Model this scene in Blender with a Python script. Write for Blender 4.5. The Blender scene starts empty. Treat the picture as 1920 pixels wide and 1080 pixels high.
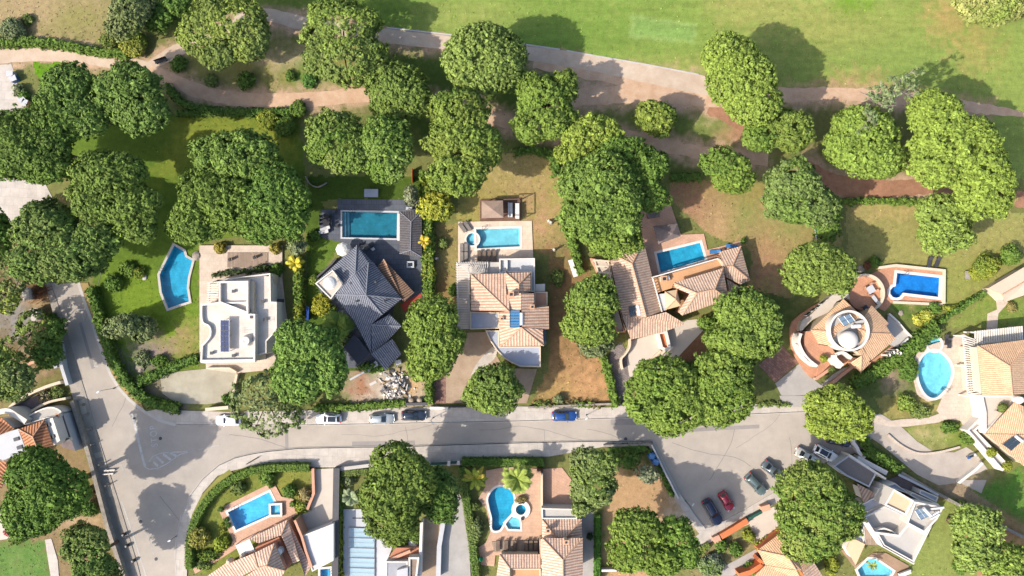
import bpy, bmesh, math, random
import numpy as np
from mathutils import Vector, Matrix
from mathutils.geometry import tessellate_polygon

# ---------------------------------------------------------------- camera, sky, sun, exposure
SC = bpy.context.scene
COL = SC.collection
F, H, TILT = 1293.0, 123.0, math.radians(2.66)
cd = bpy.data.cameras.new('camera')
cam = bpy.data.objects.new('camera', cd)
COL.objects.link(cam)
cam.location = (0, 0, H)
cam.rotation_euler = (TILT, 0, 0)
cd.sensor_fit = 'HORIZONTAL'
cd.angle = 2*math.atan(960/F)
cd.clip_end = 6000
SC.camera = cam

SUN_EL = math.radians(39)
SUN_DIR = math.radians(207)            # compass of the sun in the ground plane (from +X, counterclockwise)
w = bpy.data.worlds.new('World')
SC.world = w
w.use_nodes = True
nt = w.node_tree
sky = nt.nodes.new('ShaderNodeTexSky')
sky.sky_type = 'NISHITA'
sky.sun_disc = False
sky.sun_elevation = SUN_EL
sky.sun_rotation = math.pi/2 - SUN_DIR
sky.air_density = 1.0
sky.dust_density = 2.5
sky.ozone_density = 1.0
bg = nt.nodes['Background']
bg.inputs['Strength'].default_value = 0.142
nt.links.new(sky.outputs[0], bg.inputs[0])
sl = bpy.data.lights.new('sun', 'SUN')
sl.energy = 3.4
sl.angle = math.radians(0.6)
sl.color = (1.0, 0.93, 0.83)
so = bpy.data.objects.new('sun', sl)
COL.objects.link(so)
sd = Vector((math.cos(SUN_DIR)*math.cos(SUN_EL), math.sin(SUN_DIR)*math.cos(SUN_EL), math.sin(SUN_EL)))
so.rotation_euler = sd.to_track_quat('Z', 'Y').to_euler()
so.location = sd*300
SC.view_settings.view_transform = 'Standard'
SC.view_settings.look = 'None'
SC.view_settings.gamma = 1
SC.view_settings.use_curve_mapping = False
SC.view_settings.exposure = 1.14
SC.cycles.max_bounces = 6
SC.cycles.diffuse_bounces = 3
SC.cycles.transparent_max_bounces = 12
SC.cycles.use_denoising = True
KG = 1.75      # how bright a sunlit level surface of albedo 1 shows

# ---------------------------------------------------------------- helpers
ct, st = math.cos(TILT), math.sin(TILT)
def P(px, py, z=0.0):
    x, y, zz = (px-960)/F, -(py-540)/F, -1.0
    d = Vector((x, y*ct - zz*st, y*st + zz*ct))
    s = (z-H)/d.z
    return Vector((d.x*s, d.y*s, z))
def Z(x0, y0, s):
    return lambda *pts: [(x0+p[0]/s, y0+p[1]/s)+tuple(p[2:]) for p in pts]
def W(pts, z=0.0):
    return [P(p[0], p[1], p[2] if len(p) > 2 else z) for p in pts]
def px2m(r, z=0): return r*(H-z)/F
def circ(cx, cy, r, n=28, ry=None, a0=0, a1=360):
    ry = ry or r
    full = abs(a1-a0) >= 360
    k = n if full else n+1
    return [(cx+r*math.cos(math.radians(a0+(a1-a0)*i/n)), cy-ry*math.sin(math.radians(a0+(a1-a0)*i/n))) for i in range(k)]
def smooth(pts, n=6, closed=True):
    out = []
    N = len(pts)
    rng = range(N) if closed else range(N-1)
    for i in rng:
        g = (lambda k: pts[k % N]) if closed else (lambda k: pts[min(max(k, 0), N-1)])
        p0, p1, p2, p3 = g(i-1), g(i), g(i+1), g(i+2)
        for j in range(n):
            t = j/n
            out.append(tuple(0.5*(2*b+(c-a)*t+(2*a-5*b+4*c-d)*t*t+(3*b-a-3*c+d)*t**3) for a, b, c, d in zip(p0[:2], p1[:2], p2[:2], p3[:2])))
    if not closed: out.append(tuple(pts[-1][:2]))
    return out
def area(poly):
    return 0.5*sum(poly[i][0]*poly[(i+1) % len(poly)][1]-poly[(i+1) % len(poly)][0]*poly[i][1] for i in range(len(poly)))
def ccw(poly):
    return list(poly) if area(poly) > 0 else list(reversed(poly))
def offset(poly, d):
    """moves every side of a polygon inwards by d (outwards when d < 0)"""
    poly = ccw(poly)
    n = len(poly)
    out = []
    for i in range(n):
        a, b, c = poly[i-1], poly[i], poly[(i+1) % n]
        e1 = Vector((b[0]-a[0], b[1]-a[1])); e2 = Vector((c[0]-b[0], c[1]-b[1]))
        if e1.length < 1e-6 or e2.length < 1e-6:
            out.append(Vector((b[0], b[1], 0))); continue
        e1.normalize(); e2.normalize()
        n1 = Vector((-e1.y, e1.x)); n2 = Vector((-e2.y, e2.x))
        m = n1+n2
        if m.length < 1e-3: m = n1
        m.normalize()
        k = d/max(0.4, m.dot(n1))
        out.append(Vector((b[0]+m.x*k, b[1]+m.y*k, 0)))
    return out
def inside(p, poly):
    x, y = p[0], p[1]
    r = False
    j = len(poly)-1
    for i in range(len(poly)):
        xi, yi, xj, yj = poly[i][0], poly[i][1], poly[j][0], poly[j][1]
        if (yi > y) != (yj > y) and x < (xj-xi)*(y-yi)/(yj-yi)+xi: r = not r
        j = i
    return r
def strip(pts, wd):
    """outline of a band of width wd (metres) along a world polyline"""
    L, R = [], []
    n = len(pts)
    for i, p in enumerate(pts):
        a = pts[max(i-1, 0)]; b = pts[min(i+1, n-1)]
        t = Vector((b[0]-a[0], b[1]-a[1])).normalized()
        nn = Vector((-t.y, t.x))
        L.append(Vector((p[0]+nn.x*wd/2, p[1]+nn.y*wd/2, 0)))
        R.append(Vector((p[0]-nn.x*wd/2, p[1]-nn.y*wd/2, 0)))
    return L+R[::-1]

class MB:
    def __init__(s): s.v, s.f, s.m, s.uv = [], [], [], []
    def face(s, pts, m=0, uv=None):
        i = len(s.v)
        s.v += [Vector(p) for p in pts]
        s.f.append(list(range(i, i+len(pts)))); s.m.append(m); s.uv.append(uv)
    def cap(s, poly, z, m=0, holes=(), down=False):
        loops = [[Vector((p[0], p[1], z)) for p in ccw(poly)]]+[[Vector((p[0], p[1], z)) for p in ccw(h)][::-1] for h in holes]
        flat = [p for l in loops for p in l]
        for t in tessellate_polygon(loops):
            a, b, c = [flat[k] for k in t]
            if ((b-a).cross(c-a).z > 0) == down: b, c = c, b
            if abs((b-a).cross(c-a).z) > 1e-9: s.face([a, b, c], m)
    def sides(s, poly, z0, z1, m=0, inward=False):
        q = ccw(poly)
        if inward: q = q[::-1]
        for i in range(len(q)):
            a, b = q[i], q[(i+1) % len(q)]
            s.face([(a[0], a[1], z0), (b[0], b[1], z0), (b[0], b[1], z1), (a[0], a[1], z1)], m)
    def prism(s, poly, z0, z1, mt=0, ms=None, holes=(), bottom=True):
        ms = mt if ms is None else ms
        s.cap(poly, z1, mt, holes)
        if bottom: s.cap(poly, z0, ms, holes, True)
        s.sides(poly, z0, z1, ms)
        for h in holes: s.sides(h, z0, z1, ms, True)
        return s
    def box(s, c, sz, rz=0, m=0, tilt=0):
        cx, cy, cz = c
        R = Matrix.Rotation(rz, 3, 'Z') @ Matrix.Rotation(tilt, 3, 'Y')
        q = [R @ Vector((i*sz[0]/2, j*sz[1]/2, k*sz[2]/2))+Vector(c) for k in (-1, 1) for j in (-1, 1) for i in (-1, 1)]
        for f in ((0, 2, 3, 1), (4, 5, 7, 6), (0, 1, 5, 4), (2, 6, 7, 3), (0, 4, 6, 2), (1, 3, 7, 5)):
            s.face([q[k] for k in f], m)
        return s
    def tube(s, p0, p1, r0, r1=None, n=8, m=0, caps=True):
        r1 = r0 if r1 is None else r1
        p0, p1 = Vector(p0), Vector(p1)
        d = (p1-p0)
        if d.length < 1e-6: return s
        q = d.to_track_quat('Z', 'Y')
        A = [p0+q @ Vector((r0*math.cos(2*math.pi*i/n), r0*math.sin(2*math.pi*i/n), 0)) for i in range(n)]
        B = [p1+q @ Vector((r1*math.cos(2*math.pi*i/n), r1*math.sin(2*math.pi*i/n), 0)) for i in range(n)]
        for i in range(n):
            j = (i+1) % n
            s.face([A[i], A[j], B[j], B[i]], m)
        if caps:
            s.face(A[::-1], m); s.face(B, m)
        return s
    def lathe(s, c, prof, n=24, m=0):
        """prof: list of (radius, z) from bottom to top round the vertical through c"""
        c = Vector(c)
        for (r0, z0), (r1, z1) in zip(prof, prof[1:]):
            for i in range(n):
                a, b = 2*math.pi*i/n, 2*math.pi*(i+1)/n
                q = [c+Vector((r0*math.cos(a), r0*math.sin(a), z0)), c+Vector((r0*math.cos(b), r0*math.sin(b), z0)),
                     c+Vector((r1*math.cos(b), r1*math.sin(b), z1)), c+Vector((r1*math.cos(a), r1*math.sin(a), z1))]
                if r0 < 1e-5: q = [q[0], q[2], q[3]]
                elif r1 < 1e-5: q = q[:3]
                s.face(q, m)
        return s
    def build(s, name, mats, parent=None, loc=None, smooth=False):
        me = bpy.data.meshes.new(name)
        if parent is not None and loc is None: loc = origin(parent)
        loc = Vector(loc) if loc is not None else Vector((0, 0, 0))
        me.from_pydata([v-loc for v in s.v], [], s.f)
        for m in (mats if isinstance(mats, (list, tuple)) else [mats]): me.materials.append(m)
        me.polygons.foreach_set('material_index', s.m)
        if any(u is not None for u in s.uv):
            ul = me.uv_layers.new(name='UVMap')
            for p in me.polygons:
                u = s.uv[p.index]
                if u is not None:
                    for k, li in enumerate(p.loop_indices): ul.data[li].uv = u[k]
        if smooth: me.polygons.foreach_set('use_smooth', [True]*len(me.polygons))
        me.update()
        if smooth or True:
            bm = bmesh.new(); bm.from_mesh(me)
            bmesh.ops.remove_doubles(bm, verts=bm.verts, dist=0.0005)
            bm.to_mesh(me); bm.free()
        o = bpy.data.objects.new(name, me)
        COL.objects.link(o)
        if parent is not None: o.parent = parent
        else: o.location = loc
        return o
def origin(o):
    v = Vector(o.location)
    while o.parent is not None:
        o = o.parent; v += Vector(o.location)
    return v
def tag(o, label, cat, group=None):
    o['label'] = label; o['category'] = cat
    if group: o['group'] = group
    return o
def thing(name, label, cat, loc, group=None, rz=0):
    o = bpy.data.objects.new(name, None)
    o.empty_display_size = 0.3
    COL.objects.link(o)
    o.location = loc; o.rotation_euler = (0, 0, rz)
    return tag(o, label, cat, group)
def dup(root, loc, rz, label, group=None):
    r = root.copy(); COL.objects.link(r)
    r.location = loc; r.rotation_euler = (0, 0, rz); r['label'] = label
    if group: r['group'] = group
    for ch in list(root.children):
        c = ch.copy(); COL.objects.link(c); c.parent = r
        for g in list(ch.children):
            d = g.copy(); COL.objects.link(d); d.parent = c
    return r

# ---------------------------------------------------------------- materials
def lin(c): return tuple(((v/255+0.055)/1.055)**2.4 if v > 10 else v/255/12.92 for v in c)
def A(r, g, b, k=1.0):
    """albedo of a surface from the colour it shows in full sun"""
    return tuple(min(0.82, v/KG*k) for v in lin((r, g, b)))
def mk(name):
    m = bpy.data.materials.new(name)
    m.use_nodes = True
    t = m.node_tree
    return m, t, t.nodes['Principled BSDF'], t.nodes.new, t.links.new
def noise(t, scale, detail=4, rough=0.6, vec=None):
    n = t.nodes.new('ShaderNodeTexNoise')
    n.inputs['Scale'].default_value = scale; n.inputs['Detail'].default_value = detail
    n.inputs['Roughness'].default_value = rough
    if vec is not None: t.links.new(vec, n.inputs['Vector'])
    return n
def ramp(t, src, lo, hi, a=0.3, b=0.7):
    r = t.nodes.new('ShaderNodeMapRange')
    r.inputs['From Min'].default_value = a; r.inputs['From Max'].default_value = b
    r.inputs['To Min'].default_value = lo; r.inputs['To Max'].default_value = hi
    t.links.new(src, r.inputs['Value'])
    return r.outputs[0]
def mixc(t, fac, a, b, mode='MIX'):
    n = t.nodes.new('ShaderNodeMix'); n.data_type = 'RGBA'; n.blend_type = mode
    for k, v in ((0, fac), (6, a), (7, b)):
        if hasattr(v, 'links') or hasattr(v, 'is_linked'): t.links.new(v, n.inputs[k])
        elif k == 0: n.inputs[0].default_value = v
        else: n.inputs[k].default_value = tuple(v)+(1,)
    return n.outputs[2]
def scaled(t, colour, fac):
    n = t.nodes.new('ShaderNodeVectorMath'); n.operation = 'SCALE'
    if hasattr(colour, 'links'): t.links.new(colour, n.inputs[0])
    else: n.inputs[0].default_value = colour
    t.links.new(fac, n.inputs['Scale'])
    return n.outputs[0]
def pos(t):
    return t.nodes.new('ShaderNodeNewGeometry').outputs['Position']
MATS = {}
def plain(name, c, rough=0.85, var=0.12, sc=1.2, fine=9, c2=None, bump=0.02, metal=0.0, spec=0.3):
    """a worn, slightly blotchy surface"""
    if name in MATS: return MATS[name]
    m, t, b, new, link = mk(name)
    pp = pos(t)
    n1 = noise(t, sc, 5, 0.65, pp); n2 = noise(t, fine, 3, 0.6, pp); n3 = noise(t, sc*0.16, 3, 0.5, pp)
    col = mixc(t, ramp(t, n1.outputs[0], 0, 1, 0.35, 0.68), c, c2 or tuple(v*(1-var*1.3) for v in c))
    f = t.nodes.new('ShaderNodeMath'); f.operation = 'MULTIPLY'
    link(ramp(t, n2.outputs[0], 1-var, 1+var, 0.25, 0.75), f.inputs[0])
    link(ramp(t, n3.outputs[0], 1-var, 1+var, 0.3, 0.7), f.inputs[1])
    link(scaled(t, col, f.outputs[0]), b.inputs['Base Color'])
    b.inputs['Roughness'].default_value = rough; b.inputs['Metallic'].default_value = metal
    b.inputs['Specular IOR Level'].default_value = spec
    if bump:
        bp = new('ShaderNodeBump'); bp.inputs['Strength'].default_value = 0.6; bp.inputs['Distance'].default_value = bump
        link(n2.outputs[0], bp.inputs['Height']); link(bp.outputs[0], b.inputs['Normal'])
    MATS[name] = m
    return m
def gloss(name, c, rough=0.25, metal=0.0, coat=0.0, spec=0.5):
    if name in MATS: return MATS[name]
    m, t, b, new, link = mk(name)
    n = noise(t, 3.0, 3, 0.6, pos(t))
    link(scaled(t, c, ramp(t, n.outputs[0], 0.92, 1.06)), b.inputs['Base Color'])
    b.inputs['Roughness'].default_value = rough; b.inputs['Metallic'].default_value = metal
    b.inputs['Coat Weight'].default_value = coat; b.inputs['Specular IOR Level'].default_value = spec
    b.inputs['Coat Roughness'].default_value = 0.08
    MATS[name] = m
    return m
def rooftile(name, light, dark, period=0.5, row=0.45, height=0.1, spot=0.3):
    """barrel tiles running down the slope: u across, v down (metres)"""
    if name in MATS: return MATS[name]
    m, t, b, new, link = mk(name)
    uv = new('ShaderNodeUVMap'); uv.uv_map = 'UVMap'
    sep = new('ShaderNodeSeparateXYZ'); link(uv.outputs[0], sep.inputs[0])
    def mth(op, a, bb=None):
        n = new('ShaderNodeMath'); n.operation = op
        for k, v in ((0, a), (1, bb)):
            if v is None: continue
            if isinstance(v, (int, float)): n.inputs[k].default_value = v
            else: link(v, n.inputs[k])
        return n.outputs[0]
    wob = noise(t, 0.8, 2, 0.5, uv.outputs[0])
    u = mth('ADD', mth('MULTIPLY', sep.outputs[0], 2*math.pi/period), mth('MULTIPLY', wob.outputs[0], 1.4))
    wave = mth('MULTIPLY_ADD', mth('SINE', u), 0.5); t.nodes[-1].inputs[2].default_value = 0.5
    vr = mth('FRACT', mth('MULTIPLY', sep.outputs[1], 1/row))
    # every tile its own shade
    cell = new('ShaderNodeTexWhiteNoise'); cell.noise_dimensions = '2D'
    cb = new('ShaderNodeCombineXYZ')
    link(mth('FLOOR', mth('DIVIDE', mth('SUBTRACT', u, -math.pi/2), 2*math.pi)), cb.inputs[0])
    link(mth('FLOOR', mth('MULTIPLY', sep.outputs[1], 1/row)), cb.inputs[1])
    link(cb.outputs[0], cell.inputs['Vector'])
    n1 = noise(t, 0.45, 5, 0.65, pos(t)); n2 = noise(t, 4, 4, 0.7, pos(t))
    col = mixc(t, ramp(t, wave, 1, 0, 0.1, 0.75), light, dark)  # channels coloured darker, for dirt and for the shading between the barrels
    stain = mixc(t, ramp(t, n1.outputs[0], 0, spot, 0.45, 0.75), col, tuple(v*0.45 for v in dark))
    f = mth('MULTIPLY', ramp(t, cell.outputs['Value'], 0.91, 1.09, 0, 1), ramp(t, n2.outputs[0], 0.85, 1.14))
    link(scaled(t, stain, f), b.inputs['Base Color'])
    b.inputs['Roughness'].default_value = 0.85; b.inputs['Specular IOR Level'].default_value = 0.2
    bp = new('ShaderNodeBump'); bp.inputs['Strength'].default_value = 1.0; bp.inputs['Distance'].default_value = height
    link(mth('ADD', wave, mth('MULTIPLY', vr, 0.35)), bp.inputs['Height'])
    link(bp.outputs[0], b.inputs['Normal'])
    MATS[name] = m
    return m
def paving(name, c, joint, size=0.6, var=0.12, rot=0.0, w=None, rough=0.8, mortar=0.02):
    if name in MATS: return MATS[name]
    m, t, b, new, link = mk(name)
    mp = new('ShaderNodeMapping'); mp.inputs['Rotation'].default_value = (0, 0, rot)
    pp = pos(t); link(pp, mp.inputs[0])
    br = new('ShaderNodeTexBrick'); link(mp.outputs[0], br.inputs['Vector'])
    br.inputs['Scale'].default_value = 1.0; br.inputs['Brick Width'].default_value = w or size
    br.inputs['Row Height'].default_value = size; br.inputs['Mortar Size'].default_value = mortar
    br.inputs['Mortar Smooth'].default_value = 0.2
    br.inputs['Color1'].default_value = tuple(v*(1+var) for v in c)+(1,)
    br.inputs['Color2'].default_value = tuple(v*(1-var) for v in c)+(1,)
    br.inputs['Mortar'].default_value = tuple(joint)+(1,)
    n1 = noise(t, 0.7, 5, 0.65, pp); n2 = noise(t, 8, 3, 0.6, pp)
    f = new('ShaderNodeMath'); f.operation = 'MULTIPLY'
    link(ramp(t, n1.outputs[0], 0.84, 1.1), f.inputs[0]); link(ramp(t, n2.outputs[0], 0.92, 1.08), f.inputs[1])
    link(scaled(t, br.outputs[0], f.outputs[0]), b.inputs['Base Color'])
    b.inputs['Roughness'].default_value = rough
    b.inputs['Specular IOR Level'].default_value = 0.3
    MATS[name] = m
    return m
def vertex_mat(name, rough=0.95, trans=0.0, n_amp=0.2, n_sc=2.2, bump=0.0, stretch=False, tint=None):
    m, t, b, new, link = mk(name)
    at = new('ShaderNodeAttribute'); at.attribute_name = 'Col'
    pp = pos(t)
    n1 = noise(t, n_sc, 5, 0.7, pp); n2 = noise(t, n_sc*6, 3, 0.7, pp)
    f = new('ShaderNodeMath'); f.operation = 'MULTIPLY'
    link(ramp(t, n1.outputs[0], 1-n_amp, 1+n_amp, 0.3, 0.7), f.inputs[0])
    link(ramp(t, n2.outputs[0], 1-n_amp*1.15, 1+n_amp*1.15, 0.3, 0.7), f.inputs[1])
    col = scaled(t, at.outputs['Color'], f.outputs[0])
    if tint: col = mixc(t, 1.0, col, tint, 'MULTIPLY')
    if stretch:
        mp = new('ShaderNodeMapping'); link(pp, mp.inputs[0])
        mp.inputs['Scale'].default_value = (0.25, 1.6, 1); mp.inputs['Rotation'].default_value = (0, 0, 0.16)
        n3 = noise(t, 0.45, 4, 0.6, mp.outputs[0])
        col = scaled(t, col, ramp(t, n3.outputs[0], 0.87, 1.13))
    link(col, b.inputs['Base Color'])
    b.inputs['Roughness'].default_value = rough; b.inputs['Specular IOR Level'].default_value = 0.15
    if bump:
        bp = new('ShaderNodeBump'); bp.inputs['Distance'].default_value = bump; bp.inputs['Strength'].default_value = 0.8
        link(n2.outputs[0], bp.inputs['Height']); link(bp.outputs[0], b.inputs['Normal'])
    if trans:
        tr = new('ShaderNodeBsdfTranslucent'); link(scaled(t, col, ramp(t, n1.outputs[0], 0.9, 1.0)), tr.inputs[0])
        mx = new('ShaderNodeMixShader'); mx.inputs[0].default_value = trans
        link(b.outputs[0], mx.inputs[1]); link(tr.outputs[0], mx.inputs[2])
        link(mx.outputs[0], t.nodes['Material Output'].inputs[0])
    return m
def water(name, tint):
    if name in MATS: return MATS[name]
    m, t, b, new, link = mk(name)
    t.nodes.remove(b)
    tp = new('ShaderNodeBsdfTransparent'); gl = new('ShaderNodeBsdfGlossy'); gl.inputs['Roughness'].default_value = 0.04
    n = noise(t, 1.6, 3, 0.6, pos(t)); n2 = noise(t, 0.8, 4, 0.6, pos(t))
    link(scaled(t, tint, ramp(t, n2.outputs[0], 0.82, 1.1)), tp.inputs[0])  # tint varied to suggest ripple and caustic light in the water
    bp = new('ShaderNodeBump'); bp.inputs['Distance'].default_value = 0.06; bp.inputs['Strength'].default_value = 0.5
    link(n.outputs[0], bp.inputs['Height']); link(bp.outputs[0], gl.inputs['Normal'])
    fr = new('ShaderNodeFresnel'); ge = new('ShaderNodeNewGeometry')
    link(ramp(t, ge.outputs['Backfacing'], 1.33, 1/1.33, 0, 1), fr.inputs[0])   # the same from below as from above
    link(bp.outputs[0], fr.inputs['Normal'])
    mx = new('ShaderNodeMixShader')
    link(fr.outputs[0], mx.inputs[0]); link(tp.outputs[0], mx.inputs[1]); link(gl.outputs[0], mx.inputs[2])
    link(mx.outputs[0], t.nodes['Material Output'].inputs[0])
    MATS[name] = m
    return m

M_FOL = vertex_mat('foliage', 0.8, 0.06, 0.18, 1.5)
M_GROUND = vertex_mat('earth_and_grass', 1.0, 0, 0.2, 1.1, 0.05)
M_FAIR = vertex_mat('mown_grass', 1.0, 0, 0.18, 0.9, 0.03, True, (0.86, 0.88, 0.86))
M_LAWN = vertex_mat('lawn_grass', 1.0, 0, 0.22, 1.1, 0.05, False, (1.0, 0.9, 1.0))
M_ASPH = plain('asphalt', A(199, 187, 173), 0.95, 0.075, 0.35, 12, c2=A(185, 174, 162), bump=0.012)
M_ASPH2 = plain('asphalt_patch', A(168, 160, 154), 0.95, 0.07, 0.8, 14)
M_PAVE = paving('pavement_concrete', A(212, 201, 189), A(184, 173, 162), 1.6, 0.05, 0.05)
M_KERB = plain('kerb_stone', A(213, 206, 197), 0.9, 0.08, 2.0)
M_CART = plain('cart_path_concrete', A(222, 201, 178), 0.95, 0.07, 0.5, 6, c2=A(206, 180, 155))
M_DIRT = plain('sandy_track', A(224, 191, 160), 1.0, 0.1, 0.6, 5, c2=A(206, 167, 134))
M_RED = plain('red_earth', A(188, 140, 110), 1.0, 0.15, 0.7, 5, c2=A(160, 116, 88))
M_LINE = plain('road_paint', A(222, 220, 215), 0.8, 0.12, 3.0, c2=A(196, 190, 184))
M_FADED = plain('faded_road_paint', A(208, 203, 197), 0.9, 0.1, 3.0, c2=A(188, 180, 172))
M_DRIVE = plain('driveway_concrete', A(206, 190, 172), 0.95, 0.09, 0.5, 8, c2=A(190, 172, 152))
M_TAN = plain('tan_driveway', A(196, 172, 146), 0.95, 0.1, 0.6, 7, c2=A(178, 152, 126))
M_GREYD = plain('grey_driveway', A(192, 186, 180), 0.95, 0.08, 0.6, 8, c2=A(178, 172, 166))
M_COB = paving('cobbles', A(150, 138, 132), A(100, 92, 88), 0.35, 0.22, 0.6, 0.5)
M_BCOB = paving('brown_cobbles', A(160, 122, 108), A(112, 86, 78), 0.4, 0.25, 0.7, 0.55)
M_BEIGE = paving('beige_terrace', A(226, 206, 186), A(205, 184, 164), 0.7, 0.03)
M_PEACH = paving('peach_terrace', A(238, 214, 190), A(220, 194, 170), 0.8, 0.03)
M_PINK = paving('pink_terrace', A(222, 178, 150), A(200, 155, 128), 0.5, 0.04, 0.45)
M_TERRA = paving('terracotta_paving', A(218, 160, 126), A(196, 138, 106), 0.5, 0.05, 0.6)
M_JDECK = paving('tan_pool_terrace', A(214, 176, 148), A(194, 156, 130), 0.6, 0.04)
M_CREAMF = plain('cream_floor', A(226, 212, 196), 0.9, 0.05, 0.8)
M_DECK = paving('dark_stone_deck', A(104, 108, 118), A(74, 78, 88), 0.9, 0.1, 0, 0.9)
M_WOOD = paving('grey_wood_boards', A(172, 150, 132), A(110, 94, 82), 0.28, 0.12, math.pi/2, 3.0, mortar=0.015)
M_BROWN = paving('brown_wood_boards', A(128, 96, 80), A(86, 62, 50), 0.3, 0.14, 0, 3.0)
M_WHITE = plain('white_render', A(246, 237, 226, 1.02), 0.9, 0.04, 0.7, 5)
M_GWHITE = plain('greyish_white_render', A(214, 214, 216), 0.9, 0.05, 0.7, 5)
M_CREAM = plain('cream_render', A(240, 220, 192), 0.9, 0.05, 0.8)
M_ORANGE = plain('orange_render', A(228, 176, 130), 0.9, 0.07, 0.8)
M_SALMON = plain('salmon_render', A(232, 176, 146), 0.9, 0.06, 0.8)
M_VIVID = plain('vivid_orange_render', A(228, 134, 84), 0.9, 0.07, 0.8)
M_REDWALL = plain('red_paint', A(190, 84, 66), 0.9, 0.08, 0.8)
M_BLUEROOF = plain('grey_blue_roof_coat', A(186, 192, 206), 0.85, 0.07, 0.6)
M_GREYROOF = plain('warm_grey_roof_coat', A(208, 202, 194), 0.9, 0.06, 0.6)
M_DGREY = plain('dark_grey_wall', A(104, 102, 104), 0.9, 0.1)
M_STONE = plain('stone_wall', A(178, 168, 156), 0.95, 0.16, 1.5, c2=A(146, 136, 124), bump=0.05)
M_TC = rooftile('terracotta_tiles', A(238, 207, 180), A(206, 157, 130), 0.5, 0.42, 0.055, 0.15)
M_TH = rooftile('pinkish_tiles', A(242, 212, 188), A(212, 168, 144), 0.46, 0.42, 0.06, 0.15)
M_TD = rooftile('weathered_tan_tiles', A(233, 205, 181), A(202, 164, 140), 0.44, 0.42, 0.05, 0.25)
M_TE = rooftile('pale_orange_tiles', A(240, 202, 164), A(216, 166, 126), 0.34, 0.4, 0.04, 0.12)
M_TM = rooftile('rust_orange_tiles', A(214, 152, 112), A(154, 98, 70), 0.5, 0.4, 0.09, 0.2)
M_TS = rooftile('slate_grey_tiles', A(150, 153, 164), A(90, 94, 106), 0.36, 0.4, 0.05, 0.1)
M_TB = rooftile('brown_tiles', A(168, 136, 112), A(110, 84, 68), 0.4, 0.4, 0.06, 0.3)
M_TG = rooftile('grey_wood_shingles', A(122, 116, 116), A(82, 80, 84), 0.3, 0.5, 0.05, 0.2)
M_RIDGE = plain('terracotta_ridge', A(226, 180, 146), 0.9, 0.12, 2)
M_RIDGES = plain('slate_ridge', A(150, 152, 162), 0.8, 0.1, 2)
M_METAL = gloss('steel', A(170, 172, 176), 0.35, 0.9)
M_WMETAL = gloss('white_metal', A(236, 236, 236), 0.4)
M_DMETAL = gloss('dark_metal', (0.02, 0.02, 0.022), 0.45)
M_GLASS = gloss('dark_window_glass', (0.012, 0.016, 0.022), 0.06, 0, 0, 0.8)
M_BGLASS = gloss('blue_solar_glass', (0.05, 0.16, 0.30), 0.12, 0, 0.3, 0.8)
M_GBLASS = gloss('grey_blue_collector_glass', (0.13, 0.19, 0.25), 0.15, 0, 0.3, 0.8)
M_PV = gloss('solar_cell', (0.035, 0.045, 0.10), 0.2, 0, 0.2, 0.6)
M_COLL = gloss('dark_collector_glass', (0.03, 0.04, 0.05), 0.12, 0, 0.3, 0.8)
M_TYRE = gloss('tyre_rubber', (0.015, 0.015, 0.015), 0.8)
M_RED_L = gloss('red_lamp', (0.4, 0.01, 0.01), 0.2)
M_CLEAR = gloss('clear_lamp', (0.6, 0.6, 0.6), 0.1, 0.3)
M_BARK = plain('pine_bark', (0.13, 0.085, 0.055), 0.95, 0.25, 3.0, bump=0.04)
M_GBARK = plain('grey_dead_wood', A(176, 164, 146), 0.95, 0.12, 3.0)
M_CLOTHW = plain('white_canvas', A(246, 242, 236), 0.9, 0.03, 0.8)
M_CLOTHG = plain('grey_canvas', A(142, 134, 128), 0.9, 0.06, 2)
M_CLOTHB = plain('blue_canvas', A(70, 130, 190), 0.9, 0.06, 2)
M_CLOTHD = plain('dark_canvas', A(74, 74, 80), 0.9, 0.06, 2)
M_WICKER = plain('brown_wicker', A(126, 108, 94), 0.9, 0.15, 4)
M_GREENP = plain('green_painted_metal', A(46, 100, 84), 0.6, 0.08)
M_BIN = gloss('blue_bin_plastic', A(50, 104, 168), 0.5)
# ---------------------------------------------------------------- zoom frames used while measuring
zA, zB, zC = Z(360, 450, 4.155), Z(560, 420, 3.858), Z(840, 400, 3.6)
zD, zE, zF = Z(1100, 440, 6), Z(1400, 480, 3.858), Z(1640, 540, 3)
zL, zH, zI = Z(1560, 820, 4.154), Z(360, 860, 4.91), Z(620, 820, 4.154)
zJ, zM, zK = Z(860, 840, 4.5), Z(0, 660, 4.154), Z(1290, 940, 6.62)
zB2, zN = Z(590, 340, 6), Z(0, 400, 3.857)

# ---------------------------------------------------------------- outlines of the pools (holes in ground and terraces)
POOL_A = [(327, 461), (345, 471), (348, 482), (361, 489), (353, 520), (351, 540), (355, 565), (316, 578), (304, 548), (300, 515)]
POOL_B = [(642, 397), (745, 399), (744, 447), (642, 445)]
POOL_C = zC((190, 108), (484, 101), (484, 224), (195, 238))
POOL_C2 = circ(886, 449, 11.5, 20)
POOL_D = zD((785, 212), (1275, 92), (1330, 278), (830, 425))
POOL_E = [(1681, 512), (1761, 521), (1759, 557), (1692, 549), (1690, 552), (1686, 556.5), (1680, 558.5), (1673, 557), (1668, 551), (1668, 544.5), (1673, 538.5), (1678, 537)]
POOL_F = smooth([(1744, 659), (1757, 659), (1772, 670), (1782, 686), (1783, 703), (1775, 724), (1760, 741), (1748, 746), (1735, 739), (1725, 722), (1720, 700), (1723, 680), (1733, 665)], 4)
POOL_F2 = circ(1751, 645, 13, 20)
POOL_H = zH((335, 490), (715, 305), (790, 455), (730, 510), (408, 655))
POOL_H2 = zH((737, 422), (822, 418), (824, 505), (740, 508))
POOL_I = [(655, 990), (703, 990), (700, 1094), (655, 1094)]
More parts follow.
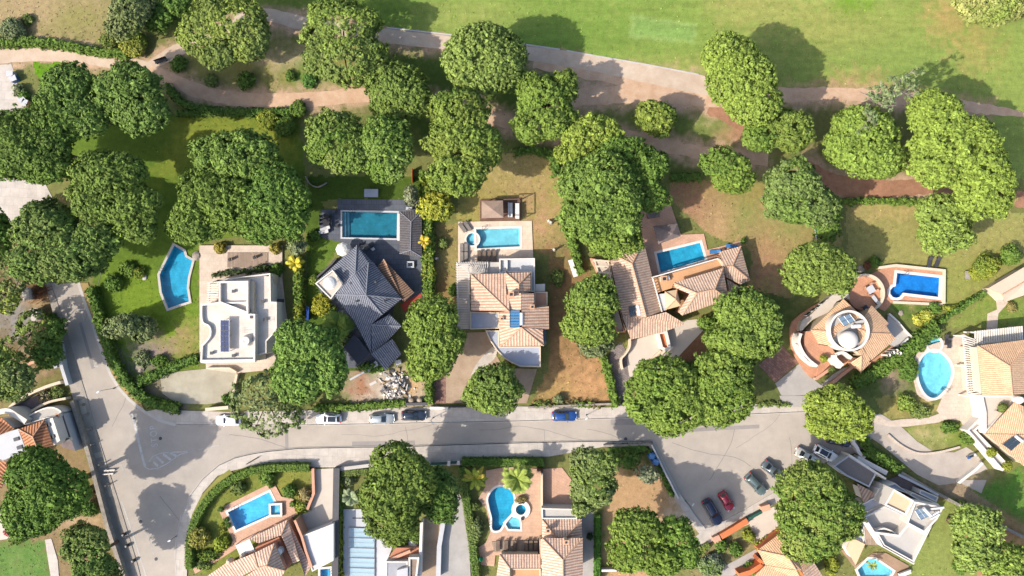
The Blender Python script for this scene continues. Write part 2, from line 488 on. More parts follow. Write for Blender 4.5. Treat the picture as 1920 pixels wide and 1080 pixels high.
POOL_J = smooth(zJ((250, 420), (300, 345), (370, 325), (440, 360), (465, 430), (458, 520), (430, 570), (385, 625), (345, 688), (285, 685), (282, 590), (262, 510)), 4)
POOL_J2 = circ(976.5, 954.5, 9.5, 20)
POOL_J3 = zJ((440, 580), (505, 590), (520, 640), (520, 685), (420, 680), (392, 632))
POOL_L = zL((195, 1030), (280, 945), (330, 945), (470, 1040), (430, 1110), (230, 1110))
POOL_H3 = [(601, 1067), (619, 1065), (622, 1092), (601, 1092)]
POOLS = [POOL_A, POOL_B, POOL_C, POOL_C2, POOL_D, POOL_E, POOL_F, POOL_F2, POOL_H, POOL_H2, POOL_I, POOL_J, POOL_J2, POOL_J3, POOL_L, POOL_H3]
POOLW = [ccw([P(*p) for p in q]) for q in POOLS]
POOLHOLE = [offset(q, -0.22) for q in POOLW]
def holes_in(poly):
    return [h for k, h in enumerate(POOLHOLE) if k != 9 and all(inside(p, poly) for p in h)]

# ---------------------------------------------------------------- ground cover: one grid shared out between the ground, the fairway and the lawns
FAIRWAY = [(672, -40), (690, 40), (725, 52), (850, 66), (980, 83), (1110, 104), (1310, 140), (1400, 160), (1490, 172), (1600, 176), (1690, 182), (1760, 190), (1830, 215), (1880, 300), (1915, 345), (2100, 380), (2100, -120), (672, -120)]
LAWNS = [
    [(60, 118), (112, 116), (330, 218), (470, 220), (560, 220), (572, 330), (560, 420), (372, 458), (372, 690), (300, 700), (255, 715), (215, 640), (195, 590), (172, 520), (200, 420), (130, 300)],
    [(575, 330), (790, 330), (795, 375), (600, 375), (640, 455), (590, 530), (700, 690), (640, 700), (575, 600)],
    [(812, 420), (860, 420), (860, 600), (835, 640), (812, 560)],
    [(860, 290), (1040, 285), (1070, 420), (1110, 520), (1155, 755), (995, 755), (1030, 690), (1030, 480), (858, 412)],
    [(1255, 335), (1570, 350), (1580, 460), (1480, 560), (1400, 540), (1410, 470), (1330, 440), (1255, 372)],
    [(1585, 382), (1730, 382), (1920, 400), (1925, 500), (1850, 545), (1780, 600), (1700, 610), (1660, 570), (1775, 500), (1640, 495), (1570, 540), (1590, 460)],
    [(1765, 612), (1850, 550), (1925, 560), (1925, 612), (1820, 618)],
    [(350, 1068), (352, 990), (375, 945), (410, 905), (455, 880), (560, 876), (585, 885), (560, 985), (520, 1010), (400, 1080)],
    [(1700, 960), (1790, 930), (1840, 1100), (1680, 1100)],
    [(1820, 920), (1925, 870), (1925, 985), (1870, 950)],
    [(-40, 1015), (85, 1012), (105, 1120), (-40, 1120)],
    [(1665, 800), (1800, 790), (1815, 838), (1740, 850), (1690, 830)],
    [(1640, 745), (1720, 740), (1765, 765), (1720, 785), (1660, 785)],
]
FAIRW = [P(*p) for p in FAIRWAY]
LAWNW = [[P(*p) for p in q] for q in LAWNS]
# (outline or ellipse, colour in sunlight, softness in metres)
PAINT = [
    ([(-60, -60), (215, -60), (205, 78), (-60, 78)], (170, 150, 108), 3),
    (circ(120, 35, 70, 16, 26), (150, 145, 85), 3), (circ(60, 20, 40, 12, 30), (182, 158, 118), 3),
    ([(300, 20), (560, -40), (730, -40), (730, 60), (500, 30), (360, 78)], (104, 126, 52), 2),
    ([(318, 118), (360, 85), (560, 55), (700, 80), (700, 175), (500, 178), (420, 172)], (146, 142, 82), 2),
    (circ(545, 112, 62, 16, 16), (198, 176, 136), 2), (circ(580, 140, 40, 12, 18), (110, 140, 58), 2),
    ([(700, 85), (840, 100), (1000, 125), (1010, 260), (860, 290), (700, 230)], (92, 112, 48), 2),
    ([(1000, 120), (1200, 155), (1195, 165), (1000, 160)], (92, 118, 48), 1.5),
    ([(1090, 200), (1330, 205), (1390, 260), (1350, 330), (1250, 330), (1100, 250)], (112, 126, 62), 2.5),
    (circ(1400, 250, 60, 14, 22), (188, 142, 112), 2), (circ(1330, 235, 30, 12, 14), (140, 150, 84), 2),
    ([(1470, 180), (1700, 185), (1900, 330), (1925, 400), (1590, 378), (1480, 330)], (122, 122, 68), 3),
    ([(-60, 380), (110, 380), (130, 640), (140, 700), (-60, 760)], (128, 110, 76), 2.5),
    (circ(30, 590, 30, 14, 40), (152, 146, 140), 2.5), (circ(75, 560, 26, 12, 16), (176, 150, 112), 1.5), (circ(30, 690, 50, 14, 16), (170, 146, 116), 2),
    ([(-60, 760), (150, 760), (240, 1120), (-60, 1120)], (150, 128, 92), 2.5),
    (circ(150, 975, 40, 14, 26), (186, 158, 122), 2),
    ([(1135, 835), (1222, 832), (1250, 880), (1310, 990), (1230, 1100), (1130, 1100)], (196, 160, 118), 1.5),
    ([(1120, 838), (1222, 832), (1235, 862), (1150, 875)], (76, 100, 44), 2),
    ([(1275, 930), (1320, 990), (1290, 1000), (1240, 1000)], (216, 196, 172), 1.5),
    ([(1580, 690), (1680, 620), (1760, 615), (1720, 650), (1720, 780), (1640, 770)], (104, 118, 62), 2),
    (circ(1672, 705, 18, 12, 28), (172, 150, 124), 1.5),
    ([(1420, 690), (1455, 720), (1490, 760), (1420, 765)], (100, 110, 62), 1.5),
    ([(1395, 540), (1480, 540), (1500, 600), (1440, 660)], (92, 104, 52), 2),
    ([(1280, 620), (1320, 605), (1330, 680), (1260, 700)], (150, 108, 80), 1.5),
    ([(655, 700), (800, 690), (805, 765), (655, 765)], (204, 188, 168), 1.5),
    (circ(675, 725, 20, 12, 26), (178, 132, 102), 1.5), (circ(775, 715, 22, 12, 30), (206, 172, 130), 1.5),
    ([(1300, 985), (1440, 1000), (1400, 1100), (1290, 1100)], (150, 140, 96), 1.5),
    ([(1790, 930), (1925, 980), (1925, 1120), (1820, 1120)], (190, 152, 108), 2),
    ([(1740, 900), (1840, 880), (1860, 940), (1780, 960)], (170, 148, 120), 2),
    ([(210, 600), (240, 700), (290, 700), (300, 640)], (150, 142, 130), 2.5),
    ([(262, 722), (310, 706), (345, 760), (300, 752)], (140, 128, 110), 2),
]
LPAINT = [   # over the lawns and the fairway
    ([(650, -140), (2120, -140), (2120, 420), (650, 420)], (152, 168, 84), 1),
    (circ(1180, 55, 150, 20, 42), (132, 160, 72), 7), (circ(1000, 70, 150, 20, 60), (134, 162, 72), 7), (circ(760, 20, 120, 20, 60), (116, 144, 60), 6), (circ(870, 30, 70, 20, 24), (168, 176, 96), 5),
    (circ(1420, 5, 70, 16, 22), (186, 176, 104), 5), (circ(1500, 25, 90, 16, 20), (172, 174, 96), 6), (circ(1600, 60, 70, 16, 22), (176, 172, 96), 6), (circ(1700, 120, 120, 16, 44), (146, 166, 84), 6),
    (circ(1778, 30, 26, 16, 30), (200, 168, 108), 4), (circ(1830, 90, 26, 16, 34), (182, 168, 98), 4), (circ(1600, 8, 30, 12, 10), (124, 164, 50), 2),
    (circ(1600, 160, 60, 14, 14), (196, 164, 112), 2.5), (circ(1250, 125, 90, 14, 6), (184, 178, 104), 2), (circ(1400, 140, 50, 12, 20), (170, 166, 92), 4),
    ([(1183, 27), (1306, 46), (1303, 82), (1179, 71)], (160, 184, 104), 0.4), ([(1190, 34), (1299, 52), (1297, 76), (1186, 65)], (144, 174, 92), 0.4),
    # garden of the white villa
    ([(40, 100), (600, 200), (600, 720), (180, 720), (100, 500)], (104, 136, 46), 2),
    ([(20, 116), (112, 116), (60, 200)], (104, 158, 26), 1.5), ([(330, 215), (560, 215), (560, 300), (300, 330)], (136, 152, 56), 2),
    ([(320, 430), (540, 430), (540, 460), (370, 460)], (118, 146, 52), 1),
    ([(200, 520), (300, 520), (372, 590), (372, 690), (250, 640)], (122, 154, 48), 2), (circ(350, 640, 24, 14, 34), (158, 152, 90), 2), (circ(300, 655, 22, 14, 20), (172, 150, 116), 2),
    (circ(275, 665, 26, 14, 24), (146, 138, 128), 2.5),
    # dark house
    ([(560, 320), (800, 320), (800, 720), (560, 720)], (84, 112, 40), 1),
    ([(578, 440), (640, 440), (640, 530), (580, 545)], (104, 136, 50), 1.5),
    # villa with the round-ended pool
    ([(810, 410), (862, 410), (862, 660), (810, 660)], (152, 142, 84), 1), (circ(845, 520, 16, 14, 60), (160, 152, 92), 2), (circ(826, 580, 14, 14, 50), (156, 124, 76), 3),
    ([(858, 280), (1045, 280), (1075, 420), (1000, 480), (858, 412)], (168, 162, 90), 2), (circ(985, 340, 40, 16, 46), (178, 160, 104), 4), (circ(1010, 430, 22, 14, 40), (188, 158, 112), 4), (circ(960, 300, 50, 14, 20), (186, 176, 112), 3),
    ([(1000, 470), (1110, 490), (1160, 760), (990, 760)], (156, 130, 84), 2.5), (circ(1110, 650, 40, 16, 70), (170, 140, 92), 4),
    (circ(1100, 725, 50, 16, 34), (204, 164, 110), 4), (circ(1030, 735, 34, 14, 18), (186, 162, 98), 3),
    # villa with the L-shaped wings
    ([(1250, 330), (1590, 345), (1590, 470), (1480, 570), (1390, 560), (1250, 372)], (168, 154, 96), 2), (circ(1300, 385, 50, 16, 50), (170, 134, 100), 4), (circ(1395, 415, 26, 16, 44), (132, 152, 76), 4),
    (circ(1345, 420, 22, 16, 30), (190, 164, 114), 4), (circ(1440, 480, 26, 16, 46), (184, 146, 108), 4), (circ(1480, 420, 30, 14, 24), (150, 160, 88), 4), (circ(1400, 350, 50, 14, 10), (156, 150, 80), 3),
    # round villa
    ([(1575, 375), (1735, 378), (1925, 398), (1925, 510), (1770, 610), (1650, 610), (1570, 540)], (158, 160, 90), 2), (circ(1640, 392, 60, 14, 12), (186, 172, 108), 3), (circ(1850, 440, 60, 16, 30), (164, 166, 92), 5),
    ([(1660, 570), (1780, 570), (1760, 620), (1690, 610)], (86, 120, 46), 2), ([(1760, 500), (1860, 480), (1860, 545), (1770, 600)], (150, 160, 80), 2.5),
    ([(1760, 615), (1850, 548), (1930, 558), (1930, 615)], (140, 158, 76), 1), (circ(1880, 590, 30, 12, 16), (120, 150, 62), 4),
    # bottom row
    ([(340, 1080), (340, 990), (450, 870), (590, 870), (560, 1000), (390, 1090)], (132, 146, 64), 1), (circ(545, 915, 30, 12, 20), (150, 152, 70), 3),
    ([(1670, 930), (1840, 920), (1850, 1110), (1670, 1110)], (146, 164, 84), 2),
    ([(1815, 915), (1930, 865), (1930, 990), (1860, 955)], (98, 146, 56), 2.5), ([(-50, 1010), (90, 1008), (110, 1130), (-50, 1130)], (100, 146, 64), 2), (circ(30, 1060, 30, 12, 16), (122, 150, 78), 3),
    ([(1660, 795), (1805, 785), (1820, 845), (1690, 835)], (136, 160, 70), 1.5), (circ(1740, 815, 24, 12, 12), (186, 180, 120), 3), ([(1635, 740), (1770, 740), (1770, 790), (1650, 790)], (166, 162, 92), 1.5),
]
def border(pts, wd):
    o = strip([Vector((p[0], p[1], 0)) for p in smooth(pts, 4, False)], wd)
    return [(p[0], p[1]) for p in o]
for pts, wd in (([(-60, 108), (60, 100), (150, 105), (225, 118), (285, 128)], 44), ([(280, 128), (320, 148), (370, 170), (430, 184), (500, 188), (590, 186), (690, 178), (790, 188), (900, 205)], 42), ([(285, 122), (325, 98), (365, 78), (410, 58), (480, 34)], 36),
    ([(880, 205), (960, 232), (1080, 250), (1180, 258), (1260, 276), (1350, 292), (1440, 300)], 44), ([(1000, 185), (1090, 178), (1180, 172), (1260, 176), (1350, 190)], 62), ([(1470, 180), (1580, 176), (1680, 184), (1780, 196), (1860, 206)], 44), ([(440, 38), (560, 42), (730, 68), (985, 100), (1230, 146), (1350, 170)], 44), ([(1500, 305), (1545, 335), (1600, 352), (1680, 354), (1760, 346), (1850, 360)], 52)):
    PAINT.append((border(pts, wd), (206, 172, 142), 1.3))
LPAINT.append((border([(1480, 182), (1580, 180), (1680, 188), (1780, 200), (1860, 210)], 40), (204, 170, 130), 1.3))
LPAINT.append((circ(1210, 168, 150, 24, 26), (208, 174, 146), 2.5))
def soft_mask(X, Y, poly, soft):
    """1 inside, 0 outside, with a soft, wandering edge"""
    q = [(p[0], p[1]) for p in poly]
    out = np.zeros(X.shape)
    x0, x1 = min(p[0] for p in q)-soft*1.6, max(p[0] for p in q)+soft*1.6
    y0, y1 = min(p[1] for p in q)-soft*1.6, max(p[1] for p in q)+soft*1.6
    s = (X >= x0) & (X <= x1) & (Y >= y0) & (Y <= y1)
    if not s.any(): return out
    x, y = X[s], Y[s]
    ins = np.zeros(x.shape, bool); d2 = np.full(x.shape, 1e9)
    for i in range(len(q)):
        ax, ay = q[i]; bx, by = q[(i+1) % len(q)]
        c = ((ay > y) != (by > y))
        with np.errstate(divide='ignore', invalid='ignore'):
            xi = (bx-ax)*(y-ay)/((by-ay) if by != ay else 1e-9)+ax
        ins ^= c & (x < xi)
        L = (bx-ax)**2+(by-ay)**2+1e-9
        t = np.clip(((x-ax)*(bx-ax)+(y-ay)*(by-ay))/L, 0, 1)
        d2 = np.minimum(d2, (x-ax-t*(bx-ax))**2+(y-ay-t*(by-ay))**2)
    d = np.sqrt(d2)*np.where(ins, 1, -1)
    out[s] = np.clip(0.5+(d+NZ[s]*soft*0.55)/(2*soft), 0, 1)
    return out
CELL = 0.3
gx = np.arange(-103, 103.01, CELL); gy = np.arange(-54, 62.01, CELL)
GX, GY = np.meshgrid(gx, gy, indexing='ij')
rs = np.random.RandomState(4)
def wander(X, Y, L, n=14):
    o = np.zeros(X.shape)
    for k in range(n):
        a = rs.rand()*6.283; f = 6.283/(L*(0.5+rs.rand()))
        o += np.sin(f*(X*math.cos(a)+Y*math.sin(a))+rs.rand()*6.283+1.3*np.sin(f*0.7*(Y*math.cos(a)-X*math.sin(a))+rs.rand()*6))
    return o/math.sqrt(n)
NZ = wander(GX, GY, 3.5)*0.7+wander(GX, GY, 1.4)*0.5
base = np.zeros(GX.shape+(3,)); base[:] = A(130, 132, 76)
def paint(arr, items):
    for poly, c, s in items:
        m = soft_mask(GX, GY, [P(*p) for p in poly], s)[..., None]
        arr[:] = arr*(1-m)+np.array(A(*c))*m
paint(base, PAINT)
lawn = base.copy(); paint(lawn, LPAINT)
cx, cy = (GX[:-1, :-1]+CELL/2), (GY[:-1, :-1]+CELL/2)
def pmask(X, Y, poly):
    ins = np.zeros(X.shape, bool)
    for i in range(len(poly)):
        ax, ay = poly[i][0], poly[i][1]; bx, by = poly[(i+1) % len(poly)][0], poly[(i+1) % len(poly)][1]
        if ay == by: continue
        ins ^= ((ay > Y) != (by > Y)) & (X < (bx-ax)*(Y-ay)/(by-ay)+ax)
    return ins
nzc = NZ[:-1, :-1]*0.45
own = np.zeros(cx.shape, int)
own[pmask(cx+nzc, cy+nzc, FAIRW)] = 1
for i, q in enumerate(LAWNW): own[pmask(cx+nzc*0.5, cy-nzc*0.5, q) & (own == 0)] = i+2
for q in POOLW: own[pmask(cx, cy, offset(q, -0.24))] = -1
def grid_part(name, k, mat):
    ii, jj = np.nonzero(own == k)
    if len(ii) == 0: return
    ny = GX.shape[1]
    idx = np.stack([ii*ny+jj, (ii+1)*ny+jj, (ii+1)*ny+jj+1, ii*ny+jj+1], 1)
    used, inv = np.unique(idx.ravel(), return_inverse=True)
    co = np.stack([GX.ravel()[used], GY.ravel()[used], (NZ.ravel()[used]*0.012)], 1)
    src = (lawn if k else base).reshape(-1, 3)[used]
    o = raw_mesh(name, co, inv.reshape(-1, 4), src, mat)
    o['kind'] = 'structure'
def raw_mesh(name, co, quads, col, mat, parent=None, loc=(0, 0, 0)):
    me = bpy.data.meshes.new(name)
    n, q = len(co), len(quads)
    me.vertices.add(n); me.loops.add(q*4); me.polygons.add(q)
    me.vertices.foreach_set('co', (np.asarray(co, np.float32)-np.array(loc, np.float32)).ravel())
    me.loops.foreach_set('vertex_index', np.asarray(quads, np.int32).ravel())
    me.polygons.foreach_set('loop_start', np.arange(0, q*4, 4, dtype=np.int32))
    try: me.polygons.foreach_set('loop_total', np.full(q, 4, np.int32))
    except Exception: pass
    a = me.color_attributes.new('Col', 'FLOAT_COLOR', 'POINT')
    a.data.foreach_set('color', np.concatenate([np.asarray(col, np.float32), np.ones((n, 1), np.float32)], 1).ravel())
    me.materials.append(mat)
    me.update(); me.validate()
    o = bpy.data.objects.new(name, me); COL.objects.link(o)
    if parent is not None: o.parent = parent
    else: o.location = loc
    return o
grid_part('ground', 0, M_GROUND)
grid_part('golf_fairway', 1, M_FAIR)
for i in range(len(LAWNW)): grid_part('lawn', i+2, M_LAWN)
M_OUT = plain('far_earth', A(140, 132, 84), 1.0, 0.2, 0.2)
mb = MB()
mb.cap([(-1500, -1500), (1500, -1500), (1500, 1500), (-1500, 1500)], -0.06, 0, [[(-102, -53.5), (102, -53.5), (102, 61.5), (-102, 61.5)]])
mb.build('outer_ground', M_OUT)['kind'] = 'structure'

def sheet(name, pts, z, mat, th=0.0, holes=True, wobble=0.0):
    poly = [P(p[0], p[1], z) for p in pts]
    if wobble:
        q, R = [], random.Random(len(pts)*7+int(pts[0][0]))
        for a, b in zip(poly, poly[1:]+poly[:1]):
            n = max(1, int((b-a).length/0.6))
            for k in range(n):
                p = a.lerp(b, k/n); q.append(Vector((p.x+R.uniform(-1, 1)*wobble, p.y+R.uniform(-1, 1)*wobble, z)))
        poly = q
    mb = MB()
    hs = holes_in(poly) if holes else []
    if th: mb.prism(poly, z-th, z, 0, 0, hs, bottom=False)
    else: mb.cap(poly, z, 0, hs)
    o = mb.build(name, mat); o['kind'] = 'structure'
    return o
def band(name, pts, wpx, z, mat, wobble=0.0, curve=True, th=0.0):
    """a path of the given width (one width or one per point, in pixels)"""
    ws = wpx if isinstance(wpx, (list, tuple)) else [wpx]*len(pts)
    p3 = [(p[0], p[1]) for p in pts]
    if curve:
        sm = smooth(p3, 8, False); sw = [ws[min(i//8, len(ws)-1)]+(ws[min(i//8+1, len(ws)-1)]-ws[min(i//8, len(ws)-1)])*((i % 8)/8) for i in range(len(sm))]
    else: sm, sw = p3, ws
    L, R = [], []
    rr = random.Random(int(pts[0][0])+len(pts))
    for i, p in enumerate(sm):
        a, b = sm[max(i-1, 0)], sm[min(i+1, len(sm)-1)]
        t = Vector((b[0]-a[0], b[1]-a[1])).normalized(); n = Vector((-t.y, t.x)); h = sw[i]/2
        L.append((p[0]+n.x*(h+rr.uniform(-1, 1)*wobble), p[1]+n.y*(h+rr.uniform(-1, 1)*wobble)))
        R.append((p[0]-n.x*(h+rr.uniform(-1, 1)*wobble), p[1]-n.y*(h+rr.uniform(-1, 1)*wobble)))
    return sheet(name, L+R[::-1], z, mat, th)

# ---------------------------------------------------------------- tracks
band('sandy_track', [(-60, 108), (60, 100), (150, 105), (225, 118), (285, 128)], [34, 30, 28, 26, 24], 0.03, M_CART, 1.0)
band('sandy_track', [(280, 128), (320, 148), (370, 170), (430, 184), (500, 188), (590, 186), (690, 178), (790, 188), (900, 205)], [22, 24, 26, 25, 26, 28, 26, 24, 22], 0.04, M_DIRT, 1.5)
band('sandy_track', [(285, 122), (325, 98), (365, 78), (410, 58), (480, 34)], [20, 24, 24, 22, 20], 0.05, M_CART, 1.2)
band('cart_path', [(440, 38), (500, 28), (560, 42), (640, 56), (730, 68), (850, 82), (985, 99), (1110, 118), (1230, 142), (1320, 160), (1400, 172)], [22, 24, 26, 26, 27, 26, 26, 30, 34, 36, 34], 0.06, M_CART, 0.8)
band('sandy_track', [(1000, 190), (1090, 182), (1180, 176), (1260, 170), (1350, 178), (1480, 178), (1580, 176), (1680, 184), (1780, 196), (1860, 206), (1930, 218)], [30, 34, 34, 50, 44, 26, 24, 24, 24, 20, 6], 0.045, M_DIRT, 2.0)
band('sandy_track', [(1000, 118), (1100, 135), (1180, 150), (1260, 168)], [18, 26, 26, 30], 0.035, M_DIRT, 2.0)
band('red_earth_track', [(880, 205), (960, 232), (1080, 250), (1180, 258), (1260, 276), (1350, 292), (1440, 300)], [20, 22, 22, 26, 24, 26, 24], 0.03, M_DIRT, 2.0)
band('red_earth_track', [(1500, 305), (1545, 335), (1600, 352), (1680, 354), (1760, 346), (1850, 360), (1940, 380)], [26, 34, 40, 30, 34, 30, 30], 0.032, M_RED, 2.0)
band('red_earth_track', [(1330, 200), (1380, 225), (1440, 250)], [26, 30, 34], 0.028, M_RED, 3.0)
def kerb(pts, wd=0.22, z=0.15, mat=None, curve=False, name='kerb'):
    sm = smooth(pts, 6, False) if curve else pts
    mb = MB(); mb.prism(strip([P(*p) for p in sm], wd), 0, z, bottom=False)
    mb.build(name, mat or M_KERB)['kind'] = 'structure'
kerb([(725, 52), (850, 66), (980, 83), (1050, 93)], 0.28, 0.1, M_KERB)
kerb([(1062, 95), (1110, 104), (1210, 121), (1310, 140)], 0.28, 0.1, M_KERB)
# white paved forecourt at the left edge
sheet('driveway', [(-60, 128), (22, 120), (30, 150), (45, 200), (20, 240), (-60, 300)], 0.05, M_PAVE, wobble=0.1)
sheet('driveway', [(-60, 300), (20, 325), (85, 345), (98, 370), (60, 410), (20, 418), (-60, 420)], 0.05, M_PAVE)

# ---------------------------------------------------------------- roads
TOPK = [(330, 797), (420, 797), (580, 797), (700, 795), (850, 792), (960, 790), (1100, 786), (1200, 783), (1300, 780), (1420, 776), (1512, 772)]
BOTK = [(470, 851), (500, 846), (560, 840), (650, 838), (750, 837), (860, 833), (1000, 829), (1100, 827), (1224, 826)]
LEFTR = [(148, 530), (158, 562), (172, 600), (185, 640), (196, 672), (208, 702), (224, 728), (244, 750), (272, 772), (300, 788), (330, 797)]
CURVE = [(332, 1100), (329, 1040), (332, 1000), (341, 965), (356, 930), (380, 898), (410, 872), (440, 858), (470, 851)]
ROADPOLY = ([(94, 530), (110, 575), (126, 625), (142, 680), (158, 730), (170, 770), (184, 820), (203, 880), (222, 940), (240, 1000), (258, 1060), (268, 1100)]
            + CURVE + BOTK[1:] + [(1250, 880), (1272, 924), (1300, 965), (1322, 992), (1345, 985), (1400, 955), (1440, 931), (1470, 914), (1500, 890), (1545, 868), (1600, 850), (1625, 838), (1640, 812), (1610, 795), (1560, 785), (1512, 772)]
            + TOPK[::-1][1:] + LEFTR[::-1][1:])
sheet('road', ROADPOLY, 0.04, M_ASPH)
sheet('asphalt_patch', [(660, 828), (778, 826), (778, 838), (660, 838)], 0.046, M_ASPH2)
sheet('asphalt_patch', [(1145, 782), (1192, 780), (1192, 797), (1145, 797)], 0.046, M_ASPH2)
sheet('asphalt_patch', [(830, 788), (960, 786), (960, 791), (830, 794)], 0.046, M_ASPH2)
sheet('asphalt_patch', [(1290, 803), (1424, 796), (1424, 803), (1291, 810)], 0.046, M_ASPH2)
sheet('asphalt_patch', [(148, 606), (153, 604), (178, 690), (172, 692)], 0.046, M_ASPH2)
sheet('asphalt_patch', [(534, 806), (540, 806), (541, 841), (535, 841)], 0.046, M_ASPH2)
# pavements
sheet('pavement', [(330, 797), (300, 788), (272, 772), (300, 766), (345, 770), (430, 772), (560, 770), (760, 764), (960, 762), (1140, 764), (1175, 760), (1420, 757), (1515, 757), (1512, 772)] + TOPK[::-1][1:-1], 0.15, M_PAVE, 0.15)
kerb(TOPK)
sheet('verge', [(148, 530), (165, 530), (177, 575), (188, 622), (202, 662), (216, 694), (236, 724), (262, 750), (272, 772), (244, 750), (224, 728), (208, 702), (196, 672), (185, 640), (172, 600), (158, 562)], 0.14, plain('dry_verge', A(190, 160, 108), 1.0, 0.15, 0.8, c2=A(160, 140, 84)), 0.14)
kerb(LEFTR, 0.5, 0.155)
sheet('pavement', BOTK + [(1224, 830), (1215, 836), (1130, 838), (1030, 856), (865, 858), (870, 872), (760, 874), (640, 876), (590, 876), (565, 872), (520, 872), (470, 874), (430, 884), (408, 892), (380, 924), (372, 940), (360, 965), (352, 1000), (350, 1100)] + CURVE, 0.15, M_PAVE, 0.15)
kerb(BOTK); kerb(CURVE)
sheet('verge', [(352, 1000), (360, 965), (378, 928), (408, 896), (430, 880), (440, 891), (415, 905), (392, 932), (374, 966), (364, 1000), (357, 1010)], 0.162, plain('green_verge', A(138, 146, 72), 1.0, 0.15, 0.9, c2=A(158, 148, 84)), 0.02)
sheet('pavement', [(1224, 826), (1250, 880), (1272, 924), (1300, 965), (1322, 992), (1330, 1002), (1318, 1010), (1292, 975), (1264, 932), (1242, 888), (1216, 836)], 0.15, M_PAVE, 0.15)
kerb([(1224, 826), (1250, 880), (1272, 924), (1300, 965), (1322, 992)], 0.3, 0.155)
sheet('pavement', [(1322, 992), (1345, 985), (1400, 955), (1440, 931), (1470, 914), (1482, 926), (1445, 950), (1410, 972), (1350, 1006), (1310, 1030), (1300, 1010)], 0.157, M_PAVE, 0.157)
kerb([(1322, 992), (1345, 985), (1400, 955), (1440, 931), (1470, 914)], 0.3, 0.155)
sheet('pavement', [(94, 530), (110, 575), (126, 625), (142, 680), (158, 730), (170, 770), (184, 820), (203, 880), (222, 940), (240, 1000), (258, 1060), (268, 1100), (236, 1100), (222, 1050), (205, 990), (185, 920), (165, 850), (148, 790), (138, 752), (124, 700), (112, 640), (100, 590), (84, 530)], 0.12, plain('grey_pavement', A(186, 176, 164), 0.95, 0.08, 0.8, c2=A(170, 160, 148)), 0.12)
for q in ([(148, 752), (158, 748), (163, 774), (153, 778)], [(176, 850), (190, 847), (193, 856), (179, 860)], [(184, 866), (197, 862), (200, 872), (188, 878)], [(198, 906), (208, 904), (213, 930), (205, 932)]):
    sheet('pavement', q, 0.128, plain('new_concrete', A(218, 204, 184), 0.95, 0.06))
# road paint
def line(pts, wd, mat=None, z=0.05, name='road_marking'):
    mb = MB(); mb.cap(strip([P(p[0], p[1], z) for p in pts], wd), z); mb.build(name, mat or M_LINE)['kind'] = 'structure'
line([(247, 776), (255, 805), (264, 845), (272, 876)], 0.42, M_LINE)
line([(272, 876), (280, 880), (296, 878), (312, 870), (338, 852), (360, 846)], 0.16)
line([(279, 866), (286, 856), (300, 850), (318, 848), (350, 847), (362, 845)], 0.16)
for a, b in (((288, 866), (296, 874)), ((293, 856), (306, 868)), ((306, 852), (320, 862)), ((319, 849), (332, 856))): line([a, b], 0.4)
line([(372, 843), (382, 841)], 0.14, M_FADED); line([(392, 838), (410, 835)], 0.14, M_FADED)
line([(222, 856), (235, 893)], 0.13, M_FADED)
line([(228, 940), (250, 1005), (272, 1075), (280, 1100)], 0.16, M_LINE)
line([(262, 965), (275, 1000), (288, 1040)], 0.13, M_FADED); line([(150, 575), (160, 610)], 0.12, M_FADED)
line([(176, 686), (184, 688)], 0.3, M_FADED)
def letters(word, px, py, size, rot, mat, z=0.052):
    cu = bpy.data.curves.new('stop_lettering', 'FONT'); cu.body = word; cu.size = size
    cu.align_x = 'CENTER'; cu.align_y = 'CENTER'; cu.space_character = 1.25
    tmp = bpy.data.objects.new('stop_lettering', cu); COL.objects.link(tmp)
    dg = bpy.context.evaluated_depsgraph_get()
    me = bpy.data.meshes.new_from_object(tmp.evaluated_get(dg))
    bpy.data.objects.remove(tmp)
    o = bpy.data.objects.new('stop_lettering', me); COL.objects.link(o)
    me.materials.clear(); me.materials.append(mat)
    o.location = P(px, py, z); o.rotation_euler = (0, 0, rot); o.scale = (1, 1.25, 1)
    o['kind'] = 'structure'
letters('STOP', 289, 818, 1.35, math.radians(97), M_LINE)
for x, y, r in ((264, 978, 0.32), (1173, 823, 0.3), (252, 784, 0.25), (977, 847, 0.3), (1166, 776, 0.3), (293, 1048, 0.3), (301, 822, 0.3)):
    mb = MB(); p = P(x, y); mb.lathe(p, [(r, 0.0), (r, 0.06), (0, 0.062)], 14); mb.build('manhole_cover', plain('cast_iron', (0.05, 0.05, 0.055), 0.7))['kind'] = 'structure'
mb = MB(); mb.prism([P(372, 795), P(380, 795), P(380, 799), P(372, 799)], 0.0, 0.06); mb.build('drain', plain('cast_iron', (0.05, 0.05, 0.055), 0.7))['kind'] = 'structure'

# driveways and courts of the gardens
sheet('driveway', [(300, 706), (332, 697), (380, 692), (415, 691), (444, 700), (440, 720), (432, 752), (388, 758), (330, 756), (305, 738)], 0.09, plain('grey_green_concrete', A(194, 186, 164), 0.95, 0.09, 0.5, 8, c2=A(176, 166, 144)), 0.09)
sheet('driveway', [(836, 690), (845, 625), (912, 622), (925, 655), (944, 690), (1007, 692), (988, 756), (832, 756)], 0.09, M_TAN, 0.09)
sheet('brick_strip', [(818, 705), (836, 702), (836, 757), (812, 757)], 0.1, M_BCOB, 0.1)
sheet('paved_path', smooth([(928, 648), (905, 668), (888, 692), (882, 715), (898, 712), (910, 690), (930, 668)], 4), 0.11, M_PAVE, 0.11)
sheet('driveway', [(1146, 655), (1165, 640), (1172, 655), (1186, 690), (1176, 745), (1172, 762), (1158, 762), (1152, 720), (1140, 690)], 0.09, M_COB, 0.09)
sheet('driveway', [(1180, 640), (1240, 622), (1290, 600), (1312, 598), (1318, 620), (1280, 660), (1250, 694), (1215, 710), (1180, 706), (1176, 680)], 0.1, M_CREAMF, 0.1)
sheet('driveway', zE((250, 640), (372, 770), (208, 918), (88, 790)), 0.09, M_BCOB, 0.09)
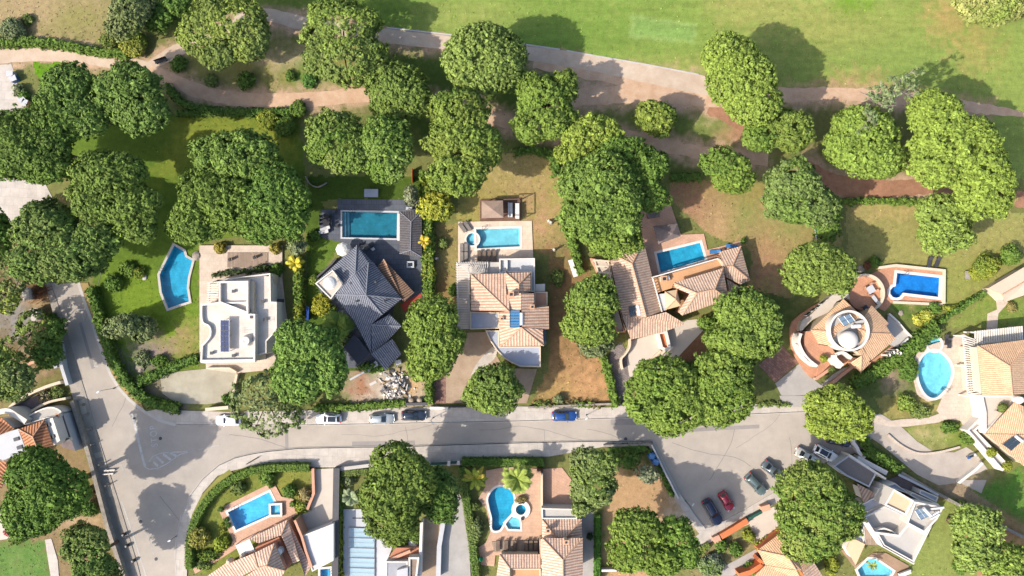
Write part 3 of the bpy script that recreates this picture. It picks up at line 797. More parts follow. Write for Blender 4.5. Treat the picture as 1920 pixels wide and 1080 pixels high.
sheet('driveway', zE((208, 922), (378, 782), (420, 800), (470, 880), (540, 935), (620, 860), (700, 810), (770, 800), (600, 960), (540, 1000), (255, 1015)), 0.1, M_GREYD, 0.1)
sheet('pavement', [(1462, 742), (1535, 742), (1560, 760), (1515, 764), (1468, 760)], 0.152, M_GREYD, 0.15)
sheet('driveway', [(1602, 800), (1650, 775), (1690, 800), (1720, 828), (1752, 848), (1790, 848), (1812, 838), (1830, 850), (1852, 880), (1800, 900), (1850, 900), (1840, 925), (1800, 905), (1760, 910), (1720, 890), (1650, 832), (1620, 812)], 0.08, plain('warm_driveway', A(206, 194, 180), 0.95, 0.08, 0.5, 8, c2=A(192, 178, 164)), 0.08)
sheet('paved_path', [(1640, 775), (1665, 790), (1690, 786), (1740, 783), (1790, 765), (1800, 775), (1760, 792), (1700, 800), (1670, 800), (1630, 792)], 0.1, M_BEIGE, 0.1)
sheet('paved_path', [(1856, 545), (1868, 560), (1870, 580), (1852, 588), (1850, 618), (1870, 618), (1872, 588), (1890, 568), (1880, 545)], 0.08, M_BEIGE, 0.08)
sheet('driveway', [(587, 880), (629, 878), (628, 986), (566, 1004), (552, 985), (555, 975), (582, 952)], 0.1, M_CREAMF, 0.1)
sheet('driveway', zI((705, 640), (850, 600), (862, 660), (845, 790), (835, 1090), (690, 1090)), 0.09, M_TAN, 0.09)
sheet('driveway', zI((860, 640), (1000, 430), (1030, 500), (1080, 830), (1090, 1090), (840, 1090)), 0.1, M_GREYD, 0.1)
sheet('driveway', zJ((710, 178), (870, 165), (1000, 330), (1010, 500), (708, 505)), 0.1, M_PINK, 0.1)
sheet('side_yard', zJ((1040, 510), (1145, 520), (1160, 1090), (1045, 1090)), 0.09, M_GREYD, 0.09)
sheet('driveway', zK((770, 300), (760, 250), (920, 130), (1080, 60), (1200, 200), (1200, 270), (1080, 360), (960, 470), (830, 520), (820, 420)), 0.1, M_CREAMF, 0.1)
sheet('paved_path', zK((440, 740), (480, 790), (850, 590), (900, 700), (680, 830), (560, 927), (380, 927)), 0.08, M_GREYD, 0.08)
sheet('paved_path', [(84, 1012), (96, 1010), (108, 1050), (112, 1100), (98, 1100)], 0.08, M_PAVE, 0.08)
sheet('terrace', [(-60, 950), (10, 955), (24, 1000), (20, 1010), (-60, 1020)], 0.1, M_CREAMF, 0.1)
# ---------------------------------------------------------------- builders for houses and pools
def roof(parent, faces, mat, wall=None, name='roof', ridge=M_RIDGE, th=0.16, inset=0.35, z0=0.0, wallname='wall', rr=0.11):
    """faces: lists of (px, py, z); tile rows run down every face"""
    mb = MB()
    F3 = []
    for f in faces:
        q = [P(*p) for p in f]
        n = Vector((0, 0, 0))
        for i in range(1, len(q)-1): n += (q[i]-q[0]).cross(q[i+1]-q[0])
        if n.z < 0: q = q[::-1]; n = -n
        F3.append((q, n.normalized()))
    edges = {}
    key = lambda p: (round(p.x, 2), round(p.y, 2), round(p.z, 2))
    for q, n in F3:
        h = Vector((n.x, n.y, 0))
        h = h.normalized() if h.length > 0.02 else Vector((0, -1, 0))
        u = Vector((-h.y, h.x, 0))
        d = (h - n*h.dot(n)).normalized()
        uv = lambda p: (p.dot(u), p.dot(d))
        if len(q) > 3:
            for t in tessellate_polygon([q]):
                a, b, c = [q[k] for k in t]
                if (b-a).cross(c-a).z < 0: b, c = c, b
                if (b-a).cross(c-a).length > 1e-6: mb.face([a, b, c], 0, [uv(a), uv(b), uv(c)])
                dn = Vector((0, 0, -th)); mb.face([a+dn, c+dn, b+dn], 1, [(0, 0)]*3)
        else:
            mb.face(q, 0, [uv(p) for p in q])
            dn = Vector((0, 0, -th)); mb.face([q[0]+dn, q[2]+dn, q[1]+dn], 1, [(0, 0)]*3)
        for a, b in zip(q, q[1:]+q[:1]): edges.setdefault((key(a), key(b)), []).append((a, b, n))
    bound = []
    done = set()
    for (ka, kb), lst in edges.items():
        a, b, n = lst[0]
        if (kb, ka) in edges:
            if (kb, ka) in done: continue
            done.add((ka, kb))
            n2 = edges[(kb, ka)][0][2]
            mid = n+n2
            if n.dot(n2) < 0.995 and (n-n2).dot(Vector(((n.x-n2.x), (n.y-n2.y), 0))) > 0 and ridge is not None:
                mb.tube(a+Vector((0, 0, rr*0.35)), b+Vector((0, 0, rr*0.35)), rr, rr, 6, 1)
        else:
            dn = Vector((0, 0, -th)); mb.face([a+dn, b+dn, b, a], 1, [(0, 0)]*4)
            bound.append((a, b))
    o = mb.build(name, [mat, ridge or mat], parent)
    if wall is not None:
        nxt = {key(a): (a, b) for a, b in bound}
        loop, k = [], key(bound[0][0])
        while k in nxt and len(loop) < 200:
            a, b = nxt.pop(k); loop.append(a); k = key(b)
        if len(loop) >= 3 and area(loop) > 0.5:
            zt = min(p.z for p in loop)-th
            mw = MB(); mw.prism(offset(loop, inset), z0, zt-0.02, bottom=False)
            mw.build(wallname, wall, parent)
    return o
def hip(c, r, ze, zr, ze2=None):
    """four eave corners in order and the two ridge ends (near c3-c0 and near c1-c2)"""
    c = [(p[0], p[1], ze) for p in c]
    r0 = (r[0][0], r[0][1], zr); r1 = (r[-1][0], r[-1][1], zr)
    if len(r) == 1: return [[c[0], c[1], r0], [c[1], c[2], r0], [c[2], c[3], r0], [c[3], c[0], r0]]
    return [[c[0], c[1], r1, r0], [c[1], c[2], r1], [c[2], c[3], r0, r1], [c[3], c[0], r0]]
def ztile(f, faces): return [f(*q) for q in faces]
def block(parent, pts, z0, z1, wall, top=None, name='wall', inset=0.0):
    poly = [P(p[0], p[1], z1) for p in pts]
    if inset: poly = offset(poly, inset)
    mb = MB(); mb.prism(poly, z0, z1, 1, 0, bottom=False)
    return mb.build(name, [wall, top or wall], parent)
def flatroof(parent, pts, z, wall, top, par=0.5, pw=0.28, z0=0.0, name='flat_roof', wname='wall'):
    """a walled block with a flat roof inside a parapet"""
    out = [P(p[0], p[1], z+par) for p in pts]
    inn = offset(out, pw)
    mb = MB(); mb.sides(out, z0, z+par, 0); mb.cap(out, z+par, 0, [inn]); mb.sides(inn, z, z+par, 0, True)
    mb.build(wname, wall, parent)
    mb = MB(); mb.cap(inn, z, 0); mb.build(name, top, parent)
def rail(parent, pts, z0, h, wd, mat, name='parapet', closed=False):
    w3 = [P(p[0], p[1], z0+h) for p in pts]
    mb = MB()
    if closed: mb.prism(offset(w3, -wd/2), z0, z0+h, 0, 0, [offset(w3, wd/2)])
    else: mb.prism(strip(w3, wd), z0, z0+h)
    return mb.build(name, mat, parent)
def balustrade(parent, pts, z0, h, mat, name='railing', step=0.5):
    w3 = [P(p[0], p[1], z0+h) for p in pts]
    mb = MB(); mb.prism(strip(w3, 0.2), z0+h-0.12, z0+h)
    for a, b in zip(w3, w3[1:]):
        n = max(1, int((b-a).length/step))
        for k in range(n+1):
            p = a.lerp(b, k/n); mb.box((p.x, p.y, z0+(h-0.12)/2), (0.14, 0.14, h-0.12))
    return mb.build(name, mat, parent)
def floor_slab(parent, pts, z, mat, name='terrace', th=None, z0=0.0):
    poly = [P(p[0], p[1], z) for p in pts]
    mb = MB(); mb.prism(poly, z0, z, 0, 0, holes_in(poly), bottom=False)
    return mb.build(name, mat, parent)
def pergola(parent, pts, z, n, mat, wd=0.22, name='pergola', posts=True, beams=True):
    """pts: corners a b c d; slats run from side ab to side dc"""
    a, b, c, d = [P(p[0], p[1], z) for p in pts]
    mb = MB()
    for k in range(n+1):
        p, q = a.lerp(b, k/n), d.lerp(c, k/n)
        e = (q-p).normalized()*0.25
        s = strip([p-e, q+e], wd); mb.prism(s, z, z+0.2)
    if beams:
        for p, q in ((a, b), (d, c)): mb.prism(strip([p, q], 0.24), z-0.24, z-0.003)
    if posts:
        for p in (a, b, c, d, a.lerp(b, 0.5), d.lerp(c, 0.5)): mb.box((p.x, p.y, (z-0.25)/2), (0.26, 0.26, z-0.25))
    return mb.build(name, mat, parent)
def windows(parent, a, b, zc, n, sz=(1.2, 1.2), mat=M_GLASS, name='window', out=0.03):
    """n windows along the wall line a-b (world points, outside on the right hand)"""
    a, b = Vector((a[0], a[1], 0)), Vector((b[0], b[1], 0))
    d = (b-a).normalized(); nn = Vector((d.y, -d.x, 0))
    for k in range(n):
        p = a.lerp(b, (k+0.5)/n)+nn*out
        mb = MB(); mb.box((p.x, p.y, zc), (sz[0], 0.08, sz[1]), math.atan2(d.y, d.x), 0)
        w_ = mb.build(name, M_GLASS, parent)
        mf = MB(); q = p+nn*0.02
        for s in (-1, 1): mf.box((q.x+d.x*s*(sz[0]/2+0.05), q.y+d.y*s*(sz[0]/2+0.05), zc), (0.1, 0.12, sz[1]+0.2), math.atan2(d.y, d.x))
        mf.box((q.x, q.y, zc-sz[1]/2-0.05), (sz[0], 0.12, 0.1), math.atan2(d.y, d.x))
        mf.build('frame', M_WMETAL, w_)
def chimney(parent, px, py, z0, z1, sz=0.7, mat=M_CREAM, rz=0.0):
    p = P(px, py, z1)
    mb = MB(); mb.box((p.x, p.y, (z0+z1)/2), (sz, sz, z1-z0), rz, 0); mb.box((p.x, p.y, z1+0.09), (sz+0.2, sz+0.2, 0.17), rz, 1)
    mb.box((p.x, p.y, z1+0.22), (sz*0.55, sz*0.55, 0.1), rz, 2)
    return mb.build('chimney', [mat, M_RIDGE, M_DMETAL], parent)
def collector(parent, pts, z, z2, mat, n=3, tank=None, name='solar_panel', frame=M_METAL):
    """tilted panel with n cells across; pts a b c d, z at ab, z2 at dc"""
    a, b = P(pts[0][0], pts[0][1], z), P(pts[1][0], pts[1][1], z)
    c, d = P(pts[2][0], pts[2][1], z2), P(pts[3][0], pts[3][1], z2)
    nn = (b-a).cross(d-a).normalized()
    if nn.z < 0: nn = -nn
    mb = MB()
    lo = [p-nn*0.1 for p in (a, b, c, d)]
    mb.face([a, b, c, d], 0)
    for i in range(4): mb.face([lo[i], lo[(i+1) % 4], [a, b, c, d][(i+1) % 4], [a, b, c, d][i]], 1)
    mb.face(lo[::-1], 1)
    o = mb.build(name, [mat, frame], parent)
    mf = MB()
    for k in range(n+1):
        p, q = a.lerp(b, k/n)+nn*0.01, d.lerp(c, k/n)+nn*0.01
        mf.tube(p, q, 0.045, n=4)
    for k in range(3 if n > 1 else 2):
        p, q = a.lerp(d, k/2)+nn*0.01, b.lerp(c, k/2)+nn*0.01
        mf.tube(p, q, 0.045, n=4)
    for p in (a, b, c, d): mf.tube(p-nn*0.05, Vector((p.x, p.y, min(z, z2)-0.4)), 0.04, n=4)
    mf.build('frame', frame, o)
    if tank:
        p, q, r = tank
        mt = MB(); zt = max(z, z2)+0.1; mt.tube(P(*p, zt), P(*q, zt), r, n=14)
        mt.build('water_tank', M_WMETAL, parent, smooth=False)
    return o
def pool(label, poly, cw, depth, tile, tint, zt=0.14, coping=M_KERB, steps=(), cat='pool', group=None, wz=0.16):
    deep = depth > 1.1
    depth *= 0.62
    c = Vector((sum(p.x for p in poly)/len(poly), sum(p.y for p in poly)/len(poly), 0))
    t = thing('swimming_pool', label, cat, c, group)
    mb = MB(); out = offset(poly, -cw)
    mb.prism(out, -0.1, zt+0.03, 0, 0, [poly]); mb.build('coping', coping, t)
    mb = MB(); e = offset(poly, -0.03)
    mb.sides(e, -depth, zt-0.02, 0, True); mb.cap(e, -depth, 0)
    basin = mb.build('basin', tile, t)
    mb = MB(); mb.cap(offset(poly, -0.02), zt-wz); mb.build('water', tint, t)
    if deep and wz == 0.16:
        q = max(zip(poly, list(poly[1:])+[poly[0]]), key=lambda e: (e[1]-e[0]).length)
        d = (q[1]-q[0]).normalized(); m0 = q[0].lerp(q[1], 0.82); nn = Vector((-d.y, d.x, 0)); nn = nn if inside(m0+nn*0.5, poly) else -nn
        ml = MB()
        for s_ in (-0.25, 0.25):
            b0 = m0+d*s_; pts_ = [b0-nn*0.45+Vector((0, 0, zt)), b0-nn*0.4+Vector((0, 0, zt+0.75)), b0-nn*0.1+Vector((0, 0, zt+0.85)), b0+nn*0.1+Vector((0, 0, zt+0.6)), b0+nn*0.12+Vector((0, 0, -0.9))]
            for a_, b_ in zip(pts_, pts_[1:]): ml.tube(a_, b_, 0.035, n=6)
        for k in range(3): ml.tube(m0-d*0.25+nn*0.12+Vector((0, 0, -0.25*k-0.2)), m0+d*0.25+nn*0.12+Vector((0, 0, -0.25*k-0.2)), 0.035, n=6)
        ml.build('ladder', M_METAL, t)
    for pts, zz in steps:
        ms = MB(); ms.prism([P(p[0], p[1]) for p in pts], -depth, zz, bottom=False); ms.build('step', M_POOLW, t)
    return t
M_POOLW = plain('white_pool_tile', A(236, 240, 240), 0.6, 0.04)
M_POOL1 = paving('pale_blue_pool_tile', (0.52, 0.58, 0.6), (0.46, 0.52, 0.55), 0.5, 0.04)
M_POOL2 = paving('mid_blue_pool_tile', (0.20, 0.46, 0.66), (0.16, 0.4, 0.6), 0.5, 0.05)
M_POOL3 = paving('deep_blue_pool_tile', (0.07, 0.26, 0.5), (0.06, 0.22, 0.44), 0.5, 0.06)
M_POOL4 = paving('teal_pool_tile', (0.055, 0.20, 0.24), (0.05, 0.17, 0.2), 0.5, 0.05)
M_POOL5 = paving('azure_pool_tile', (0.075, 0.33, 0.44), (0.06, 0.28, 0.39), 0.5, 0.05)
W1 = water('turquoise_water', (0.50, 0.88, 0.97)); W2 = water('blue_water', (0.38, 0.76, 0.95)); W3 = water('teal_water', (0.48, 0.80, 0.88))
M_COVER, t_, b_, new_, link_ = mk('milky_cover')
b_.inputs['Base Color'].default_value = (0.36, 0.52, 0.60, 1); b_.inputs['Roughness'].default_value = 0.2
tp_ = new_('ShaderNodeBsdfTransparent'); mx_ = new_('ShaderNodeMixShader'); mx_.inputs[0].default_value = 0.6
link_(tp_.outputs[0], mx_.inputs[1]); link_(b_.outputs[0], mx_.inputs[2]); link_(mx_.outputs[0], t_.nodes['Material Output'].inputs[0])
W4 = water('covered_water', (0.75, 0.88, 0.95))
def center(pts): 
    return Vector((sum(P(p[0], p[1]).x for p in pts)/len(pts), sum(P(p[0], p[1]).y for p in pts)/len(pts), 0))

M_WFLOOR = plain('white_roof_floor', A(241, 231, 219), 0.9, 0.07, 0.5, 6, c2=A(222, 208, 193))
# ================================================================ white villa with solar cells
hA = thing('white_villa', 'white flat-roofed villa with solar cells on its roof terrace beside the angular pool', 'house', center([(450, 600)]))
floor_slab(hA, [(374, 460), (529, 460), (529, 520), (538, 600), (528, 690), (500, 694), (444, 700), (386, 692), (386, 682), (374, 680)], 0.35, M_BEIGE)
floor_slab(hA, zA((277, 97), (592, 97), (590, 214), (275, 214)), 0.42, M_WOOD, 'wood_deck')
flatroof(hA, smooth(zA((66, 500), (66, 600), (80, 650), (128, 680), (134, 740), (100, 790), (70, 820)), 4, False) + zA((64, 948), (492, 942), (492, 575), (436, 573), (436, 480), (200, 484)), 5.0, M_WHITE, M_WFLOOR, 0.55, 0.3)
flatroof(hA, zA((208, 322), (438, 318), (438, 576), (208, 488)), 5.1, M_WHITE, M_WFLOOR, 0.75, 0.3)
flatroof(hA, zA((120, 335), (180, 312), (610, 258), (614, 480), (660, 482), (660, 705), (580, 790), (580, 880), (494, 905), (494, 576), (440, 480), (440, 318), (205, 320)), 4.0, M_WHITE, M_WFLOOR, 0.35, 0.25)
block(hA, zA((440, 320), (478, 320), (478, 570), (440, 570)), 3.9, 5.0, M_CREAM, name='stair_wall')
mb = MB()
a, b, c, d = [P(p[0], p[1], 0) for p in zA((610, 270), (690, 280), (660, 470), (600, 480))]
for k in range(11):
    q = [a.lerp(d, k/11), b.lerp(c, k/11), b.lerp(c, (k+1)/11), a.lerp(d, (k+1)/11)]
    mb.prism(q, 0.35, 0.6+0.3*(10-k) if k else 4.0, 0)
mb.build('staircase', M_CREAM, hA)
mb = MB()
a, b, c, d = [P(p[0], p[1], 3) for p in zA((445, 575), (488, 575), (528, 415), (500, 418))]
for k in range(10):
    q = [a.lerp(d, k/10), b.lerp(c, k/10), b.lerp(c, (k+1)/10), a.lerp(d, (k+1)/10)]
    mb.prism(q, 3.95, 5.1-0.1*k, 0)
mb.build('staircase', M_CREAM, hA)
pergola(hA, zA((136, 335), (130, 482), (195, 484), (200, 330)), 3.0, 8, M_WHITE, 0.2)
mb = MB(); p = P(*zA((418, 785))[0], 6); mb.lathe((p.x, p.y, 4.9), [(1.05, 0), (1.0, 0.4), (0.75, 1.2), (0.7, 1.3), (0.5, 1.32), (0.0, 1.2)], 24); mb.build('round_chimney', M_WHITE, hA)
for k in range(6):
    for j in range(2):
        u0, u1 = 222+34*j, 222+34*(j+1)-1; v0, v1 = 624+41.5*k, 624+41.5*(k+1)-1.5
        pts = zA((u0, v0), (u1, v0), (u1, v1), (u0, v1))
        q = [P(p[0], p[1], 6.1) for p in pts]
        mb = MB(); mb.prism(q, 6.04, 6.12, 0, 0)
        o = mb.build('solar_cell_panel', M_PV, hA)
        mf = MB(); mf.prism(offset(q, -0.045), 6.0, 6.125, 0, 0, [offset(q, 0.02)]); mf.build('frame', M_WMETAL, o)
for u, v in ((226, 632), (286, 632), (226, 746), (286, 746), (226, 864), (286, 864)):
    mb = MB(); p = P(*zA((u, v))[0], 6); mb.box((p.x, p.y, 5.5), (0.08, 0.08, 1.1)); mb.build('panel_stand', M_METAL, hA)
rail(hA, zA((66, 950), (492, 944)), 5.0, 0.6, 0.3, M_WHITE)
rail(hA, zA((110, 1000), (290, 998), (345, 1030)), 0.35, 0.8, 0.25, M_CREAM)
for u, v in ((514, 655), (518, 728)):
    p = P(*zA((u, v))[0], 4.2); mb = MB(); mb.box((p.x-0.15, p.y, 4.45), (0.12, 0.7, 0.8)); mb.build('window', M_GLASS, hA)
for v0, v1 in ((460, 520), (620, 660)):
    mb = MB(); p = P(*zA((690, (v0+v1)/2))[0], 0.8); mb.box((p.x, p.y, 0.8), (0.9, px2m((v1-v0)/4.155), 0.9)); mb.box((p.x, p.y, 1.28), (0.6, 0.4, 0.06), 0, 1); mb.build('air_conditioner', [M_DGREY, M_DMETAL], hA)
t = pool('angular blue pool with notched side on the lawn left of the white villa', POOLW[0], 0.42, 1.5, M_POOL5, W1, steps=[])
for u, v in ((330, 900), (160, 880), (330, 400), (540, 480), (560, 620), (470, 600), (250, 940)):
    p = P(*zA((u, v))[0], 5.0); zz_ = 4.0 if u > 500 else 5.0; mb = MB(); mb.box((p.x, p.y, zz_+0.2), (0.4, 0.4, 0.4)); mb.box((p.x, p.y, zz_+0.44), (0.52, 0.52, 0.07), 0, 1); mb.build('vent', [M_GWHITE, M_DGREY], hA)
mb = MB(); p = P(*zA((455, 700))[0], 5); mb.tube((p.x, p.y, 5.0), (p.x, p.y, 7.6), 0.03)
for k in range(5): mb.tube((p.x-0.5, p.y-0.4+0.2*k, 7.4), (p.x+0.5, p.y-0.4+0.2*k, 7.4), 0.015, n=4)
mb.tube((p.x, p.y-0.45, 7.4), (p.x, p.y+0.45, 7.4), 0.02, n=4); mb.build('aerial', M_METAL, hA)
# planting trough along the deck
# ================================================================ dark slate house
hB = thing('slate_roofed_house', 'angular house with dark slate grey tiled roofs between two tall hedges', 'house', center([(690, 560)]))
floor_slab(hB, [(632, 373), (790, 374), (792, 560), (770, 575), (740, 560), (720, 690), (650, 690), (640, 660), (655, 640), (600, 545), (590, 530), (640, 480), (640, 455), (598, 444), (602, 392), (632, 392)], 0.12, M_DECK, 'stone_deck')
K, N, E, S, Wc, A1, R1 = (487, 515, 6.2), (505, 280, 4.2), (745, 540, 3.4), (605, 655, 4.2), (255, 510, 4.4), (420, 155, 3.4), (410, 355, 5.4)
roof(hB, ztile(zB, [[Wc, R1, N, K], [A1, (240, 315, 3.4), (120, 425, 3.4), Wc, R1], [A1, R1, N, (545, 285, 3.4)], [K, N, (545, 285, 3.4), E], [K, E, S],
     [K, S, (548, 705, 3.9), (522, 728, 3.7), (522, 930, 2.7), (400, 700, 3.2), Wc]]), M_TS, M_GWHITE, ridge=M_RIDGES)
roof(hB, ztile(zB, [[(525, 730, 4.2), (655, 652, 3.3), (742, 738, 3.6)], [(525, 730, 4.2), (742, 738, 3.6), (630, 860, 2.6), (530, 930, 2.6)]]), M_TS, M_GWHITE, ridge=M_RIDGES)
roof(hB, ztile(zB, [[(525, 938, 3.3), (676, 832, 3.3), (742, 940, 2.6), (625, 1058, 2.4)]]), M_TS, M_GWHITE, ridge=M_RIDGES)
roof(hB, ztile(zB, [[(565, 310, 2.7), (615, 255, 2.7), (640, 300, 3.2), (760, 560, 3.2), (700, 500, 2.8)], [(615, 255, 2.7), (835, 495, 2.7), (765, 562, 3.2), (640, 300, 3.2)]]), M_TB, M_BROWN, ridge=M_RIDGE)
roof(hB, ztile(zB, [[(325, 890, 2.6), (400, 800, 2.7), (515, 935, 2.7), (430, 1020, 2.6)]]), plain('dark_felt', A(70, 72, 82), 0.95, 0.1), M_GWHITE, ridge=M_RIDGES)
flatroof(hB, zB((245, 332), (322, 428), (232, 545), (118, 430)), 4.5, M_WHITE, M_CREAMF, 0.25, 0.2, 3.0)
roof(hB, ztile(zB2, [[(955, 340, 2.7), (1085, 455, 3.5), (1078, 775, 3.5), (955, 815, 2.7)], [(955, 340, 2.7), (1205, 332, 2.7), (1085, 455, 3.5)], [(1205, 332, 2.7), (1205, 850, 2.7), (1078, 775, 3.5), (1085, 455, 3.5)], [(1205, 850, 2.7), (955, 815, 2.7), (1078, 775, 3.5)]]), M_TG, M_DGREY, name='pool_house_roof', ridge=M_RIDGES, rr=0.07)
for u, v, z_ in ((380, 430, 4.9), (560, 420, 5.0), (420, 560, 5.0), (620, 560, 4.6)):
    p = P(*zB((u, v))[0], z_); mb = MB(); mb.tube((p.x, p.y, z_-0.5), (p.x, p.y, z_+0.35), 0.12, n=10); mb.lathe((p.x, p.y, z_+0.35), [(0.2, 0), (0.2, 0.06), (0, 0.16)], 10); mb.build('vent_pipe', M_DGREY, hB)
floor_slab(hB, zB((735, 582), (880, 500), (890, 525), (765, 640)), 0.2, M_REDWALL, 'red_floor')
mb = MB(); q = [P(p[0], p[1], 0.5) for p in zB2((1035, 900), (1118, 900), (1118, 972), (1035, 972))]
mb.prism(q, 0.1, 0.6, 0, 0, [offset(q, 0.25)]); mb.cap(offset(q, 0.25), 0.5, 1); mb.build('skylight', [M_GWHITE, M_GLASS], hB)
rail(hB, zB((115, 400), (235, 290), (270, 250)), 0, 1.0, 0.3, M_DGREY, 'side_wall')
pool('teal rectangular pool with glazed step end set in the dark stone deck', POOLW[1], 0.3, 1.5, M_POOL4, W3, coping=M_GWHITE,
     steps=[([(642.3, 397.5), (648, 397.5), (648, 444.5), (642.3, 444.5)], -0.3), ([(648.5, 397.5), (653, 397.5), (653, 444.5), (648.5, 444.5)], -0.7)])
mb = MB(); mb.prism([P(*p, 0.2) for p in zB2((935, 365), (968, 365), (962, 668), (930, 668))], 0.1, 0.21); tag(mb.build('pool_edge_slab', M_WHITE), 'white slab edging the right end of the teal pool', 'slab')

# ================================================================ terracotta villa with the round-ended pool
hC = thing('terracotta_villa', 'villa with stepped terracotta tiled roofs and white slatted pergola below the round-ended pool', 'house', center([(950, 580)]))
floor_slab(hC, zC((68, 56), (565, 50), (576, 305), (345, 306), (345, 330), (270, 410), (68, 340)), 0.16, M_PEACH, 'pool_terrace')
floor_slab(hC, zC((68, 340), (270, 335), (270, 410), (150, 412), (150, 780), (75, 780)), 0.18, M_CREAMF)
U = lambda u: 5.2+(u-155)/260*2.0
V = lambda v: 5.2+(v-412)/253*2.0
roof(hC, ztile(zC, [[(155, 412, 5.2), (388, 405, 5.2), (395, 545, V(545)), (415, 560, V(560)), (415, 665, 7.2)], [(155, 412, 5.2), (155, 656, 5.2), (345, 660, U(345)), (415, 665, 7.2)]]), M_TC, M_CREAM)
roof(hC, ztile(zC, [[(388, 402, 5.6), (557, 398, 5.6), (478, 478, 6.9)], [(388, 402, 5.6), (478, 478, 6.9), (478, 542, 6.9), (396, 545, 5.7)], [(557, 398, 5.6), (557, 532, 5.6), (478, 542, 6.9), (478, 478, 6.9)]]), M_TC, M_CREAM)
roof(hC, ztile(zC, [[(412, 545, 6.6), (492, 540, 7.2), (494, 652, 7.2), (418, 655, 6.6)]]), M_TC, M_CREAM)
roof(hC, ztile(zC, [[(494, 542, 7.3), (580, 540, 6.3), (582, 640, 6.3), (680, 626, 5.2), (682, 782, 5.2), (640, 785, 5.7), (500, 768, 7.3)]]), M_TC, M_CREAM)
roof(hC, ztile(zC, [[(348, 668, 6.2), (416, 668, 7.0), (416, 770, 7.0), (345, 772, 6.2)]]), M_TC, M_CREAM)
roof(hC, ztile(zC, [[(345, 772, 5.6), (495, 770, 7.3), (352, 898, 5.2)], [(495, 770, 7.3), (645, 893, 5.2), (352, 898, 5.2)], [(495, 770, 7.3), (640, 786, 5.9), (645, 893, 5.2)]]), M_TC, M_CREAM)
flatroof(hC, zC((583, 530), (672, 530), (672, 622), (583, 640)), 3.6, M_CREAM, M_SALMON, 0.3, 0.2)
flatroof(hC, zC((345, 306), (586, 302), (588, 530), (560, 530), (560, 398), (390, 398), (345, 410)), 3.0, M_WHITE, M_GWHITE, 0.5, 0.25)
rail(hC, zC((398, 312), (398, 395)), 3.0, 0.5, 0.2, M_WHITE)
flatroof(hC, zC((150, 664), (346, 668), (346, 778), (150, 784)), 3.3, M_CREAM, M_BLUEROOF, 0.15, 0.2)
flatroof(hC, zC((252, 790), (345, 790), (348, 900), (626, 898), (626, 1038), (488, 1036), (430, 1010), (380, 980), (330, 930), (285, 865)), 2.9, M_CREAM, M_BLUEROOF, 0.25, 0.22)
block(hC, zC((590, 478), (655, 476), (655, 528), (590, 528)), 0, 2.9, M_WHITE)
block(hC, zC((270, 330), (345, 330), (345, 405), (270, 405)), 0, 2.6, M_WHITE, M_GREYROOF, 'porch_wall')
pergola(hC, zC((62, 345), (70, 775), (140, 775), (140, 345)), 2.7, 26, M_WHITE, 0.11)
pergola(hC, zC((62, 336), (268, 336), (268, 400), (140, 400)), 2.75, 13, M_WHITE, 0.1)
chimney(hC, *zC((425, 548))[0], 6, 7.7, 0.8); chimney(hC, *zC((568, 632))[0], 5, 6.9, 0.6)
chimney(hC, *zC((362, 712))[0], 5.5, 7.0, 0.45)
for k in range(3): collector(hC, zC((420+k*0, 655+k*38), (484, 655+k*38), (484, 690+k*38), (420, 690+k*38)), 7.0, 7.05, M_BGLASS, 1, ((zC((497, 672))[0], zC((497, 755))[0], 0.3) if k == 1 else None))
block(hC, zC((645, 790), (664, 790), (664, 885), (645, 885)), 0, 3.2, M_WHITE, M_GLASS, 'bay_window')
pool('turquoise rectangular pool with dark step corners on the peach terrace', POOLW[2], 0.4, 1.3, M_POOL1, W1, zt=0.18, coping=M_WHITE,
     steps=[(zC((230, 112), (470, 105), (470, 215), (232, 222)), -0.75)])
pool('small round whirlpool with crescent water at the left end of the terrace pool', POOLW[3], 0.3, 0.9, M_POOL1, W1, zt=0.2, coping=M_WHITE, cat='whirlpool', steps=[(circ(889, 449, 8.5, 18), -0.02)])
t = thing('garden_gazebo', 'brown wooden gazebo with a tiled hip roof and lounge deck above the peach pool terrace', 'gazebo', center([(935, 395)]))
floor_slab(t, [(900, 374), (976, 371), (976, 413), (900, 414)], 0.3, M_BROWN, 'deck')
roof(t, hip([(903, 377), (943, 376), (944, 408), (903, 409)], [(924, 393)], 2.6, 3.3), plain('weathered_boards', A(186, 160, 142), 0.95, 0.12, 1.5), None, ridge=None)
for x, y in ((906, 380), (940, 379), (941, 405), (906, 406), (974, 373), (974, 411)): mb = MB(); p = P(x, y, 1.5); mb.box((p.x, p.y, 1.35), (0.16, 0.16, 2.5)); mb.build('post', M_BROWN, t)
mb = MB()
for a, b in (((944, 374), (974, 373)), ((944, 411), (974, 411)), ((974, 373), (974, 411))): mb.prism(strip([P(*a, 2.6), P(*b, 2.6)], 0.16), 2.5, 2.66)
mb.build('beam', M_BROWN, t)

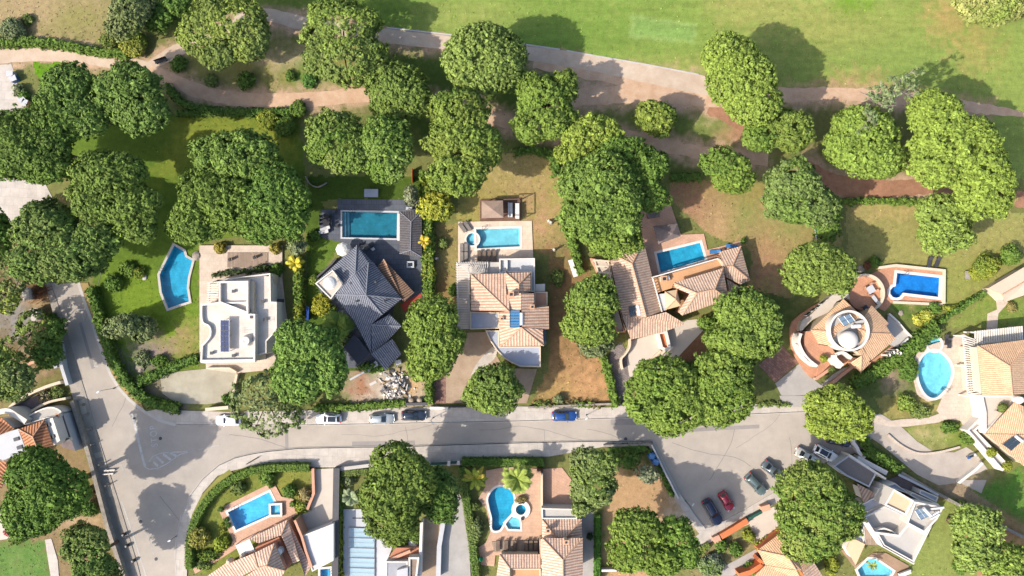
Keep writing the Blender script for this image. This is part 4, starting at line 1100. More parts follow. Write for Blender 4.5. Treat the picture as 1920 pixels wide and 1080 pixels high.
# ================================================================ large villa in L shape
hD = thing('winged_villa', 'large villa with long weathered tan tile wings around a courtyard terrace and blue pool', 'house', center([(1260, 560)]))
floor_slab(hD, zD((580, -250), (920, -410), (1060, 0), (1320, -10), (1360, 170), (1440, 150), (1735, 70), (1740, 150), (1520, 270), (735, 490), (640, 70)), 0.16, M_PINK, 'pool_terrace')
roof(hD, ztile(zD, [[(640, 72, 3.2), (738, 475, 3.2), (845, 872, 3.2), (670, 925, 5.0), (510, 328, 5.0)], [(510, 328, 5.0), (670, 925, 5.0), (400, 905, 3.2), (355, 700, 3.2), (265, 290, 3.2), (360, 252, 3.2)], [(640, 72, 3.2), (510, 328, 5.0), (360, 252, 3.2)]]), M_TD, M_SALMON)
roof(hD, ztile(zD, [[(672, 930, 4.6), (890, 870, 4.6), (1112, 1005, 3.1), (850, 1100, 3.0), (500, 1180, 3.0), (395, 900, 3.3)]]), M_TD, M_SALMON)
roof(hD, ztile(zD, [[(978, 542, 5.2), (1535, 375, 5.2), (1440, 615, 7.0), (1240, 658, 7.0)], [(1535, 375, 5.2), (1595, 722, 5.2), (1440, 615, 7.0)], [(1240, 658, 7.0), (1440, 615, 7.0), (1595, 722, 5.2), (1075, 908, 5.2)], [(978, 542, 5.2), (1240, 658, 7.0), (1075, 908, 5.2), (1030, 870, 5.2), (1160, 665, 6.3), (1000, 600, 5.2)]]), M_TD, M_ORANGE)
roof(hD, ztile(zD, [[(1735, 130, 3.3), (1640, 350, 4.7), (1555, 360, 4.5), (1485, 195, 3.3)], [(1735, 130, 3.3), (1838, 512, 3.3), (1640, 350, 4.7)], [(1640, 350, 4.7), (1838, 512, 3.3), (1730, 560, 3.3), (1562, 472, 3.7), (1555, 360, 4.5)]]), M_TD, M_SALMON)
roof(hD, ztile(zD, [[(1578, 500, 3.6), (1740, 598, 2.9), (1750, 640, 2.7), (1610, 690, 2.7)]]), M_TD, M_SALMON)
block(hD, zD((750, 495), (1480, 278), (1525, 375), (978, 545), (960, 600), (790, 655)), 0, 3.0, M_SALMON, M_ORANGE)
balustrade(hD, zD((742, 480), (1482, 268)), 3.0, 0.9, M_WHITE, 'railing')
balustrade(hD, zD((742, 485), (848, 868)), 3.0, 0.9, M_WHITE, 'railing')
rail(hD, smooth(zD((1482, 268), (1525, 320), (1560, 440)), 4, False), 3.0, 0.7, 0.25, M_CREAM)
roof(hD, ztile(zD, hip([(880, 642), (1015, 618), (1058, 800), (890, 845)], [(1000, 728)], 5.6, 6.6)), plain('cream_cap', A(240, 206, 160), 0.9, 0.06), M_CREAM, name='tower_roof')
block(hD, zD((800, 670), (880, 660), (890, 850), (845, 868)), 3.0, 3.6, M_WHITE, M_GWHITE, 'terrace_wall')
chimney(hD, *zD((870, 498))[0], 3, 3.8, 0.9, M_WHITE)
collector(hD, zD((470, 815), (560, 790), (580, 905), (490, 925)), 4.2, 4.3, M_COLL, 2, (zD((575, 795))[0], zD((598, 905))[0], 0.32))
flatroof(hD, zD((40, 265), (250, 290), (320, 660), (400, 960), (440, 1100), (340, 1100), (250, 800), (190, 640), (120, 430)), 0.6, M_SALMON, M_CREAMF, 0.5, 0.25, name='terrace_floor')
pergola(hD, zD((90, 290), (190, 620), (300, 640), (240, 300)), 2.8, 5, M_CREAM, 0.3)
rail(hD, zD((255, 330), (320, 660), (400, 990), (440, 1080)), 0, 1.1, 0.35, M_CREAM)
mb = MB(); z7 = Z(1110, 600, 6)
flatroof(hD, z7((720, 130), (845, 118), (895, 325), (820, 350), (770, 320)), 1.0, M_WHITE, M_VIVID, 0.5, 0.5, name='stair_floor')
rail(hD, smooth(z7((430, 210), (425, 300), (380, 380), (335, 430), (330, 480), (345, 555)), 4, False), 0, 1.3, 0.3, M_CREAM, 'driveway_wall')
rail(hD, z7((820, 345), (690, 480)), 0, 1.0, 0.4, M_CREAM, 'driveway_wall')
rail(hD, z7((775, 345), (640, 480)), 0, 0.6, 0.4, M_CREAM, 'driveway_wall')
pool('bright blue rectangular pool on the pink terrace inside the winged villa', POOLW[4], 0.42, 1.5, M_POOL5, W1, zt=0.18, coping=M_WHITE)
t = thing('shade_pavilion', 'small square pavilion with dark grey hip roof at the corner of the pink pool terrace', 'pavilion', center([(1250, 438)]))
roof(t, ztile(Z(960, 270, 4), hip([(1060, 615), (1240, 598), (1265, 690), (1098, 752)], [(1205, 672)], 2.6, 3.5)), plain('slate_boards', A(124, 112, 112), 0.9, 0.1, 2, c2=A(150, 132, 122)), None, ridge=None)
for u, v in ((1075, 630), (1225, 612), (1245, 680), (1110, 735)): mb = MB(); p = P(960+u/4, 270+v/4, 1.3); mb.box((p.x, p.y, 1.25), (0.18, 0.18, 2.4)); mb.build('post', M_WHITE, t)

# ================================================================ round villa
hE = thing('round_tower_villa', 'villa with round white-rimmed roof terrace and dome amid orange tile roofs', 'house', center([(1590, 620)]))
floor_slab(hE, zE((1000, 82), (1080, 60), (1432, 112), (1422, 345), (1370, 350), (1060, 328), (1000, 400), (960, 380), (900, 130)), 0.17, M_TERRA, 'pool_terrace')
rail(hE, zE((960, 85), (1080, 68), (1435, 105), (1428, 345)), 0.1, 0.5, 0.5, M_CREAM, 'low_wall')
rail(hE, zE((1065, 335), (1240, 342), (1420, 352)), 0.1, 0.4, 0.45, M_CREAM, 'low_wall')
c0 = zE((862, 268))[0]
floor_slab(hE, circ(c0[0], c0[1], 34, 40), 0.9, M_TERRA, 'round_patio')
rail(hE, circ(c0[0], c0[1], 34, 40, None, -70, 200), 0.9, 0.8, 0.4, M_CREAM)
roof(hE, ztile(zE, [[(465, 535, 3.6), (700, 310, 3.6), (830, 430, 4.9), (650, 560, 4.9), (590, 545, 4.6)], [(465, 535, 3.6), (590, 545, 4.6), (650, 560, 4.9), (610, 650, 4.3), (520, 635, 3.7)]]), M_TE, M_CREAM)
roof(hE, ztile(zE, [[(905, 358, 3.7), (1028, 488, 3.7), (1010, 505, 3.9), (1045, 562, 3.7), (885, 556, 4.9), (800, 520, 5.0), (850, 440, 4.6)], [(885, 556, 4.9), (1045, 562, 3.7), (1078, 600, 3.5), (905, 752, 3.3), (828, 660, 4.5), (800, 520, 5.0)]]), M_TE, M_CREAM)
roof(hE, ztile(zE, [[(800, 690, 4.6), (840, 668, 4.6), (900, 756, 3.3), (870, 760, 3.4), (830, 722, 4.2)]]), M_TE, M_CREAM)
roof(hE, ztile(zE, [[(752, 772, 2.9), (830, 722, 4.2), (825, 842, 2.8)], [(830, 722, 4.2), (900, 772, 2.9), (825, 842, 2.8)]]), M_TE, M_SALMON)
c1 = zE((740, 540))[0]
p1 = P(c1[0], c1[1], 5.4)
R0 = px2m(148/3.858, 5.4)
mb = MB()
mb.lathe((p1.x, p1.y, 0), [(R0, 2.0), (R0, 5.5), (R0-0.35, 5.5), (R0-0.35, 4.4)], 56); mb.build('round_wall', M_WHITE, hE)
mb = MB(); mb.lathe((p1.x, p1.y, 0), [(R0-0.3, 4.4), (0, 4.45)], 48); mb.build('roof_terrace', M_GREYROOF, hE)
p2 = P(*zE((760, 608))[0], 6.5); rd = px2m(66/3.858, 6.5)
mb = MB(); mb.lathe((p2.x, p2.y, 4.4), [(rd, 0), (rd, 1.1)]+[(rd*math.cos(a*math.pi/18), 1.1+1.0*math.sin(a*math.pi/18)) for a in range(1, 10)], 40); mb.build('dome', M_WHITE, hE, smooth=True)
collector(hE, zE((660, 445), (745, 420), (785, 470), (705, 508)), 5.3, 5.6, M_GBLASS, 2, (zE((760, 510))[0], zE((820, 505))[0], 0.35))
block(hE, zE((785, 475), (850, 460), (858, 478), (795, 495)), 4.4, 5.5, M_GREYROOF)
fl = zE((430, 545), (500, 540), (520, 640), (610, 655), (640, 700), (600, 730), (520, 800), (440, 730), (415, 650))
block(hE, fl, 0, 2.6, M_SALMON, M_TERRA, 'terrace')
rail(hE, smooth(zE((395, 560), (380, 620), (405, 690), (450, 750), (512, 798)), 5, False), 0, 3.3, 0.45, M_WHITE, 'curved_parapet')
floor_slab(hE, smooth(zE((335, 470), (520, 340), (545, 380), (430, 470), (375, 560), (380, 650), (440, 750), (520, 820), (470, 880), (400, 800), (340, 700), (318, 600)), 3), 0.5, M_TERRA, 'curved_walk')
block(hE, zE((520, 800), (600, 735), (690, 690), (760, 745), (700, 800), (620, 770), (500, 885)), 0, 0.8, M_SALMON, M_TERRA, 'porch_wall')
rail(hE, smooth(zE((630, 715), (640, 750), (690, 800)), 4, False), 0.4, 2.4, 1.0, M_WHITE, 'curved_parapet')
rail(hE, smooth(zE((640, 715), (700, 700), (760, 740)), 4, False), 0.4, 2.2, 0.5, M_WHITE, 'curved_parapet')
rail(hE, zE((500, 890), (690, 760)), 0, 1.1, 0.5, M_SALMON, 'low_wall'); rail(hE, zE((520, 998), (770, 800)), 0, 0.8, 0.5, M_SALMON, 'low_wall')
block(hE, smooth(zE((560, 330), (640, 270), (720, 230), (735, 290), (650, 330), (600, 400), (480, 460), (420, 520), (385, 545), (400, 470), (470, 420)), 3), 0, 1.8, M_CREAM, M_CREAMF, 'curved_gallery')
floor_slab(hE, smooth(zE((1032, 418), (1090, 470), (1150, 540), (1210, 600), (1070, 660), (1000, 560), (1015, 500)), 3), 0.45, M_GREYROOF, 'grey_terrace')
rail(hE, smooth(zE((1032, 418), (1090, 470), (1150, 540), (1210, 600)), 5, False), 0.2, 0.6, 0.3, M_WHITE)
floor_slab(hE, zE((905, 755), (1050, 650), (1100, 700), (920, 840), (880, 800)), 0.4, M_TERRA, 'porch_floor')
for u, v in ((1000, 715), (1030, 697), (1054, 682), (1078, 702)): mb = MB(); p = P(*zE((u, v))[0], 1.2); mb.lathe((p.x, p.y, 0.4), [(0.28, 0), (0.22, 0.2), (0.2, 2.0), (0.3, 2.2)], 12); mb.build('column', M_WHITE, hE)
balustrade(hE, zE((365, 640), (400, 710), (460, 775)), 2.5, 0.8, M_WHITE)
for a, b in (((390, 440), (520, 345)), ((430, 410), (560, 310))): windows(hE, P(*zE(a)[0], 1), P(*zE(b)[0], 1), 2.0, 2, (1.0, 1.0))
pool('vivid blue pool with round corner bulge on the terracotta terrace of the round villa', POOLW[5], 0.5, 1.5, M_POOL3, W2, zt=0.2, coping=M_WHITE)

# ================================================================ villa at the right edge with egg pool
hF = thing('right_edge_villa', 'pale orange roofed villa with white slatted pergolas beside the egg-shaped pool', 'house', center([(1870, 730)]))
floor_slab(hF, zF((345, 310), (500, 258), (560, 290), (580, 610), (620, 620), (620, 700), (520, 800), (480, 745), (400, 740), (350, 690), (380, 620), (300, 640), (240, 600), (200, 420), (270, 330)), 0.17, M_BEIGE)
roof(hF, ztile(zF, [[(578, 325, 5.6), (845, 292, 5.6), (900, 290, 5.6), (760, 440, 7.4)], [(578, 325, 5.6), (760, 440, 7.4), (775, 602, 7.2), (605, 602, 5.6)], [(900, 290, 5.6), (900, 590, 5.6), (775, 602, 7.2), (760, 440, 7.4)]]), M_TE, M_CREAM)
roof(hF, ztile(zF, [[(790, 640, 5.6), (625, 818, 3.6), (900, 822, 4.2), (900, 700, 4.6)]]), M_TE, M_CREAM)
roof(hF, ztile(zF, [[(627, 820, 3.7), (900, 826, 4.0), (900, 1020, 2.8), (838, 1000, 2.8)]]), M_TE, M_CREAM)
flatroof(hF, zF((600, 604), (790, 604), (790, 640), (622, 820), (620, 700)), 3.0, M_WHITE, M_CREAMF, 0.5, 0.3)
flatroof(hF, zF((520, 800), (620, 700), (640, 740), (570, 800), (760, 1000), (720, 1030)), 1.6, M_WHITE, M_GREYROOF, 0.5, 0.3)
pergola(hF, zF((565, 250), (825, 222), (828, 285), (562, 310)), 2.9, 20, M_WHITE, 0.2)
pergola(hF, zF((500, 270), (530, 610), (595, 600), (562, 290)), 2.9, 26, M_WHITE, 0.16)
collector(hF, zF((722, 880), (785, 830), (825, 865), (770, 915)), 3.9, 3.7, M_COLL, 1, (zF((790, 830))[0], zF((830, 862))[0], 0.28))
collector(hF, zF((685, 690), (705, 668), (738, 678), (720, 702)), 3.5, 3.4, M_COLL, 1)
mb = MB(); p = P(*zF((825, 630))[0], 6.2); mb.lathe((p.x, p.y, 5), [(0.7, 0), (0.7, 0.8), (0.5, 1.2), (0, 1.3)], 16); mb.build('round_chimney', M_WHITE, hF)
pool('pale turquoise egg-shaped pool on the beige terrace at the right', POOLW[6], 0.42, 1.5, M_POOL1, W1, zt=0.19, coping=M_WHITE)
pool('small round whirlpool above the egg-shaped pool', POOLW[7], 0.35, 0.7, M_POOL1, W1, zt=0.22, coping=M_WHITE, cat='whirlpool')
hG = thing('cream_outbuilding', 'cream pitched outbuilding cut by the right edge above the hedge path', 'house', center([(1900, 535)]))
z8 = Z(1440, 540, 4)
roof(hG, [[(1854, 540, 2.8), (1925, 498, 2.8), (1935, 520, 3.6), (1880, 552, 3.6)], [(1880, 552, 3.6), (1935, 520, 3.6), (1945, 545, 2.8), (1884, 566, 2.8)]], plain('cream_roof', A(240, 212, 186), 0.9, 0.05), M_CREAM)
floor_slab(hG, [(1848, 545), (1858, 540), (1884, 566), (1870, 566)], 0.2, M_CREAMF)

# ================================================================ villa bottom left with angled pool
hH = thing('salmon_villa', 'salmon villa with striped tile roofs and white awning below the tilted rectangular pool', 'house', center([(500, 1030)]))
floor_slab(hH, zH((240, 465), (700, 238), (762, 238), (822, 350), (935, 372), (980, 505), (880, 570), (540, 745), (300, 900), (30, 1060), (5, 1010), (360, 800), (375, 745)), 0.16, M_PINK, 'pool_terrace')
roof(hH, ztile(zH, [[(525, 738, 3.1), (880, 562, 3.1), (822, 705, 4.2), (612, 780, 4.2)], [(880, 562, 3.1), (1095, 1000, 3.1), (1040, 1085, 3.4), (990, 940, 4.2), (930, 965, 4.0), (822, 705, 4.2)]]), M_TH, M_SALMON)
roof(hH, ztile(zH, [[(340, 965, 5.2), (570, 870, 5.6), (608, 1005, 6.6), (420, 1100, 6.0)], [(570, 870, 5.6), (758, 778, 5.4), (690, 985, 7.0), (608, 1005, 6.6)], [(758, 778, 5.4), (858, 1030, 5.4), (690, 985, 7.0)], [(690, 985, 7.0), (858, 1030, 5.4), (800, 1130, 5.2), (420, 1130, 5.2), (608, 1005, 6.6)]]), M_TH, M_SALMON)
roof(hH, ztile(zH, [[(140, 1080, 3.0), (330, 950, 3.2), (440, 1080, 4.0), (250, 1150, 3.6)]]), M_TH, M_SALMON)
block(hH, zH((580, 820), (800, 720), (920, 960), (860, 1030), (770, 790), (600, 860)), 0, 3.3, M_SALMON, plain('salmon_floor', A(208, 142, 112), 0.9, 0.08), 'terrace')
mb = MB(); q = W(zH((400, 800), (530, 740), (580, 850), (440, 890)), 3.0); mb.face(q); mb.face([v+Vector((0, 0, -0.05)) for v in q][::-1]); mb.build('awning', M_CLOTHW, hH)
for v in q: mb = MB(); mb.box((v.x, v.y, 1.5), (0.12, 0.12, 2.9)); mb.build('awning_post', M_WMETAL, hH)
mb = MB()
for u, v in ((345, 945), (470, 895)): p = P(*zH((u, v))[0], 3.2); mb = MB(); mb.lathe((p.x, p.y, 2.4), [(0.5, 0), (0.5, 1.0), (0.3, 1.5), (0, 1.55)], 14); mb.build('round_chimney', M_CREAM, hH)
mb = MB(); p = P(*zH((795, 860))[0], 4.8); mb.lathe((p.x, p.y, 3.4), [(0.6, 0), (0.6, 1.4), (0.4, 1.7), (0, 1.75)], 14); mb.build('water_tank', M_WMETAL, hH)
flatroof(hH, zH((1008, 712), (1302, 598), (1302, 938), (1105, 1042)), 2.9, M_WHITE, plain('white_garage_roof', A(228, 224, 222), 0.9, 0.03), 0.15, 0.2, name='garage_roof')
rail(hH, zH((945, 568), (1010, 720), (1050, 860), (1100, 1000)), 0, 3.4, 0.4, M_SALMON, 'side_wall')
pool('blue rectangular pool tilted on the pink terrace by the road bend', POOLW[8], 0.38, 1.6, M_POOL2, W1, zt=0.18, coping=M_WHITE)
pool('small square whirlpool at the end of the tilted pool', POOLW[9], 0.35, -0.3, M_POOL2, W1, zt=0.66, coping=M_WHITE, cat='whirlpool')
pool('small blue pool corner at the bottom edge beside the white garage roof', POOLW[15], 0.35, 1.2, M_POOL2, W1, zt=0.18, coping=M_WHITE)

# ================================================================ house with covered pool
hI = thing('grey_decked_house', 'house with grey boarded roof deck at the bottom edge beside the covered pool', 'house', center([(755, 1050)]))
floor_slab(hI, zI((98, 560), (270, 560), (400, 760), (480, 860), (440, 960), (430, 1110), (98, 1110)), 0.15, M_GWHITE)
rail(hI, zI((170, 630), (280, 632)), 0.15, 0.08, 0.12, M_DMETAL, 'drain_rail')
block(hI, zI((450, 945), (510, 860), (690, 862), (690, 935), (560, 965)), 0, 1.6, M_SALMON, plain('salmon_floor', A(208, 142, 112), 0.9, 0.08), 'terrace')
rail(hI, zI((470, 950), (620, 888)), 1.6, 0.8, 0.5, M_SALMON)
flatroof(hI, zI((432, 966), (600, 966), (600, 1110), (430, 1110)), 3.0, M_WHITE, plain('grey_roof_boards', A(176, 176, 182), 0.9, 0.08), 0.1, 0.2, name='roof_deck')
flatroof(hI, zI((606, 935), (690, 935), (670, 1110), (606, 1110)), 3.2, M_WHITE, M_WOOD, 0.3, 0.3, name='roof_deck')
block(hI, zI((515, 1035), (600, 1015), (600, 1110), (515, 1110)), 3.0, 3.8, M_WHITE, M_GWHITE, 'roof_box')
t = pool('long pale blue pool under sliding glazed covers at the bottom edge', POOLW[10], 0.2, 1.3, M_POOL1, W4, zt=0.2, coping=M_KERB)
for k in range(6):
    v0, v1 = 703+78*k, 703+78*(k+1)-3
    mb = MB(); q = [P(p[0], p[1], 0.4) for p in zI((140, v0), (345, v0+6), (342, v1+6), (138, v1))]
    mb.prism(q, 0.26, 0.42, 0, 0, [offset(q, 0.09)])
    p = q[0].lerp(q[3], 0.5); r = q[1].lerp(q[2], 0.5); mb.prism(strip([p, r], 0.06), 0.3, 0.41)
    o = mb.build('cover_frame', M_METAL, t)
    mb = MB(); mb.cap(offset(q, 0.08), 0.4); mb.build('pane', M_COVER, o)

# ================================================================ house with palms and kidney pool
hJ = thing('striped_tile_house', 'house with three striped terracotta hip roofs right of the kidney pool and palms', 'house', center([(1040, 1030)]))
floor_slab(hJ, zJ((230, 190), (400, 160), (580, 170), (706, 180), (700, 770), (690, 900), (310, 905), (300, 1000), (190, 985), (165, 840), (230, 800), (270, 700), (235, 520), (165, 430), (225, 330)), 0.16, M_JDECK, 'pool_terrace')
roof(hJ, ztile(zJ, [[(703, 602, 3.0), (1038, 600, 3.0), (905, 752, 4.2), (825, 752, 4.2)], [(703, 602, 3.0), (825, 752, 4.2), (703, 755, 3.0)], [(1038, 600, 3.0), (1042, 752, 3.0), (905, 752, 4.2)]]), M_TH, M_CREAM)
roof(hJ, ztile(zJ, [[(706, 760, 5.3), (1046, 760, 5.3), (880, 945, 7.0)], [(706, 760, 5.3), (880, 945, 7.0), (882, 1110, 7.0), (700, 1110, 5.3)], [(1046, 760, 5.3), (1048, 1110, 5.3), (882, 1110, 7.0), (880, 945, 7.0)]]), M_TH, M_CREAM)
roof(hJ, ztile(zJ, [[(345, 898, 3.0), (692, 896, 3.0), (692, 1014, 3.9), (430, 1014, 3.9)], [(345, 898, 3.0), (430, 1014, 3.9), (430, 1110, 3.9), (315, 1110, 3.0)]]), M_TH, M_CREAM)
roof(hJ, ztile(zJ, [[(688, 770, 3.2), (704, 770, 3.2), (704, 1010, 3.2), (690, 1010, 3.2)]]), M_TH, M_CREAM)
flatroof(hJ, zJ((700, 508), (990, 515), (1000, 600), (703, 600)), 2.6, M_WHITE, M_GREYROOF, 0.4, 0.2)
flatroof(hJ, zJ((435, 1018), (692, 1018), (692, 1110), (435, 1110)), 3.0, M_CREAM, M_ORANGE, 0.3, 0.2)
rail(hJ, zJ((703, 215), (703, 508)), 0, 1.6, 0.3, M_CREAM, 'garden_wall')
floor_slab(hJ, zJ((280, 790), (690, 775), (690, 890), (300, 880)), 0.26, M_WOOD, 'wood_deck')
chimney(hJ, *zJ((752, 698))[0], 3, 4.6, 0.55); chimney(hJ, *zJ((905, 795))[0], 5.2, 7.0, 0.55)
pool('kidney-shaped turquoise pool between two palms on the tan terrace', POOLW[11], 0.36, 1.4, M_POOL5, W1, zt=0.18, coping=M_WHITE)
pool('small round raised whirlpool in the crook of the kidney pool', POOLW[12], 0.75, 0.7, M_POOL5, W1, zt=0.5, coping=M_WHITE, cat='whirlpool')
pool('small wedge-shaped paddling pool below the round whirlpool', POOLW[13], 0.32, 0.5, M_POOL1, W1, zt=0.19, coping=M_WHITE, cat='paddling pool')

# ================================================================ house at the bottom, right of the middle
hK = thing('tan_hip_roof_house', 'house with broad tan hip roof and bright orange walls at the bottom edge', 'house', center([(1480, 1040)]))
roof(hK, ztile(zK, [[(865, 604, 3.3), (1242, 330, 3.3), (1235, 682, 5.4)], [(1242, 330, 3.3), (1560, 752, 3.3), (1420, 862, 4.2), (1345, 852, 4.6), (1235, 682, 5.4)], [(865, 604, 3.3), (1235, 682, 5.4), (1345, 852, 4.6), (962, 792, 3.3)]]), M_TE, M_VIVID)
roof(hK, ztile(zK, [[(962, 796, 3.4), (1345, 858, 4.6), (1420, 1000, 3.4), (820, 930, 3.2)]]), M_TE, M_VIVID)
roof(hK, ztile(zK, [[(1420, 866, 4.0), (1562, 756, 3.2), (1720, 1000, 3.2), (1500, 1040, 4.0)]]), M_TD, M_VIVID)
rail(hK, zK((640, 925), (780, 880), (930, 790)), 0, 2.4, 0.8, M_VIVID, 'side_wall')
rail(hK, zK((870, 720), (940, 780)), 0, 2.4, 0.6, M_VIVID, 'side_wall')

# ================================================================ modern white house
hL = thing('modern_white_house', 'angular white flat-roofed house with sloping parapets and blue collectors in the lower right', 'house', center([(1690, 965)]))
flatroof(hL, zL((482, 402), (640, 495), (575, 610), (408, 530)), 6.4, M_WHITE, plain('peach_roof', A(240, 204, 166), 0.9, 0.05), 0.3, 0.3)
flatroof(hL, zL((645, 500), (870, 545), (820, 640), (720, 745), (580, 670)), 5.2, M_WHITE, M_GREYROOF, 0.7, 0.3)
flatroof(hL, zL((590, 672), (720, 745), (780, 690), (635, 980), (400, 850), (335, 735), (520, 760)), 4.6, M_WHITE, M_GREYROOF, 0.7, 0.35)
flatroof(hL, zL((250, 620), (410, 535), (575, 612), (590, 672), (520, 762), (335, 725), (285, 662)), 3.6, M_GWHITE, M_GREYROOF, 0.4, 0.25)
block(hL, zL((250, 700), (282, 668), (395, 842), (262, 836)), 0, 3.4, M_GWHITE, M_WOOD, 'side_block')
rail(hL, smooth(zL((340, 728), (400, 712), (450, 725), (520, 760)), 4, False), 4.0, 0.8, 0.25, M_WHITE)
rail(hL, zL((278, 665), (400, 850), (640, 985)), 3.4, 1.9, 0.35, M_WHITE)
roof(hL, ztile(zL, [[(112, 870, 3.4), (150, 780, 3.6), (258, 832, 3.6), (185, 995, 3.2)]]), plain('peach_roof', A(240, 204, 166), 0.9, 0.05), M_WHITE)
flatroof(hL, zL((130, 720), (210, 680), (255, 740), (250, 825), (150, 775)), 3.0, M_WHITE, M_BLUEROOF, 0.3, 0.2)
flatroof(hL, zL((360, 400), (490, 355), (605, 440), (480, 402), (410, 530), (240, 600), (235, 520), (330, 470)), 3.0, M_WHITE, M_BLUEROOF, 0.2, 0.2)
roof(hL, ztile(zL, [[(195, 360, 2.6), (348, 440, 2.6), (250, 510, 3.2), (225, 440, 3.2)]]), M_TC, M_WHITE)
flatroof(hL, zL((625, 425), (835, 520), (800, 560), (605, 450)), 3.0, M_WHITE, M_GREYROOF, 0.2, 0.2)
flatroof(hL, zL((690, 405), (830, 465), (815, 505), (680, 440)), 2.4, M_WHITE, M_BLUEROOF, 0.15, 0.2)
flatroof(hL, zL((10, 225), (130, 140), (350, 280), (290, 390), (110, 300)), 2.5, M_GWHITE, plain('carport_felt', A(150, 140, 134), 0.95, 0.1), 0.15, 0.25, name='garage_roof')
rail(hL, zL((130, 135), (420, 325)), 0, 2.8, 0.35, M_WHITE, 'garden_wall')
rail(hL, zL((200, 160), (430, 280)), 0, 1.6, 0.8, M_WHITE, 'garden_wall')
rail(hL, zL((520, 290), (700, 380), (830, 450)), 0, 1.4, 0.4, M_GWHITE, 'garden_wall')
floor_slab(hL, zL((430, 330), (520, 300), (700, 400), (620, 430), (490, 355)), 0.2, plain('mauve_gravel', A(150, 134, 134), 0.95, 0.15), 'gravel_bed')
block(hL, zL((320, 385), (395, 340), (420, 360), (350, 420)), 0, 0.9, M_GWHITE, M_GWHITE, 'steps')
collector(hL, zL((645, 570), (705, 548), (765, 610), (690, 642)), 6.0, 6.4, M_GBLASS, 2, (zL((712, 552))[0], zL((772, 612))[0], 0.3))
mb = MB()
for (a, b) in (((770, 560), (875, 548)), ((780, 610), (835, 580)), ((770, 640), (840, 600))): mb.prism(strip([P(*zL(a)[0], 6.2), P(*zL(b)[0], 6.2)], 0.3), 6.0, 6.2)
mb.build('pergola_beam', M_WMETAL, hL)
floor_slab(hL, zL((70, 880), (110, 870), (185, 1000), (280, 930), (320, 900), (420, 900), (600, 1000), (560, 1110), (450, 1110), (470, 1030), (330, 938), (280, 938), (190, 1030)), 0.17, plain('brown_stone_terrace', A(178, 148, 122), 0.9, 0.1), 'pool_terrace')
pool('turquoise pool with palm reflection at the bottom edge beside the modern white house', POOLW[14], 0.36, 1.3, M_POOL1, W1, zt=0.19, coping=M_WHITE)

# ================================================================ houses at the left edge
hM = thing('rust_roofed_house', 'white house with rust orange tile roof squares at the left edge beside the road', 'house', center([(70, 820)]))
roof(hM, ztile(zM, [[(145, 600, 5.4), (345, 530, 5.4), (255, 660, 6.6)], [(345, 530, 5.4), (415, 730, 5.4), (292, 752, 6.4), (255, 660, 6.6)], [(145, 600, 5.4), (255, 660, 6.6), (292, 752, 6.4), (210, 770, 5.4)]]), M_TM, M_WHITE)
roof(hM, ztile(zM, [[(-60, 500, 5.2), (10, 510, 5.2), (110, 600, 5.0), (-10, 650, 6.0), (-80, 640, 6.0)]]), M_TM, M_WHITE)
block(hM, zM((345, 530), (410, 512), (468, 690), (415, 730)), 0, 5.0, M_WHITE)
block(hM, zM((0, 640), (140, 600), (205, 770), (20, 845), (-60, 800), (-60, 660)), 0, 5.2, M_WHITE, M_GWHITE)
roof(hM, ztile(zM, [[(-80, 840, 4.8), (30, 850, 4.8), (70, 880, 4.6), (10, 1060, 4.0), (-80, 1060, 4.6)]]), M_TM, M_WHITE)
block(hM, zM((410, 510), (490, 480), (585, 770), (480, 740)), 0, 2.6, M_GWHITE, plain('mauve_gravel', A(150, 134, 134), 0.95, 0.15), 'terrace')
flatroof(hM, smooth(zM((180, 520), (330, 440), (420, 430), (480, 470), (410, 510), (340, 525), (200, 570)), 3), 2.6, M_WHITE, M_GREYROOF, 0.3, 0.25)
rail(hM, smooth(zM((-20, 470), (60, 460), (130, 500), (200, 545)), 4, False), 0, 4.0, 0.9, M_WHITE, 'curved_parapet')
rail(hM, smooth(zM((60, 450), (110, 400), (220, 330), (360, 270), (470, 235)), 4, False), 0, 1.4, 0.5, M_CREAM, 'curved_wall')
rail(hM, smooth(zM((170, 520), (260, 450), (380, 390), (510, 362)), 4, False), 0, 1.6, 0.4, M_CREAM, 'curved_wall')
floor_slab(hM, zM((70, 460), (200, 380), (360, 300), (440, 330), (380, 385), (250, 440), (170, 510)), 0.15, plain('mauve_gravel', A(150, 134, 134), 0.95, 0.15), 'ramp')
for u, v in ((378, 568), (410, 660)): 
    p = P(*zM((u, v))[0], 5.0); mb = MB(); mb.box((p.x, p.y, 5.05), (0.75, 0.6, 0.2), 0.3); mb.build('roof_hatch', M_GLASS, hM)
for u, v in ((130, 678), (155, 742)):
    p = P(*zM((u, v))[0], 5.2); mb = MB(); mb.box((p.x, p.y, 5.25), (0.9, 0.6, 0.2), 0.3); mb.build('roof_hatch', M_GLASS, hM)
block(hM, zM((505, 672), (540, 668), (545, 690), (510, 696)), 2.6, 3.4, M_WHITE, M_DMETAL, 'vent')
chimney(hM, *zM((448, 495))[0], 2.6, 3.6, 0.5, M_WHITE)
